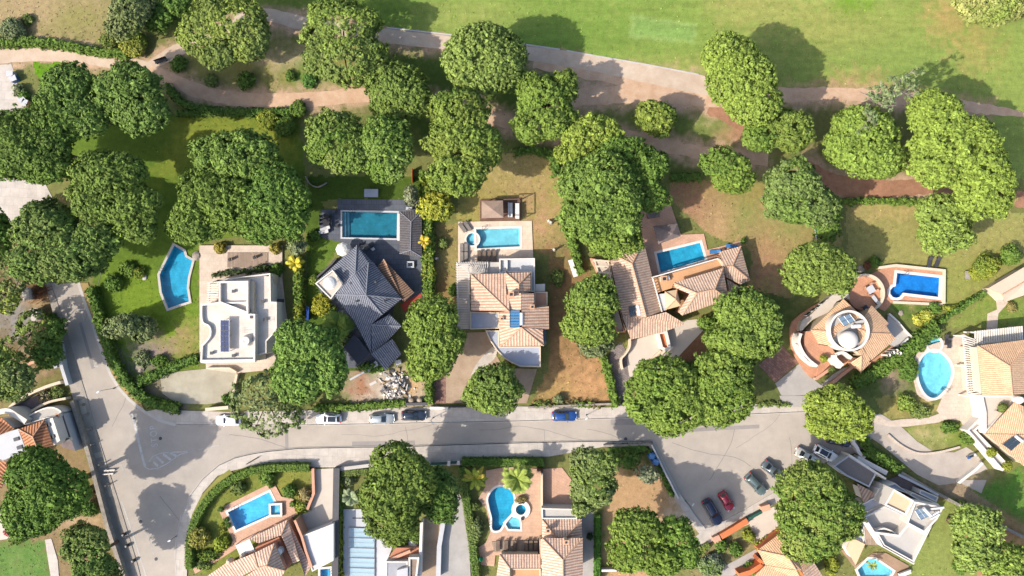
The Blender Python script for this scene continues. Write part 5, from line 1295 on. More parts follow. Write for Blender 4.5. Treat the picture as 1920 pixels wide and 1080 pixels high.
# ---------------------------------------------------------------- foliage
def unit(v): return v/(np.linalg.norm(v, axis=-1, keepdims=True)+1e-9)
class Leaves:
    """collects leaf-sized quads"""
    def __init__(s): s.co, s.col = [], []
    def puffs(s, rng, c, nr, r, col, M=16, size=0.5, flat=0.0):
        n = len(c)
        if n == 0: return
        d = unit(rng.normal(size=(n, M, 3)))
        dn = (d*nr[:, None]).sum(-1, keepdims=True)
        d = np.where(dn < -0.25, d-2*dn*nr[:, None], d)
        p = c[:, None]+d*r[:, None, None]*rng.uniform(0.35, 1.1, (n, M, 1))
        no = unit(d*0.75+nr[:, None]*(0.55+flat)+rng.normal(size=(n, M, 3))*0.38)
        t = unit(np.cross(no, rng.normal(size=(n, M, 3))))
        b = np.cross(no, t)
        sz = (r[:, None]*size*rng.uniform(0.55, 1.45, (n, M)))[..., None]
        a1, b1 = t*sz, b*sz*0.5
        q = np.stack([p-a1-b1*0.6, p+a1*0.2-b1, p+a1+b1*0.5, p-a1*0.3+b1], 2)
        s.co.append(q.reshape(-1, 3))
        cc = col[:, None]*rng.uniform(0.82, 1.2, (n, M, 1))
        s.col.append(np.repeat(cc.reshape(-1, 3), 4, 0))
    def ellipsoid(s, c, rad, col, nu=14, nv=8, low=0.35):
        u = np.linspace(0, 2*np.pi, nu+1); v = np.linspace(-np.pi/2, np.pi/2, nv+1)
        for i in range(nu):
            for j in range(nv):
                q = []
                for a, b in ((u[i], v[j]), (u[i+1], v[j]), (u[i+1], v[j+1]), (u[i], v[j+1])):
                    z = math.sin(b)
                    q.append((c[0]+rad[0]*math.cos(a)*math.cos(b), c[1]+rad[1]*math.sin(a)*math.cos(b), c[2]+rad[2]*(z if z > 0 else z*low)))
                s.co.append(np.array(q)); s.col.append(np.repeat(np.array([col]), 4, 0))
    def quads(s, q, col):
        s.co.append(np.asarray(q, float).reshape(-1, 3)); s.col.append(np.repeat(np.array([col], float), len(s.co[-1]), 0))
    def build(s, name, parent=None, loc=(0, 0, 0)):
        co = np.concatenate(s.co); col = np.concatenate(s.col)
        if parent is not None: loc = origin(parent)
        return raw_mesh(name, co, np.arange(len(co)).reshape(-1, 4), col, M_FOL, parent, tuple(loc))
def crown(L, rng, lobes, col, pr=0.42, sp=0.66, M=15, bulge=0.24, K=24, gaps=0.0, col2=None, core=True, lsize=0.5):
    lobes = [np.array(l, float) for l in lobes]
    for li, l in enumerate(lobes):
        c, r = l[:3], l[3:6]
        for layer, (rec, sps, prs) in enumerate(((0.0, 1.0, 1.0), (0.9, 0.9, 1.1))):
            if layer and not core and gaps > 0.15: continue
            n = int(1.6*math.pi*(r[0]*r[1]+0.5*(r[0]+r[1])*r[2])/(sp*sps)**2)
            i = np.arange(n)+0.5
            z = 1-1.45*i/n
            th = i*2.399963+rng.uniform(0, 6)
            d = np.stack([np.sqrt(1-z*z)*np.cos(th), np.sqrt(1-z*z)*np.sin(th), z], 1)
            d = unit(d+rng.normal(size=d.shape)*sp*0.4/r.mean())
            if layer == 0:
                kk = max(6, int(K*(r[0]*r[1])/40)); b = unit(rng.normal(size=(kk, 3))+np.array([0, 0, 0.35]))
                hole = unit(rng.normal(size=(9, 3))+np.array([0, 0, 0.6]))
            f = np.exp(0.55*kk*(d@b.T-1)).max(1)
            rr = (1-bulge)+bulge*f+(rng.normal(size=n)*pr*0.3-rec*pr*1.9)/r.mean()
            if layer == 0: rr = rr+(rng.rand(n) < 0.05)*rng.uniform(0.03, 0.1, n)      # stray sprays outside the outline
            dz = d.copy(); dz[:, 2] = np.where(d[:, 2] < 0, d[:, 2]*0.4, d[:, 2])
            p = c+dz*r*rr[:, None]
            nr = unit(d/r*r.mean()+np.array([0, 0, 0.15])+rng.normal(size=d.shape)*0.15)
            keep = rng.rand(n) > max(gaps, 0.05 if layer else 0.2)
            if gaps > 0:                                   # whole clumps missing
                keep &= ~((np.exp(14*(d@hole.T-1)).max(1) > 0.72) & (rng.rand(n) < 0.75))
            for lj, m in enumerate(lobes):
                if lj != li: keep &= (np.linalg.norm((p-m[:3])/m[3:6], axis=1) > 0.8)
            p, nr = p[keep], nr[keep]
            base = np.array(col)[None]*rng.uniform(0.78, 1.24, (len(p), 1))
            if col2 is not None:
                w_ = np.clip(wander1(p, rng), 0, 1)[:, None]
                base = base*(1-w_)+np.array(col2)[None]*w_
            L.puffs(rng, p, nr, pr*prs*np.exp(rng.normal(size=len(p))*0.25), base, M, lsize)
        if core: L.ellipsoid(c, np.maximum(r*(1-bulge*0.75)-pr*3.4, r*0.4), np.array(col)*0.9)
def wander1(p, rng):
    o = 0
    for k in range(5):
        v = rng.normal(size=3)*0.35
        o = o+np.sin(p@v+rng.uniform(0, 6))
    return 0.5+o*0.22
def trunk(parent, base, top, r, targets, mat=M_BARK):
    mb = MB()
    base, top = Vector(base), Vector(top)
    R = random.Random(int(base.x*31+base.y*17))
    pts = [base.lerp(top, k/4)+Vector((R.uniform(-.15, .15)*k, R.uniform(-.15, .15)*k, 0))*0.6 for k in range(5)]
    for k in range(4): mb.tube(pts[k], pts[k+1], r*(1.25-0.2*k), r*(1.25-0.2*(k+1)), 9, 0, k == 0)
    for tg in targets:
        tg = Vector(tg); m = pts[4].lerp(tg, 0.5)-Vector((0, 0, 0.3))
        mb.tube(pts[3].lerp(pts[4], 0.6), m, r*0.42, r*0.28, 6, 0, False); mb.tube(m, tg, r*0.28, r*0.08, 6, 0, False)
    return mb.build('trunk', mat, parent)
TREE_N = [0]
PINE, LIGHT, OLIVE, GREY, DARKG, YEL = (0.105, 0.168, 0.028), (0.148, 0.205, 0.036), (0.125, 0.165, 0.042), (0.14, 0.17, 0.075), (0.078, 0.138, 0.024), (0.20, 0.225, 0.03)
def tree(label, lobes, h, col=PINE, thick=0.62, cat='tree', name='pine_tree', group=None, gaps=0.045, bulge=0.24, pr=0.37, sp=0.58, col2=None, M=15, K=24, bark=M_BARK, core=True, tr=None, lsize=0.5, low=1.0):
    """lobes: (px, py, rx, ry[, top height]) as seen from above; h: height of the top"""
    TREE_N[0] += 1
    rng = np.random.RandomState(100+TREE_N[0])
    ml = []
    for l in lobes:
        top = l[4] if len(l) > 4 else h
        rx, ry = px2m(l[2], top-3), px2m(l[3], top-3)
        rz = max(0.8, thick*(rx+ry)/2)
        rz = min(rz, top*0.62)
        zc = top-rz
        p = P(l[0], l[1], zc)
        ml.append((p.x, p.y, zc, rx*1.03, ry*1.03, rz))
    wsum = sum(m[3]*m[4] for m in ml)
    bx, by = sum(m[0]*m[3]*m[4] for m in ml)/wsum, sum(m[1]*m[3]*m[4] for m in ml)/wsum
    zc = min(m[2] for m in ml)
    t = thing(name, label, cat, (bx, by, 0), group)
    col = tuple(np.array(col)*rng.uniform(0.95, 1.2)*np.array([rng.uniform(0.97, 1.15), 1, rng.uniform(0.9, 1.3)]))
    L = Leaves(); crown(L, rng, ml, col, pr, sp, M, bulge, K, gaps, col2, core, lsize); L.build('crown', t)
    R = tr or max(0.12, 0.045*math.sqrt(wsum))
    tg = []
    for m in ml:
        for a in range(4 if len(ml) > 1 else 6):
            an = a*6.28/(4 if len(ml) > 1 else 6)+TREE_N[0]
            tg.append((m[0]+m[3]*0.6*math.cos(an), m[1]+m[4]*0.6*math.sin(an), m[2]+m[5]*0.35))
    trunk(t, (bx, by, 0), (bx+0.2, by+0.1, max(zc*0.9, 0.8)), R, tg, bark)
    return t
def shrub(label, px, py, r, h, col=DARKG, name='shrub', cat='shrub', group=None, gaps=0.0, ry=None, col2=None, pr=0.28, formal=False):
    TREE_N[0] += 1
    rng = np.random.RandomState(300+TREE_N[0])
    rx = px2m(r, h/2); ry_ = px2m(ry or r, h/2)
    p = P(px, py, h*0.45)
    L = Leaves()
    crown(L, rng, [(p.x, p.y, h*0.42, rx, ry_, h*0.58)], col, min(pr, rx*0.35), max(0.26, min(0.42, rx*0.32)), 12, 0.08 if formal else 0.34, 18, gaps, col2, True, 0.5)
    o = L.build(name, None, (p.x, p.y, 0))
    return tag(o, label, cat, group)
def hedge(label, pts, wpx, h, col=DARKG, formal=False, curve=True, z0=0.0, col2=None, cat='hedge', name='hedge', gaps=0.0, group=None):
    TREE_N[0] += 1
    rng = np.random.RandomState(500+TREE_N[0])
    sm = smooth(pts, 6, False) if (curve and len(pts) > 2) else pts
    w3 = [P(p[0], p[1], h*0.9) for p in sm]
    wd = px2m(wpx, h)
    C, N, RR = [], [], []
    L = Leaves()
    sp = 0.3 if formal else 0.38
    pr = 0.22 if formal else 0.34
    for a, b in zip(w3, w3[1:]):
        ln = (b-a).length
        if ln < 1e-4: continue
        t = (b-a)/ln; n = Vector((-t.y, t.x, 0))
        k = max(1, int(ln/sp))
        for i in range(k):
            base = a.lerp(b, (i+0.5)/k)
            m = max(2, int(wd/sp))
            for j in range(m):
                o = ((j+0.5)/m-0.5)*wd*0.86
                C.append((base.x+n.x*o, base.y+n.y*o, z0+h-pr*0.7)); N.append((0, 0, 1))
            for s in (-1, 1):
                for zz in np.arange(0.25, h-0.2, sp*1.3):
                    C.append((base.x+n.x*s*(wd/2-pr*0.4), base.y+n.y*s*(wd/2-pr*0.4), z0+zz)); N.append((n.x*s, n.y*s, 0.2))
        e = wd*0.36
        A_ = [(a.x+n.x*e, a.y+n.y*e), (a.x-n.x*e, a.y-n.y*e), (b.x-n.x*e, b.y-n.y*e), (b.x+n.x*e, b.y+n.y*e)]
        zt = z0+h*0.86
        if gaps < 0.2:
            L.quads([(x, y, zt) for x, y in A_], np.array(col)*0.9)
            for u, v in ((0, 3), (1, 2)): L.quads([A_[u]+(z0,), A_[v]+(z0,), A_[v]+(zt,), A_[u]+(zt,)], np.array(col)*0.9)
    C, N = np.array(C), unit(np.array(N, float))
    amp = 0.04 if formal else 0.16
    C = C+rng.normal(size=C.shape)*amp
    keep = rng.rand(len(C)) > gaps
    C, N = C[keep], N[keep]
    cc = np.array(col)[None]*rng.uniform(0.8, 1.2, (len(C), 1))
    if col2 is not None:
        w_ = np.clip(wander1(C*1.8, rng)*1.6-0.3, 0, 1)[:, None]; cc = cc*(1-w_)+np.array(col2)*w_
    L.puffs(rng, C, N, pr*rng.uniform(0.8, 1.25, len(C)), cc, 11, 0.55, 0.4 if formal else 0.0)
    q = w3[len(w3)//2]
    o = L.build(name, None, (q.x, q.y, 0))
    return tag(o, label, cat, group)
def frond(L, base, az, length, up, droop, col, wd=0.5, rng=None, n=9):
    """one feather leaf: leaflets on both sides of a drooping rib"""
    d = np.array([math.cos(az), math.sin(az), 0]); s = np.array([-d[1], d[0], 0])
    P0 = []
    for k in range(n+1):
        t = k/n
        P0.append(np.array(base)+d*length*t*(1-0.12*t)+np.array([0, 0, 1])*(up*t-droop*t*t))
    for k in range(n):
        a, b = P0[k], P0[k+1]
        m = (k+0.5)/n
        wv = wd*math.sin(math.pi*min(1, 0.12+m*0.92))**0.7
        for sg in (-1, 1):
            tip = s*sg*wv+d*wv*0.55+np.array([0, 0, -0.18*wv-0.05*rng.rand()])
            L.quads([a, b, b+tip*0.95, a+tip*0.8+d*0.02], np.array(col)*rng.uniform(0.75, 1.25))
def palm(label, px, py, r, h, col=(0.14, 0.2, 0.04), n=16, name='palm_tree', cat='palm', group=None, wd=0.42, up=0.5, dead=None):
    TREE_N[0] += 1
    rng = np.random.RandomState(700+TREE_N[0])
    p = P(px, py, h); R = px2m(r, h)
    t = thing(name, label, cat, (p.x, p.y, 0), group)
    L = Leaves()
    for k in range(n):
        az = k*2.399963+rng.uniform(-.2, .2); inner = k/n
        c = col if (dead is None or rng.rand() > 0.3) else dead
        frond(L, (p.x, p.y, h), az, R*(1.08-0.35*inner)*rng.uniform(0.9, 1.1), R*(up+0.7*inner), R*(0.55+0.3*(1-inner)), c, wd*max(0.6, R/2.2), rng)
    L.build('fronds', t)
    mb = MB()
    for k in range(5): mb.tube((p.x, p.y, h*k/5), (p.x, p.y, h*(k+1)/5+0.02), 0.2-0.015*k+(0.05 if k == 4 else 0), 0.19-0.015*k, 9, 0, False)
    mb.build('trunk', M_BARK, t)
    return t
def dead_tree(label, base, tips, r, h, tufts=None, col=GREY, name='bare_tree'):
    """bare limbs from a base pixel to tip pixels"""
    b = P(base[0], base[1], 0)
    t = thing(name, label, 'tree', b)
    R = random.Random(5+len(tips)); mb = MB()
    L = Leaves(); rng = np.random.RandomState(61+len(tips))
    fork = b+Vector((0, 0, h*0.55)); mb.tube(b, fork, r*1.2, r, 9)
    pts = []
    for (x, y, z) in tips:
        e = P(x, y, z); m = fork.lerp(e, 0.5)+Vector((R.uniform(-.6, .6), R.uniform(-.6, .6), R.uniform(0, .6)))
        mb.tube(fork, m, r*0.75, r*0.5, 7, 0, False); mb.tube(m, e, r*0.5, r*0.12, 6, 0, False)
        for k in range(7):
            q = m.lerp(e, R.uniform(0, 0.95)); d = Vector((R.uniform(-1, 1), R.uniform(-1, 1), R.uniform(-0.1, .5)))
            f = q+d*R.uniform(0.9, 2.0); mb.tube(q, f, r*0.22, r*0.06, 5, 0, False)
            for j in range(4):
                g = q.lerp(f, R.uniform(0.4, 1)); e2 = g+Vector((R.uniform(-1, 1), R.uniform(-1, 1), R.uniform(-.2, .5)))*0.6
                mb.tube(g, e2, r*0.09, r*0.03, 4, 0, False); pts.append(tuple(e2))
    mb.build('trunk', M_GBARK, t)
    if tufts:
        C = np.array(pts); C = C[rng.rand(len(C)) < tufts]
        C = np.concatenate([C, C+rng.normal(size=C.shape)*0.35])
        L.puffs(rng, C, np.tile([[0, 0, 1.0]], (len(C), 1)), rng.uniform(0.25, 0.5, len(C)), np.tile([col], (len(C), 1))*rng.uniform(.8, 1.2, (len(C), 1)), 9, 0.45)
        L.build('crown', t)
    return t
# ================================================================ large trees
T = tree
T('greyish evergreen with open crown at the top edge beside the track fork', [(248, 22, 46, 40, 8), (232, 45, 34, 30, 7)], 8, GREY, gaps=0.12, bulge=0.4, name='evergreen_tree', col2=DARKG)
T('sparse pale pine with twigs showing above the fork of the track', [(420, 48, 82, 62, 10), (470, 75, 45, 45, 9.5), (372, 70, 42, 45, 9), (410, 105, 38, 28, 9)], 10, LIGHT, thick=0.5, gaps=0.11, bulge=0.3, core=False, col2=OLIVE)
T('sparse pale pine with brown gaps over the cart path at the top', [(640, 55, 82, 62, 10), (660, 105, 70, 58, 10), (605, 110, 45, 45, 9)], 10, LIGHT, thick=0.5, gaps=0.1, bulge=0.3, core=False, col2=OLIVE)
T('dark green pine nearest the bright grass corner below the left sandy track', [(128, 160, 50, 46, 14), (125, 205, 62, 55, 14), (165, 220, 40, 40, 13.5)], 14, PINE, bulge=0.3)
T('round pine overlapping the sandy track right of its fork', [(245, 160, 60, 46, 14), (265, 205, 62, 48, 14), (215, 175, 40, 40, 13.5)], 14, PINE, bulge=0.3)
T('broad pine at the left edge over the white forecourt', [(55, 275, 92, 75, 15), (95, 240, 60, 55, 14.5), (90, 310, 50, 40, 14)], 15, DARKG, bulge=0.26, col2=PINE)
T('tall bright pine on the lawn between the white forecourt and the white villa', [(205, 335, 76, 55, 14.5), (240, 385, 66, 48, 14), (185, 370, 52, 50, 14), (262, 430, 40, 28, 12.5)], 14.5, PINE, bulge=0.28)
T('wide pine with pale dry patches over the top end of the left road', [(95, 430, 72, 58, 13.5), (130, 480, 80, 55, 13.5), (70, 490, 55, 42, 13), (180, 450, 48, 50, 12.5)], 13.5, PINE, bulge=0.3, col2=OLIVE, gaps=0.06)
T('pine whose dark crown leans over the left garden lawn above the angular pool', [(450, 300, 78, 58, 13), (395, 290, 40, 38, 12)], 13, PINE, bulge=0.3)
T('broad pine just above the tip of the angular pool', [(390, 375, 66, 62, 13), (365, 420, 55, 45, 12.5), (440, 390, 50, 55, 13)], 13, PINE, bulge=0.28)
T('broad pine above the wooden deck of the white villa', [(520, 370, 68, 64, 13.5), (490, 420, 55, 35, 12.5), (545, 410, 38, 40, 12.5)], 13.5, DARKG, bulge=0.28, col2=PINE)
T('wide pine above the dark house, left half of a joined pair', [(628, 262, 60, 58, 13), (650, 290, 55, 42, 12.5)], 13, LIGHT, bulge=0.28, col2=PINE)
T('wide pine above the dark house, right half of a joined pair', [(720, 270, 66, 50, 13), (725, 312, 42, 33, 12)], 13, LIGHT, bulge=0.28, col2=PINE)
T('round pine at the end of the sandy track below the second sparse pine', [(745, 165, 60, 46, 10), (740, 195, 58, 32, 9.5), (775, 185, 38, 38, 9.5)], 10, PINE, bulge=0.28, col2=LIGHT)
T('tall lobed pine between the dome-shaped pine and the pool gazebo', [(860, 215, 62, 48, 13), (865, 265, 72, 50, 13), (862, 325, 60, 46, 13), (905, 285, 34, 40, 12)], 13, LIGHT, bulge=0.32, col2=PINE)
T('smooth dome-shaped pine beside the cart path casting a round shadow on the fairway', [(905, 110, 82, 69, 13)], 13, LIGHT, thick=0.72, bulge=0.13, K=14)
T('lobed pine right of the dome-shaped pine on the track', [(1010, 180, 55, 50, 11), (1025, 220, 56, 46, 10.5), (1055, 165, 30, 40, 9.5), (990, 240, 36, 30, 10)], 11, PINE, bulge=0.4, col2=LIGHT)
T('pale pine at the top corner of the tan lawn in the middle', [(1095, 255, 56, 42, 10), (1130, 245, 45, 30, 9.5), (1080, 290, 40, 28, 9.5)], 10, LIGHT, bulge=0.34)
T('dark lobed pine on the right flank of the big middle pine', [(1212, 320, 44, 48, 11), (1222, 365, 34, 34, 10), (1165, 285, 44, 38, 10.5)], 11, DARKG, bulge=0.4, col2=PINE)
T('biggest dark pine in the middle above the long tiled wing', [(1125, 350, 84, 64, 14.5), (1105, 400, 64, 48, 14), (1165, 395, 44, 50, 13.5)], 14.5, PINE, bulge=0.24)
T('bright pine crown touching the north end of the long tiled wing', [(1150, 448, 56, 36, 10), (1130, 435, 42, 30, 9.5)], 10, LIGHT, bulge=0.22, col2=PINE)
T('small round pine alone on the earth bank between the tracks', [(1228, 220, 38, 38, 7)], 7, LIGHT, bulge=0.3, col2=PINE)
T('bright elongated pine at the fairway edge with a big shadow', [(1365, 108, 54, 44, 13), (1392, 150, 66, 60, 13.5), (1415, 195, 52, 42, 13)], 13.5, LIGHT, thick=0.7, bulge=0.14, K=18)
T('lower bright pine behind the elongated fairway pine', [(1470, 245, 62, 42, 10), (1425, 255, 40, 36, 9.5)], 10, LIGHT, bulge=0.34, col2=PINE)
T('grey green pine above the teal garden swing', [(1490, 345, 58, 52, 12), (1500, 385, 72, 45, 11.5)], 12, OLIVE, bulge=0.32, col2=PINE)
T('pine with rounded lobes above the tan garden of the winged villa', [(1350, 305, 36, 30, 9), (1370, 335, 44, 28, 8.5), (1385, 315, 28, 26, 8.5)], 9, LIGHT, bulge=0.3, col2=PINE)
T('bright pine left of the largest right-hand pine', [(1622, 245, 66, 50, 11.5), (1640, 300, 62, 40, 11), (1585, 270, 42, 45, 10.5)], 11.5, LIGHT, bulge=0.26)
T('largest bright pine mass at the right below the fairway shadow', [(1755, 215, 54, 50, 12.5), (1790, 275, 84, 70, 13), (1845, 340, 62, 72, 12.5), (1750, 310, 50, 45, 12)], 13, LIGHT, thick=0.5, bulge=0.26)
T('bright pine in the dry lawn above the vivid blue pool', [(1765, 400, 52, 44, 9.5), (1768, 440, 56, 40, 9)], 9.5, LIGHT, bulge=0.28)
T('round bright pine beside the roof of the round villa', [(1535, 500, 66, 50, 11), (1510, 520, 40, 34, 10.5), (1570, 515, 34, 36, 10.5)], 11, LIGHT, thick=0.7, bulge=0.2)
T('pale pine cut by the top right corner over the fairway', [(1860, 5, 72, 48, 9)], 9, (0.2, 0.235, 0.07), thick=0.6, bulge=0.2, gaps=0.05, col2=LIGHT)
dead_tree('bare grey tree with forked pale branches at the edge of the fairway', (1600, 222), [(1712, 132, 14), (1690, 145, 13), (1716, 160, 13), (1612, 172, 12.5), (1650, 150, 13), (1660, 200, 12.5), (1618, 240, 12.5), (1680, 178, 13)], 0.3, 15, 0.5, (0.14, 0.18, 0.075))
T('rounded pine beside the pergola wall of the winged villa', [(1110, 560, 52, 46, 9), (1105, 610, 54, 40, 9)], 9, PINE, bulge=0.32, col2=LIGHT)
T('pale grey olive tree below the pine beside the pergola wall', [(1115, 648, 36, 24, 5)], 5, GREY, bulge=0.4, gaps=0.1, name='olive_tree')
T('pine in front of the winged villa beside its terrace wall', [(1400, 590, 64, 50, 11), (1390, 640, 70, 46, 11), (1430, 610, 40, 42, 10.5)], 11, PINE, bulge=0.28, col2=LIGHT)
T('broad pine over the road and pavement in front of the cobbled drive', [(1242, 715, 66, 46, 11), (1258, 760, 78, 56, 11), (1205, 750, 34, 46, 10.5)], 11, PINE, bulge=0.24, col2=LIGHT)
T('pine joined to the broad road pine on its right', [(1352, 705, 58, 54, 11), (1345, 755, 56, 46, 10.5), (1380, 742, 34, 44, 10.5)], 11, PINE, bulge=0.26, col2=LIGHT)
T('big pine in front of the dark house beside the sparse white-speckled tree', [(575, 650, 66, 54, 12), (565, 710, 60, 46, 12), (620, 690, 38, 50, 11.5)], 12, PINE, bulge=0.28)
T('tall oval pine between the dark house and the tan driveway', [(810, 600, 50, 48, 10), (820, 650, 54, 48, 10), (805, 680, 44, 40, 9.5)], 10, PINE, bulge=0.28, col2=LIGHT)
T('small round pine over the pavement at the tan driveway', [(925, 730, 53, 50, 8.5)], 8.5, PINE, bulge=0.26, col2=LIGHT)
T('sparse tree with white blossom over the parked white car', [(495, 735, 60, 46, 7), (510, 785, 58, 34, 6.5), (460, 760, 30, 34, 6.5)], 7, (0.12, 0.16, 0.05), thick=0.5, bulge=0.4, gaps=0.34, core=False, col2=(0.18, 0.2, 0.09), name='sparse_tree', K=40)  # no blossom: crown left open so pale ground shows between the leaves
T('pine over the driveway mouth at the right end of the road', [(1560, 755, 52, 36, 8.5), (1580, 780, 60, 48, 8.5), (1545, 790, 40, 32, 8)], 8.5, LIGHT, bulge=0.3, gaps=0.06)
T('dense bright green tree at the left edge below the rust roofed house', [(75, 890, 64, 52, 15.5), (95, 925, 74, 55, 15.5), (65, 960, 60, 50, 15)], 15.5, (0.085, 0.15, 0.02), bulge=0.22, col2=DARKG, name='broadleaf_tree')
T('dark shrubby tree at the bottom left beside the road wall', [(165, 1020, 50, 40, 10), (180, 1065, 48, 40, 10)], 10, DARKG, bulge=0.4, gaps=0.1, col2=OLIVE, name='broadleaf_tree')
T('large pine beside the covered pool reaching over the pavement', [(735, 935, 60, 78, 13.5), (745, 865, 48, 36, 12.5), (770, 900, 50, 50, 13)], 13.5, PINE, bulge=0.2, thick=0.62)
T('round darker pine joined to the large pine by the grey driveway', [(826, 928, 38, 52, 9)], 9, OLIVE, bulge=0.2, col2=DARKG)
T('open tree with pale bare twigs beside the tan courtyard', [(1110, 870, 50, 34, 10.5), (1105, 915, 52, 42, 10.5), (1090, 950, 20, 16, 9.5)], 10.5, PINE, bulge=0.45, gaps=0.12, col2=(0.15, 0.19, 0.06), core=False, name='broadleaf_tree')
T('pine left of a joined pair on the bare brown plot', [(1195, 995, 50, 45, 12), (1185, 1035, 46, 40, 12), (1240, 1050, 38, 34, 11.5)], 12, PINE, bulge=0.26, col2=LIGHT)
T('pine right of a joined pair on the bare brown plot beside the parking bay', [(1268, 1000, 36, 30, 11), (1285, 1035, 30, 36, 11)], 11, PINE, bulge=0.34)
T('large pine between the parked cars and the modern white house', [(1520, 915, 66, 48, 12), (1535, 970, 82, 62, 12), (1520, 1015, 56, 36, 11.5)], 12, LIGHT, bulge=0.22, col2=PINE)
T('bright pine at the lower right lawn of the modern white house', [(1830, 985, 46, 42, 9), (1825, 1030, 44, 40, 9)], 9, LIGHT, bulge=0.26)
T('bright pine cut by the bottom right corner', [(1885, 1060, 52, 40, 9)], 9, LIGHT, bulge=0.26)
T('small yellow-green tree between the hedge and the pool gazebo', [(818, 385, 33, 32, 5)], 5, YEL, bulge=0.32, name='broadleaf_tree', col2=LIGHT)
T('feathery pale green conifer on the lawn below the angular pool', [(235, 612, 40, 28, 6), (275, 620, 28, 26, 4.5)], 6, (0.13, 0.17, 0.06), bulge=0.5, thick=0.9, name='conifer', K=30)
# scrub at the left edge
T('thin pine in the scrub at the left edge above the white gate pillars', [(20, 520, 42, 46, 6.5), (50, 500, 26, 24, 6)], 6.5, OLIVE, gaps=0.25, bulge=0.4, core=False, name='scrub_tree')
T('thin pine in the scrub left of the red twig heap', [(12, 560, 28, 30, 6)], 6, LIGHT, gaps=0.25, bulge=0.4, core=False, name='scrub_tree')
T('thin scrub tree beside the grey pond patch at the left edge', [(62, 615, 36, 40, 6), (40, 650, 34, 28, 5.5)], 6, LIGHT, gaps=0.28, bulge=0.4, core=False, name='scrub_tree', col2=OLIVE)
T('dark scrub tree beside the left road above the ramp wall', [(92, 655, 30, 38, 5), (105, 620, 20, 24, 5)], 5, DARKG, gaps=0.1, bulge=0.4, name='scrub_tree')
T('tall dense scrub tree above the curved ramp wall', [(18, 714, 50, 38, 12), (-25, 690, 50, 44, 12)], 12, OLIVE, gaps=0.05, bulge=0.35, name='scrub_tree', col2=LIGHT)  # crown enlarged and thickened, partly out of view, for its shadow on the road
T('dark evergreen at the left edge below the white forecourt', [(-5, 440, 34, 46, 8)], 8, DARKG, bulge=0.3)
T('dark tree in the shade above the dry lawn at the top edge', [(300, 30, 40, 30, 5), (330, 10, 36, 24, 5)], 5, DARKG, bulge=0.35, name='broadleaf_tree')
T('blue-green cypress at the corner between the white villa and the hedge', [(557, 460, 15, 17, 4)], 4, GREY, thick=1.0, bulge=0.3, name='cypress')
T('grey-green cypress at the corner of the dark stone deck', [(772, 366, 13, 20, 4)], 4, GREY, thick=1.0, bulge=0.3, name='cypress')
T('dark green garden tree behind the teal garden swing', [(1550, 430, 24, 26, 5), (1562, 400, 16, 18, 4.5)], 5, DARKG, bulge=0.35, name='broadleaf_tree', col2=PINE)
T('low dark tree hiding the fence at the top of the tan plot', [(1180, 865, 18, 14, 3)], 3, DARKG, bulge=0.3, name='broadleaf_tree')
T('small dark tree on the bare brown plot with a round shadow', [(1215, 890, 22, 16, 3.5)], 3.5, GREY, gaps=0.2, bulge=0.4, name='broadleaf_tree')

# ================================================================ hedges
Hd = hedge
Hd('green hedge along the dry field above the left sandy track', [(-30, 78), (60, 77), (120, 84), (180, 95), (238, 101)], 15, 1.4, PINE)
Hd('tall dark hedge along the verge of the left road', [(168, 540), (178, 580), (190, 622), (204, 664), (222, 700), (246, 730), (280, 754), (334, 768)], 17, 1.8, DARKG, col2=PINE)
Hd('dark hedge between the villa lawn and the driveway of the white villa', [(258, 716), (298, 700), (330, 684), (368, 672)], 15, 1.6, DARKG)
Hd('narrow yellow-green hedge between the white villa and the slate house', [(556, 478), (558, 530), (557, 600)], 13, 2.2, YEL, col2=PINE)
Hd('long mixed hedge between the slate house and the peach pool terrace', [(797, 320), (800, 420), (802, 500), (803, 556)], 20, 2.2, PINE, col2=YEL)
Hd('short hedge end beside the brick strip at the road', [(804, 702), (805, 758)], 11, 1.6, PINE, curve=False)
Hd('low clipped hedge behind the parked white and silver cars', [(588, 766), (660, 764), (758, 757)], 11, 1.1, PINE, curve=False)
Hd('patchy low hedge along the dry plot at the pavement', [(998, 760), (1060, 757), (1122, 760)], 10, 0.8, PINE, gaps=0.3, col2=(0.16, 0.13, 0.06))
Hd('slim hedge between the dry plot and the cobbled drive', [(1132, 668), (1145, 712), (1154, 764)], 12, 1.5, PINE)
Hd('hedge between the tan lawn and the winged villa', [(1060, 415), (1076, 462), (1090, 512)], 12, 1.6, PINE)
Hd('short hedge at the top of the tan lawn under the pines', [(965, 285), (1000, 281), (1034, 292), (1044, 330)], 13, 1.3, DARKG)
Hd('dark hedge below the small lone pine on the bank', [(1258, 331), (1316, 332)], 12, 1.3, DARKG, curve=False)
Hd('low hedge at the edge of the red earth track on the right', [(1575, 378), (1640, 376), (1730, 380)], 8, 1.0, PINE)
Hd('diagonal hedge between the round villa and the egg-shaped pool', [(1760, 612), (1700, 660), (1650, 696), (1602, 722)], 23, 2.0, DARKG, col2=PINE)
Hd('thin dark leafy strip running diagonally up to the cream outbuilding', [(1764, 606), (1800, 580), (1846, 550)], 7, 1.4, DARKG)  # narrow row of dark leaves along the thin diagonal line
Hd('neat curved hedge round the garden with the tilted pool', [(354, 1068), (354, 1020), (362, 985), (382, 946), (414, 912), (456, 889), (505, 878), (580, 877)], 15, 1.5, PINE, formal=True, col2=(0.1, 0.15, 0.03))
Hd('narrow yellow-leaved hedge along the grey wall of the covered pool plot', [(635, 885), (634, 960), (633, 1090)], 9, 1.4, (0.2, 0.22, 0.03), curve=False, col2=DARKG)
Hd('clipped pale hedge at the pavement above the fan palm', [(640, 888), (700, 883)], 12, 1.4, OLIVE, formal=True, curve=False)
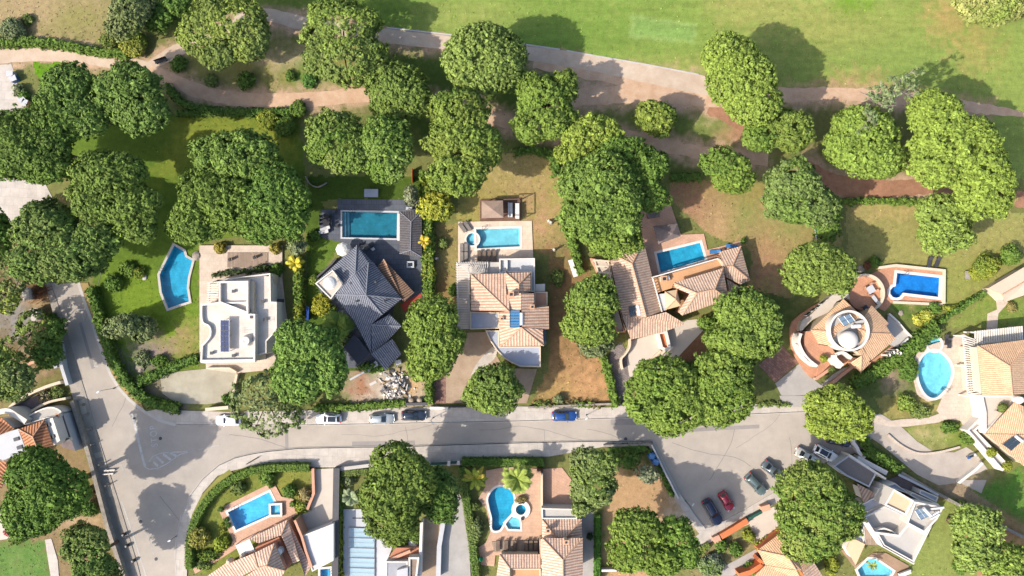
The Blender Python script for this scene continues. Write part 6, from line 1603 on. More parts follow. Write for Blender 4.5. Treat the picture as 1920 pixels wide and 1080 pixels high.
Hd('deep green clipped hedge above the two palms', [(866, 867), (960, 867), (1020, 867)], 15, 1.5, DARKG, formal=True, curve=False)
Hd('long clipped hedge between the grey driveway and the kidney pool', [(866, 876), (876, 950), (886, 1020), (894, 1090)], 15, 1.5, DARKG, formal=True, col2=OLIVE)
Hd('straight green hedge right of the striped tile house', [(1121, 965), (1121, 1090)], 11, 1.3, (0.06, 0.14, 0.02), formal=True, curve=False)
Hd('dark hedge strip at the top of the brown plot', [(1140, 845), (1180, 842), (1212, 840)], 16, 0.8, DARKG, curve=False)
Hd('dark bushy hedge along the drive above the modern white house', [(1626, 842), (1650, 858), (1690, 884)], 20, 1.6, DARKG)
Hd('yellow-green hedge in front of the tan hip roof', [(1478, 985), (1450, 1008), (1418, 1026)], 9, 0.9, YEL, curve=False)
Hd('yellow flowering hedge right of the brown plot pines', [(1330, 1022), (1308, 1040), (1290, 1060)], 13, 0.9, YEL, curve=False, col2=OLIVE)
Hd('low plant row along the top wall of the white villa garden', [(330, 213), (400, 210), (480, 213)], 10, 1.0, DARKG, gaps=0.15)
Hd('dark planting strip around the deck of the white villa', [(402, 516), (425, 512), (455, 510), (500, 504)], 6, 0.9, (0.05, 0.07, 0.025), gaps=0.1, z0=0.3)
Hd('dark hedge above the top lawn of the white villa', [(312, 160), (345, 195), (420, 208), (560, 208)], 12, 1.2, DARKG)
Hd('low verge hedge in front of the round villa drive', [(1420, 759), (1480, 757)], 5, 0.5, OLIVE, curve=False)
Hd('dark hedge below the pavement beside the bare brown plot', [(1216, 842), (1236, 880), (1262, 930)], 5, 0.6, DARKG, curve=False)

# ================================================================ shrubs and palms
S = shrub
S('yellow flowering bush beside the hedge at the fork of the track', 252, 82, 27, 2.2, (0.26, 0.26, 0.05), col2=PINE)
S('brownish bush left of the yellow flowering bush', 205, 76, 18, 1.6, (0.2, 0.16, 0.06), col2=PINE)
S('grey bush in the top left corner field', 22, 55, 26, 2.2, GREY)
S('small tuft bush in the dry field', 52, 36, 11, 0.8, OLIVE, gaps=0.2)
S('dark round bush on the island between the two tracks', 460, 152, 17, 1.8, DARKG)
S('low dark bush beside the left track below the sparse pine', 335, 120, 16, 1.0, DARKG, gaps=0.15)
S('pale bush under the sparse pine at the left track', 395, 152, 14, 1.0, OLIVE)
S('small green bush in the grass island', 545, 143, 9, 1.0, DARKG); S('bright bush in the grass island below the sandy patch', 580, 150, 16, 1.0, (0.07, 0.15, 0.03))
S('low bush on the island near the second sparse pine', 678, 148, 10, 0.9, PINE)
S('yellow bush at the top of the villa garden beside the track', 500, 225, 22, 1.8, YEL, col2=PINE); S('green bush under the track wall', 560, 205, 18, 1.6, PINE, gaps=0.1)
S('tall leafy bush in the corner of the left garden', 535, 240, 22, 2.4, DARKG, col2=YEL)
S('yellow-flowered bush on the lawn left of the angular pool', 260, 512, 12, 1.0, (0.4, 0.3, 0.03), col2=PINE)
S('low green bush beside the yellow-flowered bush', 240, 505, 16, 1.0, PINE, gaps=0.15); S('dark bush at the shade edge of the left lawn', 215, 530, 18, 1.4, DARKG)
S('round yellow bush on the terrace corner of the white villa', 413, 465, 10, 1.4, (0.26, 0.22, 0.04)); S('yellow-brown bush at the right corner of the white villa terrace', 517, 466, 10, 1.3, (0.22, 0.19, 0.04))
S('dark climbing bush on the deck edge of the white villa', 493, 503, 15, 1.6, (0.06, 0.09, 0.03), ry=8); S('green bush at the right edge of the white villa terrace', 516, 506, 14, 1.4, DARKG)
S('bush at the gate pillar of the white villa drive', 427, 748, 9, 1.4, DARKG); S('low bush on the bank above the road hedge', 300, 678, 18, 1.0, DARKG, gaps=0.15, ry=12); S('dry grey bush on the bank of the left garden', 268, 672, 16, 0.9, GREY, gaps=0.3)
S('large yellow bush at the terrace corner of the slate house', 602, 572, 20, 2.2, (0.32, 0.30, 0.035), col2=YEL, gaps=0.1)
S('round green bush under the yellow bush by the slate house', 615, 585, 16, 1.4, PINE)
palm('broad-leaved banana plant beside the slate house', 632, 610, 34, 2.6, (0.12, 0.17, 0.03), 9, 'banana_plant', 'banana plant', wd=0.9)
S('pale bush under the banana plant', 643, 634, 14, 1.0, GREY, gaps=0.15); S('dark low bushes at the carport of the slate house', 700, 690, 30, 1.2, DARKG, ry=10, gaps=0.1)
S('small bush at the left hedge of the slate house', 588, 525, 10, 1.2, PINE, col2=YEL); S('white-flowered bush on the lawn below the slate house trees', 590, 442, 12, 0.9, DARKG)
palm('yellow palm leaning out of the narrow hedge by the white villa', 553, 493, 20, 2.6, (0.42, 0.36, 0.04), 9, wd=0.5)
palm('yellow palm in the long mixed hedge beside the pool house', 795, 452, 16, 2.8, (0.44, 0.32, 0.04), 9, wd=0.4)
S('round pale bush on the strip lawn beside the long mixed hedge', 831, 456, 9, 1.0, OLIVE); S('pale twiggy bush on the strip lawn', 818, 484, 5, 0.7, (0.3, 0.24, 0.15), gaps=0.2)
S('low olive bush on the tan lawn below the statues', 1045, 520, 15, 1.2, OLIVE, gaps=0.1); S('grey bush on the dry plot beside the pavement', 1048, 747, 8, 1.2, GREY, gaps=0.2)
S('green bush on the white pergola of the terracotta villa', 849, 545, 7, 1.6, PINE, ry=12); S('yellow bush below the white pergola', 853, 590, 5, 1.2, YEL, ry=12)
S('bush in the tan drive under the crescent roof', 956, 686, 10, 0.7, YEL, ry=5, gaps=0.1)
S('round dark bush on the lawn right of the blue loungers', 1394, 451, 5, 0.9, DARKG); S('green bush at the eave of the winged villa', 1325, 605, 18, 1.8, PINE, ry=14)
S('bush at the terrace corner under the terrace pine', 1310, 690, 16, 1.6, DARKG); S('low shrub beside the drive of the winged villa', 1285, 690, 22, 1.2, DARKG, ry=12)
S('tall bush at the fence of the round villa garden', 1850, 500, 24, 2.2, DARKG, col2=YEL); S('dark bush at the right edge above the cream outbuilding', 1895, 480, 20, 2.2, DARKG, col2=PINE); S('yellow-green bush beside the stone bench on the right lawn', 1832, 512, 16, 1.4, YEL, gaps=0.15)
S('round yellow-green bush near the round villa terrace', 1722, 600, 9, 1.0, (0.32, 0.32, 0.05)); S('second yellow-green bush below the vivid blue pool', 1738, 592, 12, 1.0, (0.28, 0.3, 0.05)); S('dark bush at the corner of the vivid blue pool terrace', 1752, 578, 12, 1.0, DARKG)
S('low yellow bushes along the dark diagonal strip', 1782, 578, 18, 0.7, YEL, ry=5); S('dark bush by the round patio pots', 1585, 502, 6, 1.2, (0.1, 0.06, 0.03)); S('dark bush at the tree shadow above the round patio', 1640, 490, 9, 1.3, DARKG)
S('brown bush on the right lawn beside the garden path', 1897, 576, 8, 0.7, (0.2, 0.17, 0.06)); S('dark bush in the planting left of the egg-shaped pool', 1705, 690, 20, 1.2, DARKG, ry=30)
S('light bush below the egg-shaped pool', 1700, 755, 18, 1.6, LIGHT, ry=16); S('pale spreading bush at the path below the egg-shaped pool', 1725, 772, 22, 1.0, OLIVE, ry=12); S('green bush beside the lower pool path', 1780, 800, 16, 1.2, DARKG, ry=10); S('leafy bush at the white wall of the right villa', 1815, 822, 18, 1.6, PINE, ry=14)
S('bush beside the round gate pillar', 1620, 828, 9, 1.4, DARKG); S('low bush at the right end of the hedge pool planting', 1725, 650, 10, 1.0, PINE)
S('clipped round bush on the curved garden lawn', 447, 915, 13, 1.2, OLIVE, formal=True, name='topiary'); S('bigger clipped yellowish ball in the tilted pool garden', 374, 1008, 19, 2.0, (0.2, 0.19, 0.04), formal=True, name='topiary'); S('smaller bright clipped ball in the tilted pool garden', 416, 1019, 12, 1.4, (0.2, 0.25, 0.03), formal=True, name='topiary')
S('loose bush at the hedge above the tilted pool', 500, 893, 15, 1.6, PINE); S('round dark bush right of the tilted pool', 543, 919, 13, 1.6, DARKG); S('flowering bush bed at the driveway wall', 566, 950, 15, 1.2, YEL, col2=DARKG, ry=12); S('flowering bush bed below the driveway wall bed', 572, 930, 9, 1.0, (0.25, 0.2, 0.08), ry=14)
S('small bush at the deck corner of the tilted pool', 508, 908, 6, 0.8, DARKG); S('tiny bush beside the square whirlpool', 549, 945, 5, 0.7, DARKG); S('two-tone low bushes under the clipped balls', 390, 1040, 24, 1.0, DARKG, ry=9, col2=YEL); S('bush at the bottom garden bed of the salmon villa', 380, 1060, 16, 0.9, OLIVE, ry=8, col2=DARKG)
S('small pale ball bush in the shade of the curved hedge', 417, 984, 4, 0.6, YEL, formal=True); S('second small pale ball bush in the shade of the curved hedge', 419, 994, 4.5, 0.6, YEL, formal=True)
palm('grey-green fan palm beside the covered pool', 658, 932, 20, 3.0, (0.2, 0.24, 0.13), 18, 'fan_palm', 'palm', wd=0.5)
S('small pale bush above the fan palm', 653, 900, 10, 1.2, GREY); S('leafy bush under the large pine by the covered pool', 740, 1015, 24, 1.6, PINE, ry=10, col2=YEL); S('dark bush beside the white rock by the orange wall', 780, 1008, 11, 1.4, DARKG, col2=OLIVE)
palm('yellow-green palm left of the kidney pool', 891, 897, 29, 3.8, (0.24, 0.27, 0.035), 12, dead=(0.36, 0.28, 0.04), wd=0.34, up=0.35)
palm('large green palm above the kidney pool', 970, 897, 36, 4.6, (0.2, 0.25, 0.05), 22, wd=0.42)
S('round clipped bush beside the kidney pool hedge', 891, 949, 7, 1.2, OLIVE, formal=True); S('big loose bush with pale flowers along the kidney pool hedge', 893, 993, 15, 1.6, OLIVE, ry=22, col2=GREY); S('flower tuft on the round raised whirlpool', 978, 936, 9, 0.9, (0.2, 0.16, 0.06), ry=5, gaps=0.2)
palm('small drooping palm in the pool of the modern white house', 1635, 1060, 12, 1.8, (0.2, 0.24, 0.06), 9, wd=0.35)
S('bright round bush at the green gate of the orange wall', 1405, 1005, 9, 1.4, YEL, formal=True); S('dark tree-like bush in the lower garden', 1380, 1030, 13, 1.6, DARKG); S('leafy bush at the end of the orange wall', 1352, 1022, 11, 1.4, DARKG, col2=PINE)
S('large leafy bush at the bottom edge left of the tan hip roof', 1335, 1060, 24, 2.0, PINE, col2=(0.2, 0.22, 0.16)); S('bush beside the vivid orange wall', 1408, 1064, 13, 1.2, PINE); S('yellow bush under the modern white house tree', 1560, 1062, 12, 1.6, YEL, ry=18)
S('dark bush beside the lawn triangle of the modern white house', 1802, 950, 12, 1.0, OLIVE); S('dark low bush at the bottom right lawn', 1800, 1062, 14, 1.2, DARKG)
S('brown round bush in the scrub beside the left road', 93, 612, 10, 1.2, (0.16, 0.12, 0.07)); S('pale bush at the end of the ramp wall', 108, 738, 14, 1.0, OLIVE, gaps=0.1); S('dry bush on the ramp bed', 85, 745, 12, 0.8, (0.2, 0.17, 0.09), gaps=0.2)
S('dark bush at the road wall beside the broadleaf tree', 168, 955, 16, 1.4, DARKG, gaps=0.1); S('green bush at the terrace corner in the bottom left', 32, 1005, 16, 1.2, PINE); S('brown dry bush below the road wall', 165, 925, 12, 1.0, (0.2, 0.12, 0.07), gaps=0.2)
S('dark bush at the left edge road above the red twigs', 97, 598, 12, 1.0, DARKG, gaps=0.1)
# ================================================================ walls and fences
def wall(label, pts, wd, h, mat, name='garden_wall', cat='wall', z0=0.0, curve=False):
    sm = smooth(pts, 6, False) if curve else pts
    w3 = [P(p[0], p[1], h) for p in sm]
    mb = MB(); mb.prism(strip(w3, wd), z0, z0+h)
    mb.prism(strip(w3, wd+0.08), z0+h+0.002, z0+h+0.06)
    c = w3[len(w3)//2]
    return tag(mb.build(name, mat, None, (c.x, c.y, 0)), label, cat)
wall('long low stone wall along the left pavement below the rust roofed house', [(134, 752), (150, 800), (165, 850), (182, 915), (200, 985), (215, 1030), (236, 1095)], 0.6, 1.2, M_STONE)
wall('stone wall stub at the scrub above the ramp', [(108, 640), (116, 690), (126, 722)], 0.5, 1.4, M_GWHITE)
wall('dark grey wall between the white garage roof and the covered pool', [(631, 878), (629, 980), (628, 1095)], 1.0, 1.9, M_DGREY)
wall('low white wall at the pavement above the pale clipped hedge', [(634, 880), (700, 872), (790, 870)], 0.5, 1.3, M_KERB)
wall('grey divider wall between the two driveways at the bottom', zI((880, 640), (845, 850), (838, 1090)), 0.7, 1.2, M_GWHITE)
wall('house side wall along the dark driveway at the bottom', zI((708, 660), (692, 1090)), 0.4, 2.4, M_WHITE)
wall('low wall behind the gate of the grey driveway', [(800, 872), (806, 872)], 0.7, 1.4, M_WHITE, 'gate_pillar', 'pillar')
wall('middle white pillar of the driveway gates', [(839, 869), (844, 869)], 0.8, 1.4, M_WHITE, 'gate_pillar', 'pillar')
wall('right white pillar of the driveway gates by the hedge', [(857, 868), (862, 868)], 0.6, 1.4, M_WHITE, 'gate_pillar', 'pillar')
wall('wide dark green driveway gate between white pillars', [(807, 871), (838, 870)], 0.15, 1.4, M_GREENP, 'driveway_gate', 'gate')
wall('narrow dark green gate beside the deep green hedge', [(845, 869), (856, 868)], 0.15, 1.4, M_GREENP, 'driveway_gate', 'gate')
wall('bright orange wall with white cap beside the dark navy car', zK((410, 440), (560, 350), (740, 240)), 0.9, 1.2, M_VIVID)
wall('dark green gate in the orange wall near the parked cars', zK((755, 220), (920, 130)), 0.35, 1.3, M_GREENP, 'driveway_gate', 'gate')
wall('pinkish end pillar left of the orange wall', zK((320, 490), (400, 455)), 1.1, 1.1, M_SALMON, 'gate_pillar', 'pillar')
wall('pinkish pillar right of the green gate', zK((915, 100), (1020, 70)), 0.9, 1.4, M_SALMON, 'gate_pillar', 'pillar')
wall('white wall behind the orange wall garden', zK((660, 300), (760, 250)), 0.6, 0.9, M_WHITE)
wall('low grey pavement wall left of the tan driveway gate', [(760, 758), (800, 757)], 0.4, 0.9, M_DGREY)
wall('white garden wall at the tan driveway', [(806, 765), (840, 766)], 0.4, 0.9, M_WHITE)
wall('sliding gate of the tan driveway', [(842, 763), (876, 763)], 0.12, 1.2, M_DMETAL, 'driveway_gate', 'gate')
wall('low brown wall along the dry plot at the pavement', [(990, 764), (1150, 757)], 0.25, 0.7, M_STONE)
wall('low rail gate at the cobbled drive', [(1153, 759), (1176, 757)], 0.12, 1.1, M_DMETAL, 'driveway_gate', 'gate')
wall('beige wall and gate of the white villa drive at the pavement', [(385, 768), (428, 764)], 0.5, 1.5, M_CREAM)
wall('beige wall curving beside the white villa drive', [(428, 764), (436, 740), (444, 702)], 0.3, 0.9, M_CREAM)
wall('white boundary wall between slate house plot and rubble', [(656, 712), (700, 688)], 0.25, 0.9, M_GWHITE)
wall('white kerb wall along the brown plot corner', [(1222, 834), (1246, 884), (1272, 935)], 0.2, 0.9, M_WHITE)
wall('low wall at the top of the tan plot beside the shaded pavement', [(1132, 836), (1222, 833)], 0.3, 0.8, M_STONE)
wall('curved white gate wall with round pillar at the right drive', [(1606, 820), (1600, 828), (1606, 838), (1612, 850), (1622, 858)], 0.5, 1.2, M_WHITE, curve=True)
wall('long pale wall beside the right drive', [(1690, 886), (1740, 915), (1800, 948), (1925, 1010)], 0.4, 1.2, M_STONE)
wall('white retaining wall of the right villa steps', [(1798, 905), (1830, 880), (1842, 868)], 0.4, 0.9, M_WHITE)
wall('pale curb wall around the lawn island of the right drive', [(1665, 815), (1690, 836), (1722, 850), (1760, 848), (1800, 838)], 0.3, 0.35, M_BEIGE, curve=True)
wall('white fence wall at the bottom of the brown plot', [(1128, 1070), (1180, 1069), (1230, 1068)], 0.3, 1.1, M_WHITE)
wall('low pink wall beside the driveway of the salmon villa', zH((1112, 90), (1120, 320), (1060, 470)), 0.4, 0.9, M_SALMON)
wall('red painted bench wall beside the tan lawn', zD((-215, 25), (-155, 80)), 0.2, 0.3, M_REDWALL)
# ================================================================ cars
def car(label, px, py, ang, paint, L=4.3, W_=1.78, Hc=1.48, kind='hatch', glassroof=False, rails=False, group=None):
    c = P(px, py, 0.7); c.z = 0.155 if (py < 792 and px < 1200) else 0.045
    t = thing('parked_car', label, 'car', c, group, math.radians(ang))
    h = L/2
    def loft(rows, mb, m=0, closed=True):
        for (x0, s0), (x1, s1) in zip(rows, rows[1:]):
            for k in range(len(s0)-1):
                mb.face([(x0, *s0[k]), (x0, *s0[k+1]), (x1, *s1[k+1]), (x1, *s1[k])], m)
        for (x, s), rev in ((rows[0], 1), (rows[-1], 0)):
            pts = [(x, *p) for p in s]; mb.face(pts if rev else pts[::-1], m)
    w = W_/2
    def sec(hw, zb, zt):
        half = [(hw*0.86, zb), (hw*0.99, zb+0.16), (hw, zb+(zt-zb)*0.55), (hw*0.95, zt-0.07), (hw*0.80, zt)]
        return [(-y, z) for y, z in half]+[(y, z) for y, z in half[::-1]]
    bz = 0.80 if kind != 'suv' else 0.95
    rows = [(-h, sec(w*0.74, 0.34, bz-0.16)), (-h+0.10, sec(w*0.9, 0.26, bz-0.06)), (-h+0.45, sec(w*0.98, 0.2, bz+0.02)), (-h*0.4, sec(w, 0.18, bz+0.04)), (h*0.2, sec(w, 0.18, bz+0.02)),
            (h*0.55, sec(w*0.98, 0.2, bz-0.05)), (h-0.4, sec(w*0.93, 0.22, bz-0.14)), (h-0.12, sec(w*0.8, 0.26, bz-0.24)), (h, sec(w*0.55, 0.34, bz-0.33))]
    mb = MB(); loft(rows, mb)
    # cabin: base ring and roof ring
    xb, xf = (-h+0.22, h*0.36) if kind != 'sedan' else (-h+0.75, h*0.34)
    rb, rf = (-h+0.62, h*0.02) if kind == 'hatch' else ((-h+0.40, h*0.06) if kind == 'suv' else (-h+1.35, -0.02*h))
    wb, wr, zb, zr = w*0.86, w*0.66, bz, Hc
    B = [(xb, wb*0.86), (xb+0.25, wb), (xf-0.35, wb), (xf, wb*0.8)]
    R_ = [(rb, wr*0.86), (rb+0.2, wr), (rf-0.3, wr), (rf, wr*0.88)]
    bl = [Vector((x, y, zb)) for x, y in B]; br = [Vector((x, -y, zb)) for x, y in B]
    rl = [Vector((x, y, zr-(0.04 if i in (0, 3) else 0))) for i, (x, y) in enumerate(R_)]; rr_ = [Vector((v.x, -v.y, v.z)) for v in rl]
    for i in range(3):
        mb.face([bl[i+1], bl[i], rl[i], rl[i+1]]); mb.face([br[i], br[i+1], rr_[i+1], rr_[i]])
        mb.face([rl[i+1], rl[i], Vector((rl[i].x, 0, rl[i].z+0.05)), Vector((rl[i+1].x, 0, rl[i+1].z+0.05))])
        mb.face([rr_[i], rr_[i+1], Vector((rl[i+1].x, 0, rl[i+1].z+0.05)), Vector((rl[i].x, 0, rl[i].z+0.05))])
    mb.face([bl[0], br[0], rr_[0], rl[0]]); mb.face([br[3], bl[3], rl[3], rr_[3]])
    me = mb.build('body', paint, t, (0, 0, 0)); 
    bm = bmesh.new(); bm.from_mesh(me.data)
    bmesh.ops.bevel(bm, geom=[e for e in bm.edges if e.calc_face_angle(0) > 0.35], offset=0.05, segments=2, affect='EDGES', clamp_overlap=True)
    bm.to_mesh(me.data); bm.free(); me.data.polygons.foreach_set('use_smooth', [True]*len(me.data.polygons))
    def pane(name, q, inset=0.1, out=0.012, mat=M_GLASS):
        q = [Vector(v) for v in q]; cc = sum(q, Vector())/len(q)
        n = (q[1]-q[0]).cross(q[2]-q[0]).normalized()
        if n.dot(cc-Vector((cc.x*0.5, 0, 0.9))) < 0: n = -n
        q = [v+(cc-v).normalized()*inset+n*(out+0.012) for v in q]
        m_ = MB(); m_.face(q); m_.face([v-n*0.02 for v in q][::-1]); m_.build(name, mat, t, (0, 0, 0))
    pane('windscreen', [bl[3], br[3], rr_[3], rl[3]], 0.09); pane('rear_window', [br[0], bl[0], rl[0], rr_[0]], 0.12)
    for s_, (b_, r_) in enumerate(((bl, rl), (br, rr_))):
        pane('side_window', [b_[1], b_[2], r_[2], r_[1]], 0.1)
    if glassroof: pane('glass_roof', [Vector((rb+0.15, -wr*0.8, zr+0.05)), Vector((rf-0.1, -wr*0.8, zr+0.05)), Vector((rf-0.1, wr*0.8, zr+0.05)), Vector((rb+0.15, wr*0.8, zr+0.05))], 0.04, 0.02)
    if rails:
        for s_ in (-1, 1): m_ = MB(); m_.tube((rb+0.2, s_*wr*0.9, zr+0.07), (rf-0.2, s_*wr*0.9, zr+0.07), 0.035, n=6); m_.build('roof_rail', M_METAL, t, (0, 0, 0))
    for sx in (-h*0.6, h*0.62):
        for sy in (-1, 1):
            m_ = MB(); m_.tube((sx, sy*(w-0.2), 0.32), (sx, sy*(w+0.005), 0.32), 0.32, n=18); wh = m_.build('wheel', M_TYRE, t, (0, 0, 0))
            m_ = MB(); m_.tube((sx, sy*(w), 0.32), (sx, sy*(w+0.012), 0.32), 0.2, n=14); m_.build('rim', M_METAL, wh, (0, 0, 0))
    for sy in (-1, 1):
        m_ = MB(); m_.box((h-0.16, sy*w*0.62, bz-0.27), (0.2, 0.34, 0.12), sy*-0.35); m_.build('headlight', M_CLEAR, t, (0, 0, 0))
        m_ = MB(); m_.box((-h+0.09, sy*w*0.70, bz-0.10), (0.14, 0.26, 0.14), sy*0.3); m_.build('tail_light', M_RED_L, t, (0, 0, 0))
        m_ = MB(); m_.box((h*0.26, sy*(w+0.09), bz+0.1), (0.14, 0.2, 0.14), sy*0.2); m_.build('mirror', paint, t, (0, 0, 0))
    return t
def paintm(name, c, metal=0.2): return gloss(name, c, 0.3, metal, 0.6, 0.5)
PW, PSIL, PBLK, PBLU, PGRY, PRED, PNAV, PGRN = paintm('white_car_paint', (0.78, 0.79, 0.8), 0), paintm('silver_car_paint', (0.42, 0.44, 0.44), 0.5), paintm('black_blue_car_paint', (0.02, 0.03, 0.05)), paintm('blue_car_paint', (0.015, 0.06, 0.22)), paintm('grey_car_paint', (0.10, 0.12, 0.13), 0.4), paintm('red_car_paint', (0.30, 0.012, 0.03)), paintm('navy_car_paint', (0.012, 0.018, 0.05)), paintm('dark_green_grey_car_paint', (0.10, 0.14, 0.14), 0.3)
car('white car half under the sparse tree at the left end of the street', 428, 788, 180, PW, 4.4)
car('white car with dark glass roof parked alone on the pavement side', 616, 785, 180, PW, 4.5, glassroof=True)
car('silver grey car behind the dark blue one on the street', 716, 785, 0, PSIL, 4.4)
car('black-blue car parked in front of the silver grey car', 776, 779, 0, PBLK, 4.4)
car('bright blue car parked on the street before the dry plot', 1058, 780, 0, PBLU, 4.4)
car('silver beige car in the parking bay next to the white one', 1513, 856, -29, paintm('beige_car_paint', (0.46, 0.45, 0.40), 0.4), 4.4, kind='sedan')
car('white car with dark windows at the top of the parking bay', 1549, 851, -28, PW, 4.6, glassroof=True)
car('medium grey car tucked against the large pine', 1449, 882, -40, PGRY, 4.3, kind='sedan')
car('dark greenish grey car with roof rails in the parking bay', 1417, 908, -46, PGRN, 4.5, kind='suv', Hc=1.62, rails=True)
car('small red car in tree shadow', 1362, 940, -60, PRED, 3.6, 1.62)
car('large navy car with roof rails at the lower end of the parking bay', 1336, 960, -60, PNAV, 4.9, 1.88, 1.65, 'suv', rails=True)
car('black car under the pine at the driveway mouth', 1574, 826, -12, PBLK, 4.4)

# ================================================================ garden and street furniture
def lounger(label, px, py, ang, mat=M_CLOTHG, L=1.9, group=None, z=0.17):
    key = ('lounger', mat.name)
    c = P(px, py, 0.4); c.z = z
    if key in PROTO: return dup(PROTO[key], c, math.radians(ang), label, group)
    t = thing('sun_lounger', label, 'sun lounger', c, group, math.radians(ang))
    m = MB()
    for s in (-1, 1):
        m.box((0, s*0.3, 0.3), (1.9, 0.06, 0.06))
    for x in (-0.85, 0.85): m.box((x, 0, 0.3), (0.06, 0.6, 0.06))
    m.build('frame', M_DMETAL, t, (0, 0, 0))
    for x in (-0.8, 0.75):
        for s in (-1, 1): m = MB(); m.box((x, s*0.28, 0.14), (0.06, 0.06, 0.28)); m.build('leg', M_DMETAL, t, (0, 0, 0))
    m = MB(); m.box((-0.3, 0, 0.38), (1.25, 0.6, 0.1)); m.build('seat', mat, t, (0, 0, 0))
    m = MB(); m.box((0.62, 0, 0.54), (0.75, 0.6, 0.09), 0, 0, -0.5); m.build('backrest', mat, t, (0, 0, 0))
    PROTO[key] = t
    return t
PROTO = {}
for i, w_ in enumerate(('leftmost', 'second from the left', 'second from the right', 'rightmost')):
    lounger(w_+' of the four grey loungers in a row below the terrace pool', 898.5+9.5*i, 480, 90, M_WICKER, group='loungers below the terrace pool')
lounger('tilted left lounger of the pair at the corner of the peach terrace', 867.5, 427, 125, M_CLOTHG, group='loungers left of the terrace pool')
lounger('tilted right lounger of the pair at the corner of the peach terrace', 876.5, 424, 125, M_CLOTHG, group='loungers left of the terrace pool')
for i, w_ in enumerate(('top left', 'top right', 'bottom left', 'bottom right')):
    lounger(w_+' of the four chairs left of the terrace pool above the pergola', 866+8*(i % 2), 467+16*(i//2), 90, M_CLOTHG, group='loungers left of the terrace pool')
for i, w_ in enumerate(('left', 'middle', 'right')):
    lounger(w_+' one of the spaced loungers on the wooden deck below the kidney pool', 934+15.5*i, 1022, 90, M_WICKER, group='loungers on the wooden deck', z=0.27)
for i, w_ in enumerate(('first', 'second', 'third')):
    lounger(w_+' of the close loungers counted from the left, wooden deck', 986.5+9*i, 1022, 90, M_WICKER, group='loungers on the wooden deck', z=0.27)
lounger('left charcoal lounger on the lawn above the vivid blue pool', 1743, 491, 75, M_CLOTHD, z=0.02, group='charcoal loungers on the lawn')
lounger('right charcoal lounger on the lawn above the vivid blue pool', 1758, 491, 68, M_CLOTHD, z=0.02, group='charcoal loungers on the lawn')
lounger('blue lounger nearest the pool corner of the winged villa', 1340, 472, 5, M_CLOTHB, group='blue loungers')
lounger('blue lounger at the outer corner of the winged villa terrace', 1371, 462, -10, M_CLOTHB, group='blue loungers')
lounger('white lounger left of the teal pool', 607, 435, 10, M_GWHITE, z=0.13, group='white loungers by the teal pool')
lounger('white lounger lower down left of the teal pool', 610, 429, 20, M_GWHITE, z=0.13, group='white loungers by the teal pool')
lounger('black lounger beside the small round whirlpool at the right', 1774, 637, 90, M_CLOTHD, z=0.18, group='black loungers by the round whirlpool')
lounger('second black lounger beside the small round whirlpool, further right', 1779, 643, 90, M_CLOTHD, z=0.18, group='black loungers by the round whirlpool')
lounger('white lounger on the round terracotta patio', 1637, 563, -55, M_GWHITE, z=0.92)
def parasol(label, px, py, r, h, mat=M_CLOTHW, n=8, z0=0.12, dome=0.35):
    p = P(px, py, h); R = px2m(r, h)
    t = thing('parasol', label, 'parasol', (p.x, p.y, z0))
    m = MB(); pr = [(R, h-z0-0.55), (R*0.72, h-z0-0.28), (R*0.35, h-z0-0.07), (0, h-z0)]
    m.lathe((p.x, p.y, z0), pr, n); m.lathe((p.x, p.y, z0), [(R*0.99, h-z0-0.58), (0, h-z0-0.06)], n); m.build('canopy', mat, t)
    m = MB(); m.tube((p.x, p.y, z0), (p.x, p.y, h-0.05), 0.04, n=8); m.build('pole', M_WMETAL, t)
    m = MB(); m.lathe((p.x, p.y, z0), [(0.3, 0), (0.28, 0.1), (0, 0.12)], 14); m.build('base', M_DGREY, t)
    return t
parasol('white octagonal parasol beside the teal pool', 641, 467, 13.5, 2.6)
parasol('white round parasol on the square roof terrace of the slate house', 617, 530, 13, 7.0, z0=4.55, n=20)
def table(label, px, py, sz, ang=0, mat=M_GWHITE, h=0.75, z0=0.13, legs=True):
    p = P(px, py, h); t = thing('garden_table', label, 'table', (p.x, p.y, z0), None, math.radians(ang))
    m = MB(); m.box((0, 0, h), (sz[0], sz[1], 0.05)); m.build('tabletop', mat, t, (0, 0, 0))
    for sx in (-1, 1):
        for sy in (-1, 1): m = MB(); m.box((sx*(sz[0]/2-0.1), sy*(sz[1]/2-0.1), h/2), (0.06, 0.06, h)); m.build('leg', M_DMETAL, t, (0, 0, 0))
    return t
def chair(label, px, py, ang, mat=M_CLOTHD, group=None, z0=0.13):
    p = P(px, py, 0.5)
    key = ('chair', mat.name)
    if key in PROTO: return dup(PROTO[key], (p.x, p.y, z0), math.radians(ang), label, group)
    t = thing('garden_chair', label, 'chair', (p.x, p.y, z0), group, math.radians(ang))
    m = MB(); m.box((0, 0, 0.44), (0.52, 0.5, 0.07)); m.build('seat', mat, t, (0, 0, 0))
    m = MB(); m.box((-0.25, 0, 0.7), (0.07, 0.5, 0.5), 0, 0, -0.15); m.build('backrest', mat, t, (0, 0, 0))
    for sx in (-1, 1):
        for sy in (-1, 1): m = MB(); m.box((sx*0.22, sy*0.21, 0.21), (0.04, 0.04, 0.42)); m.build('leg', M_DMETAL, t, (0, 0, 0))
    PROTO[key] = t
    return t
table('grey table tennis top on the lawn above the teal pool', 696, 362, (2.5, 1.45), 0, plain('pale_grey_top', A(176, 184, 200), 0.7, 0.06), z0=0.02)
table('long dark dining table on the stone deck left of the teal pool', 612, 413, (0.9, 2.1), 0, M_DMETAL)
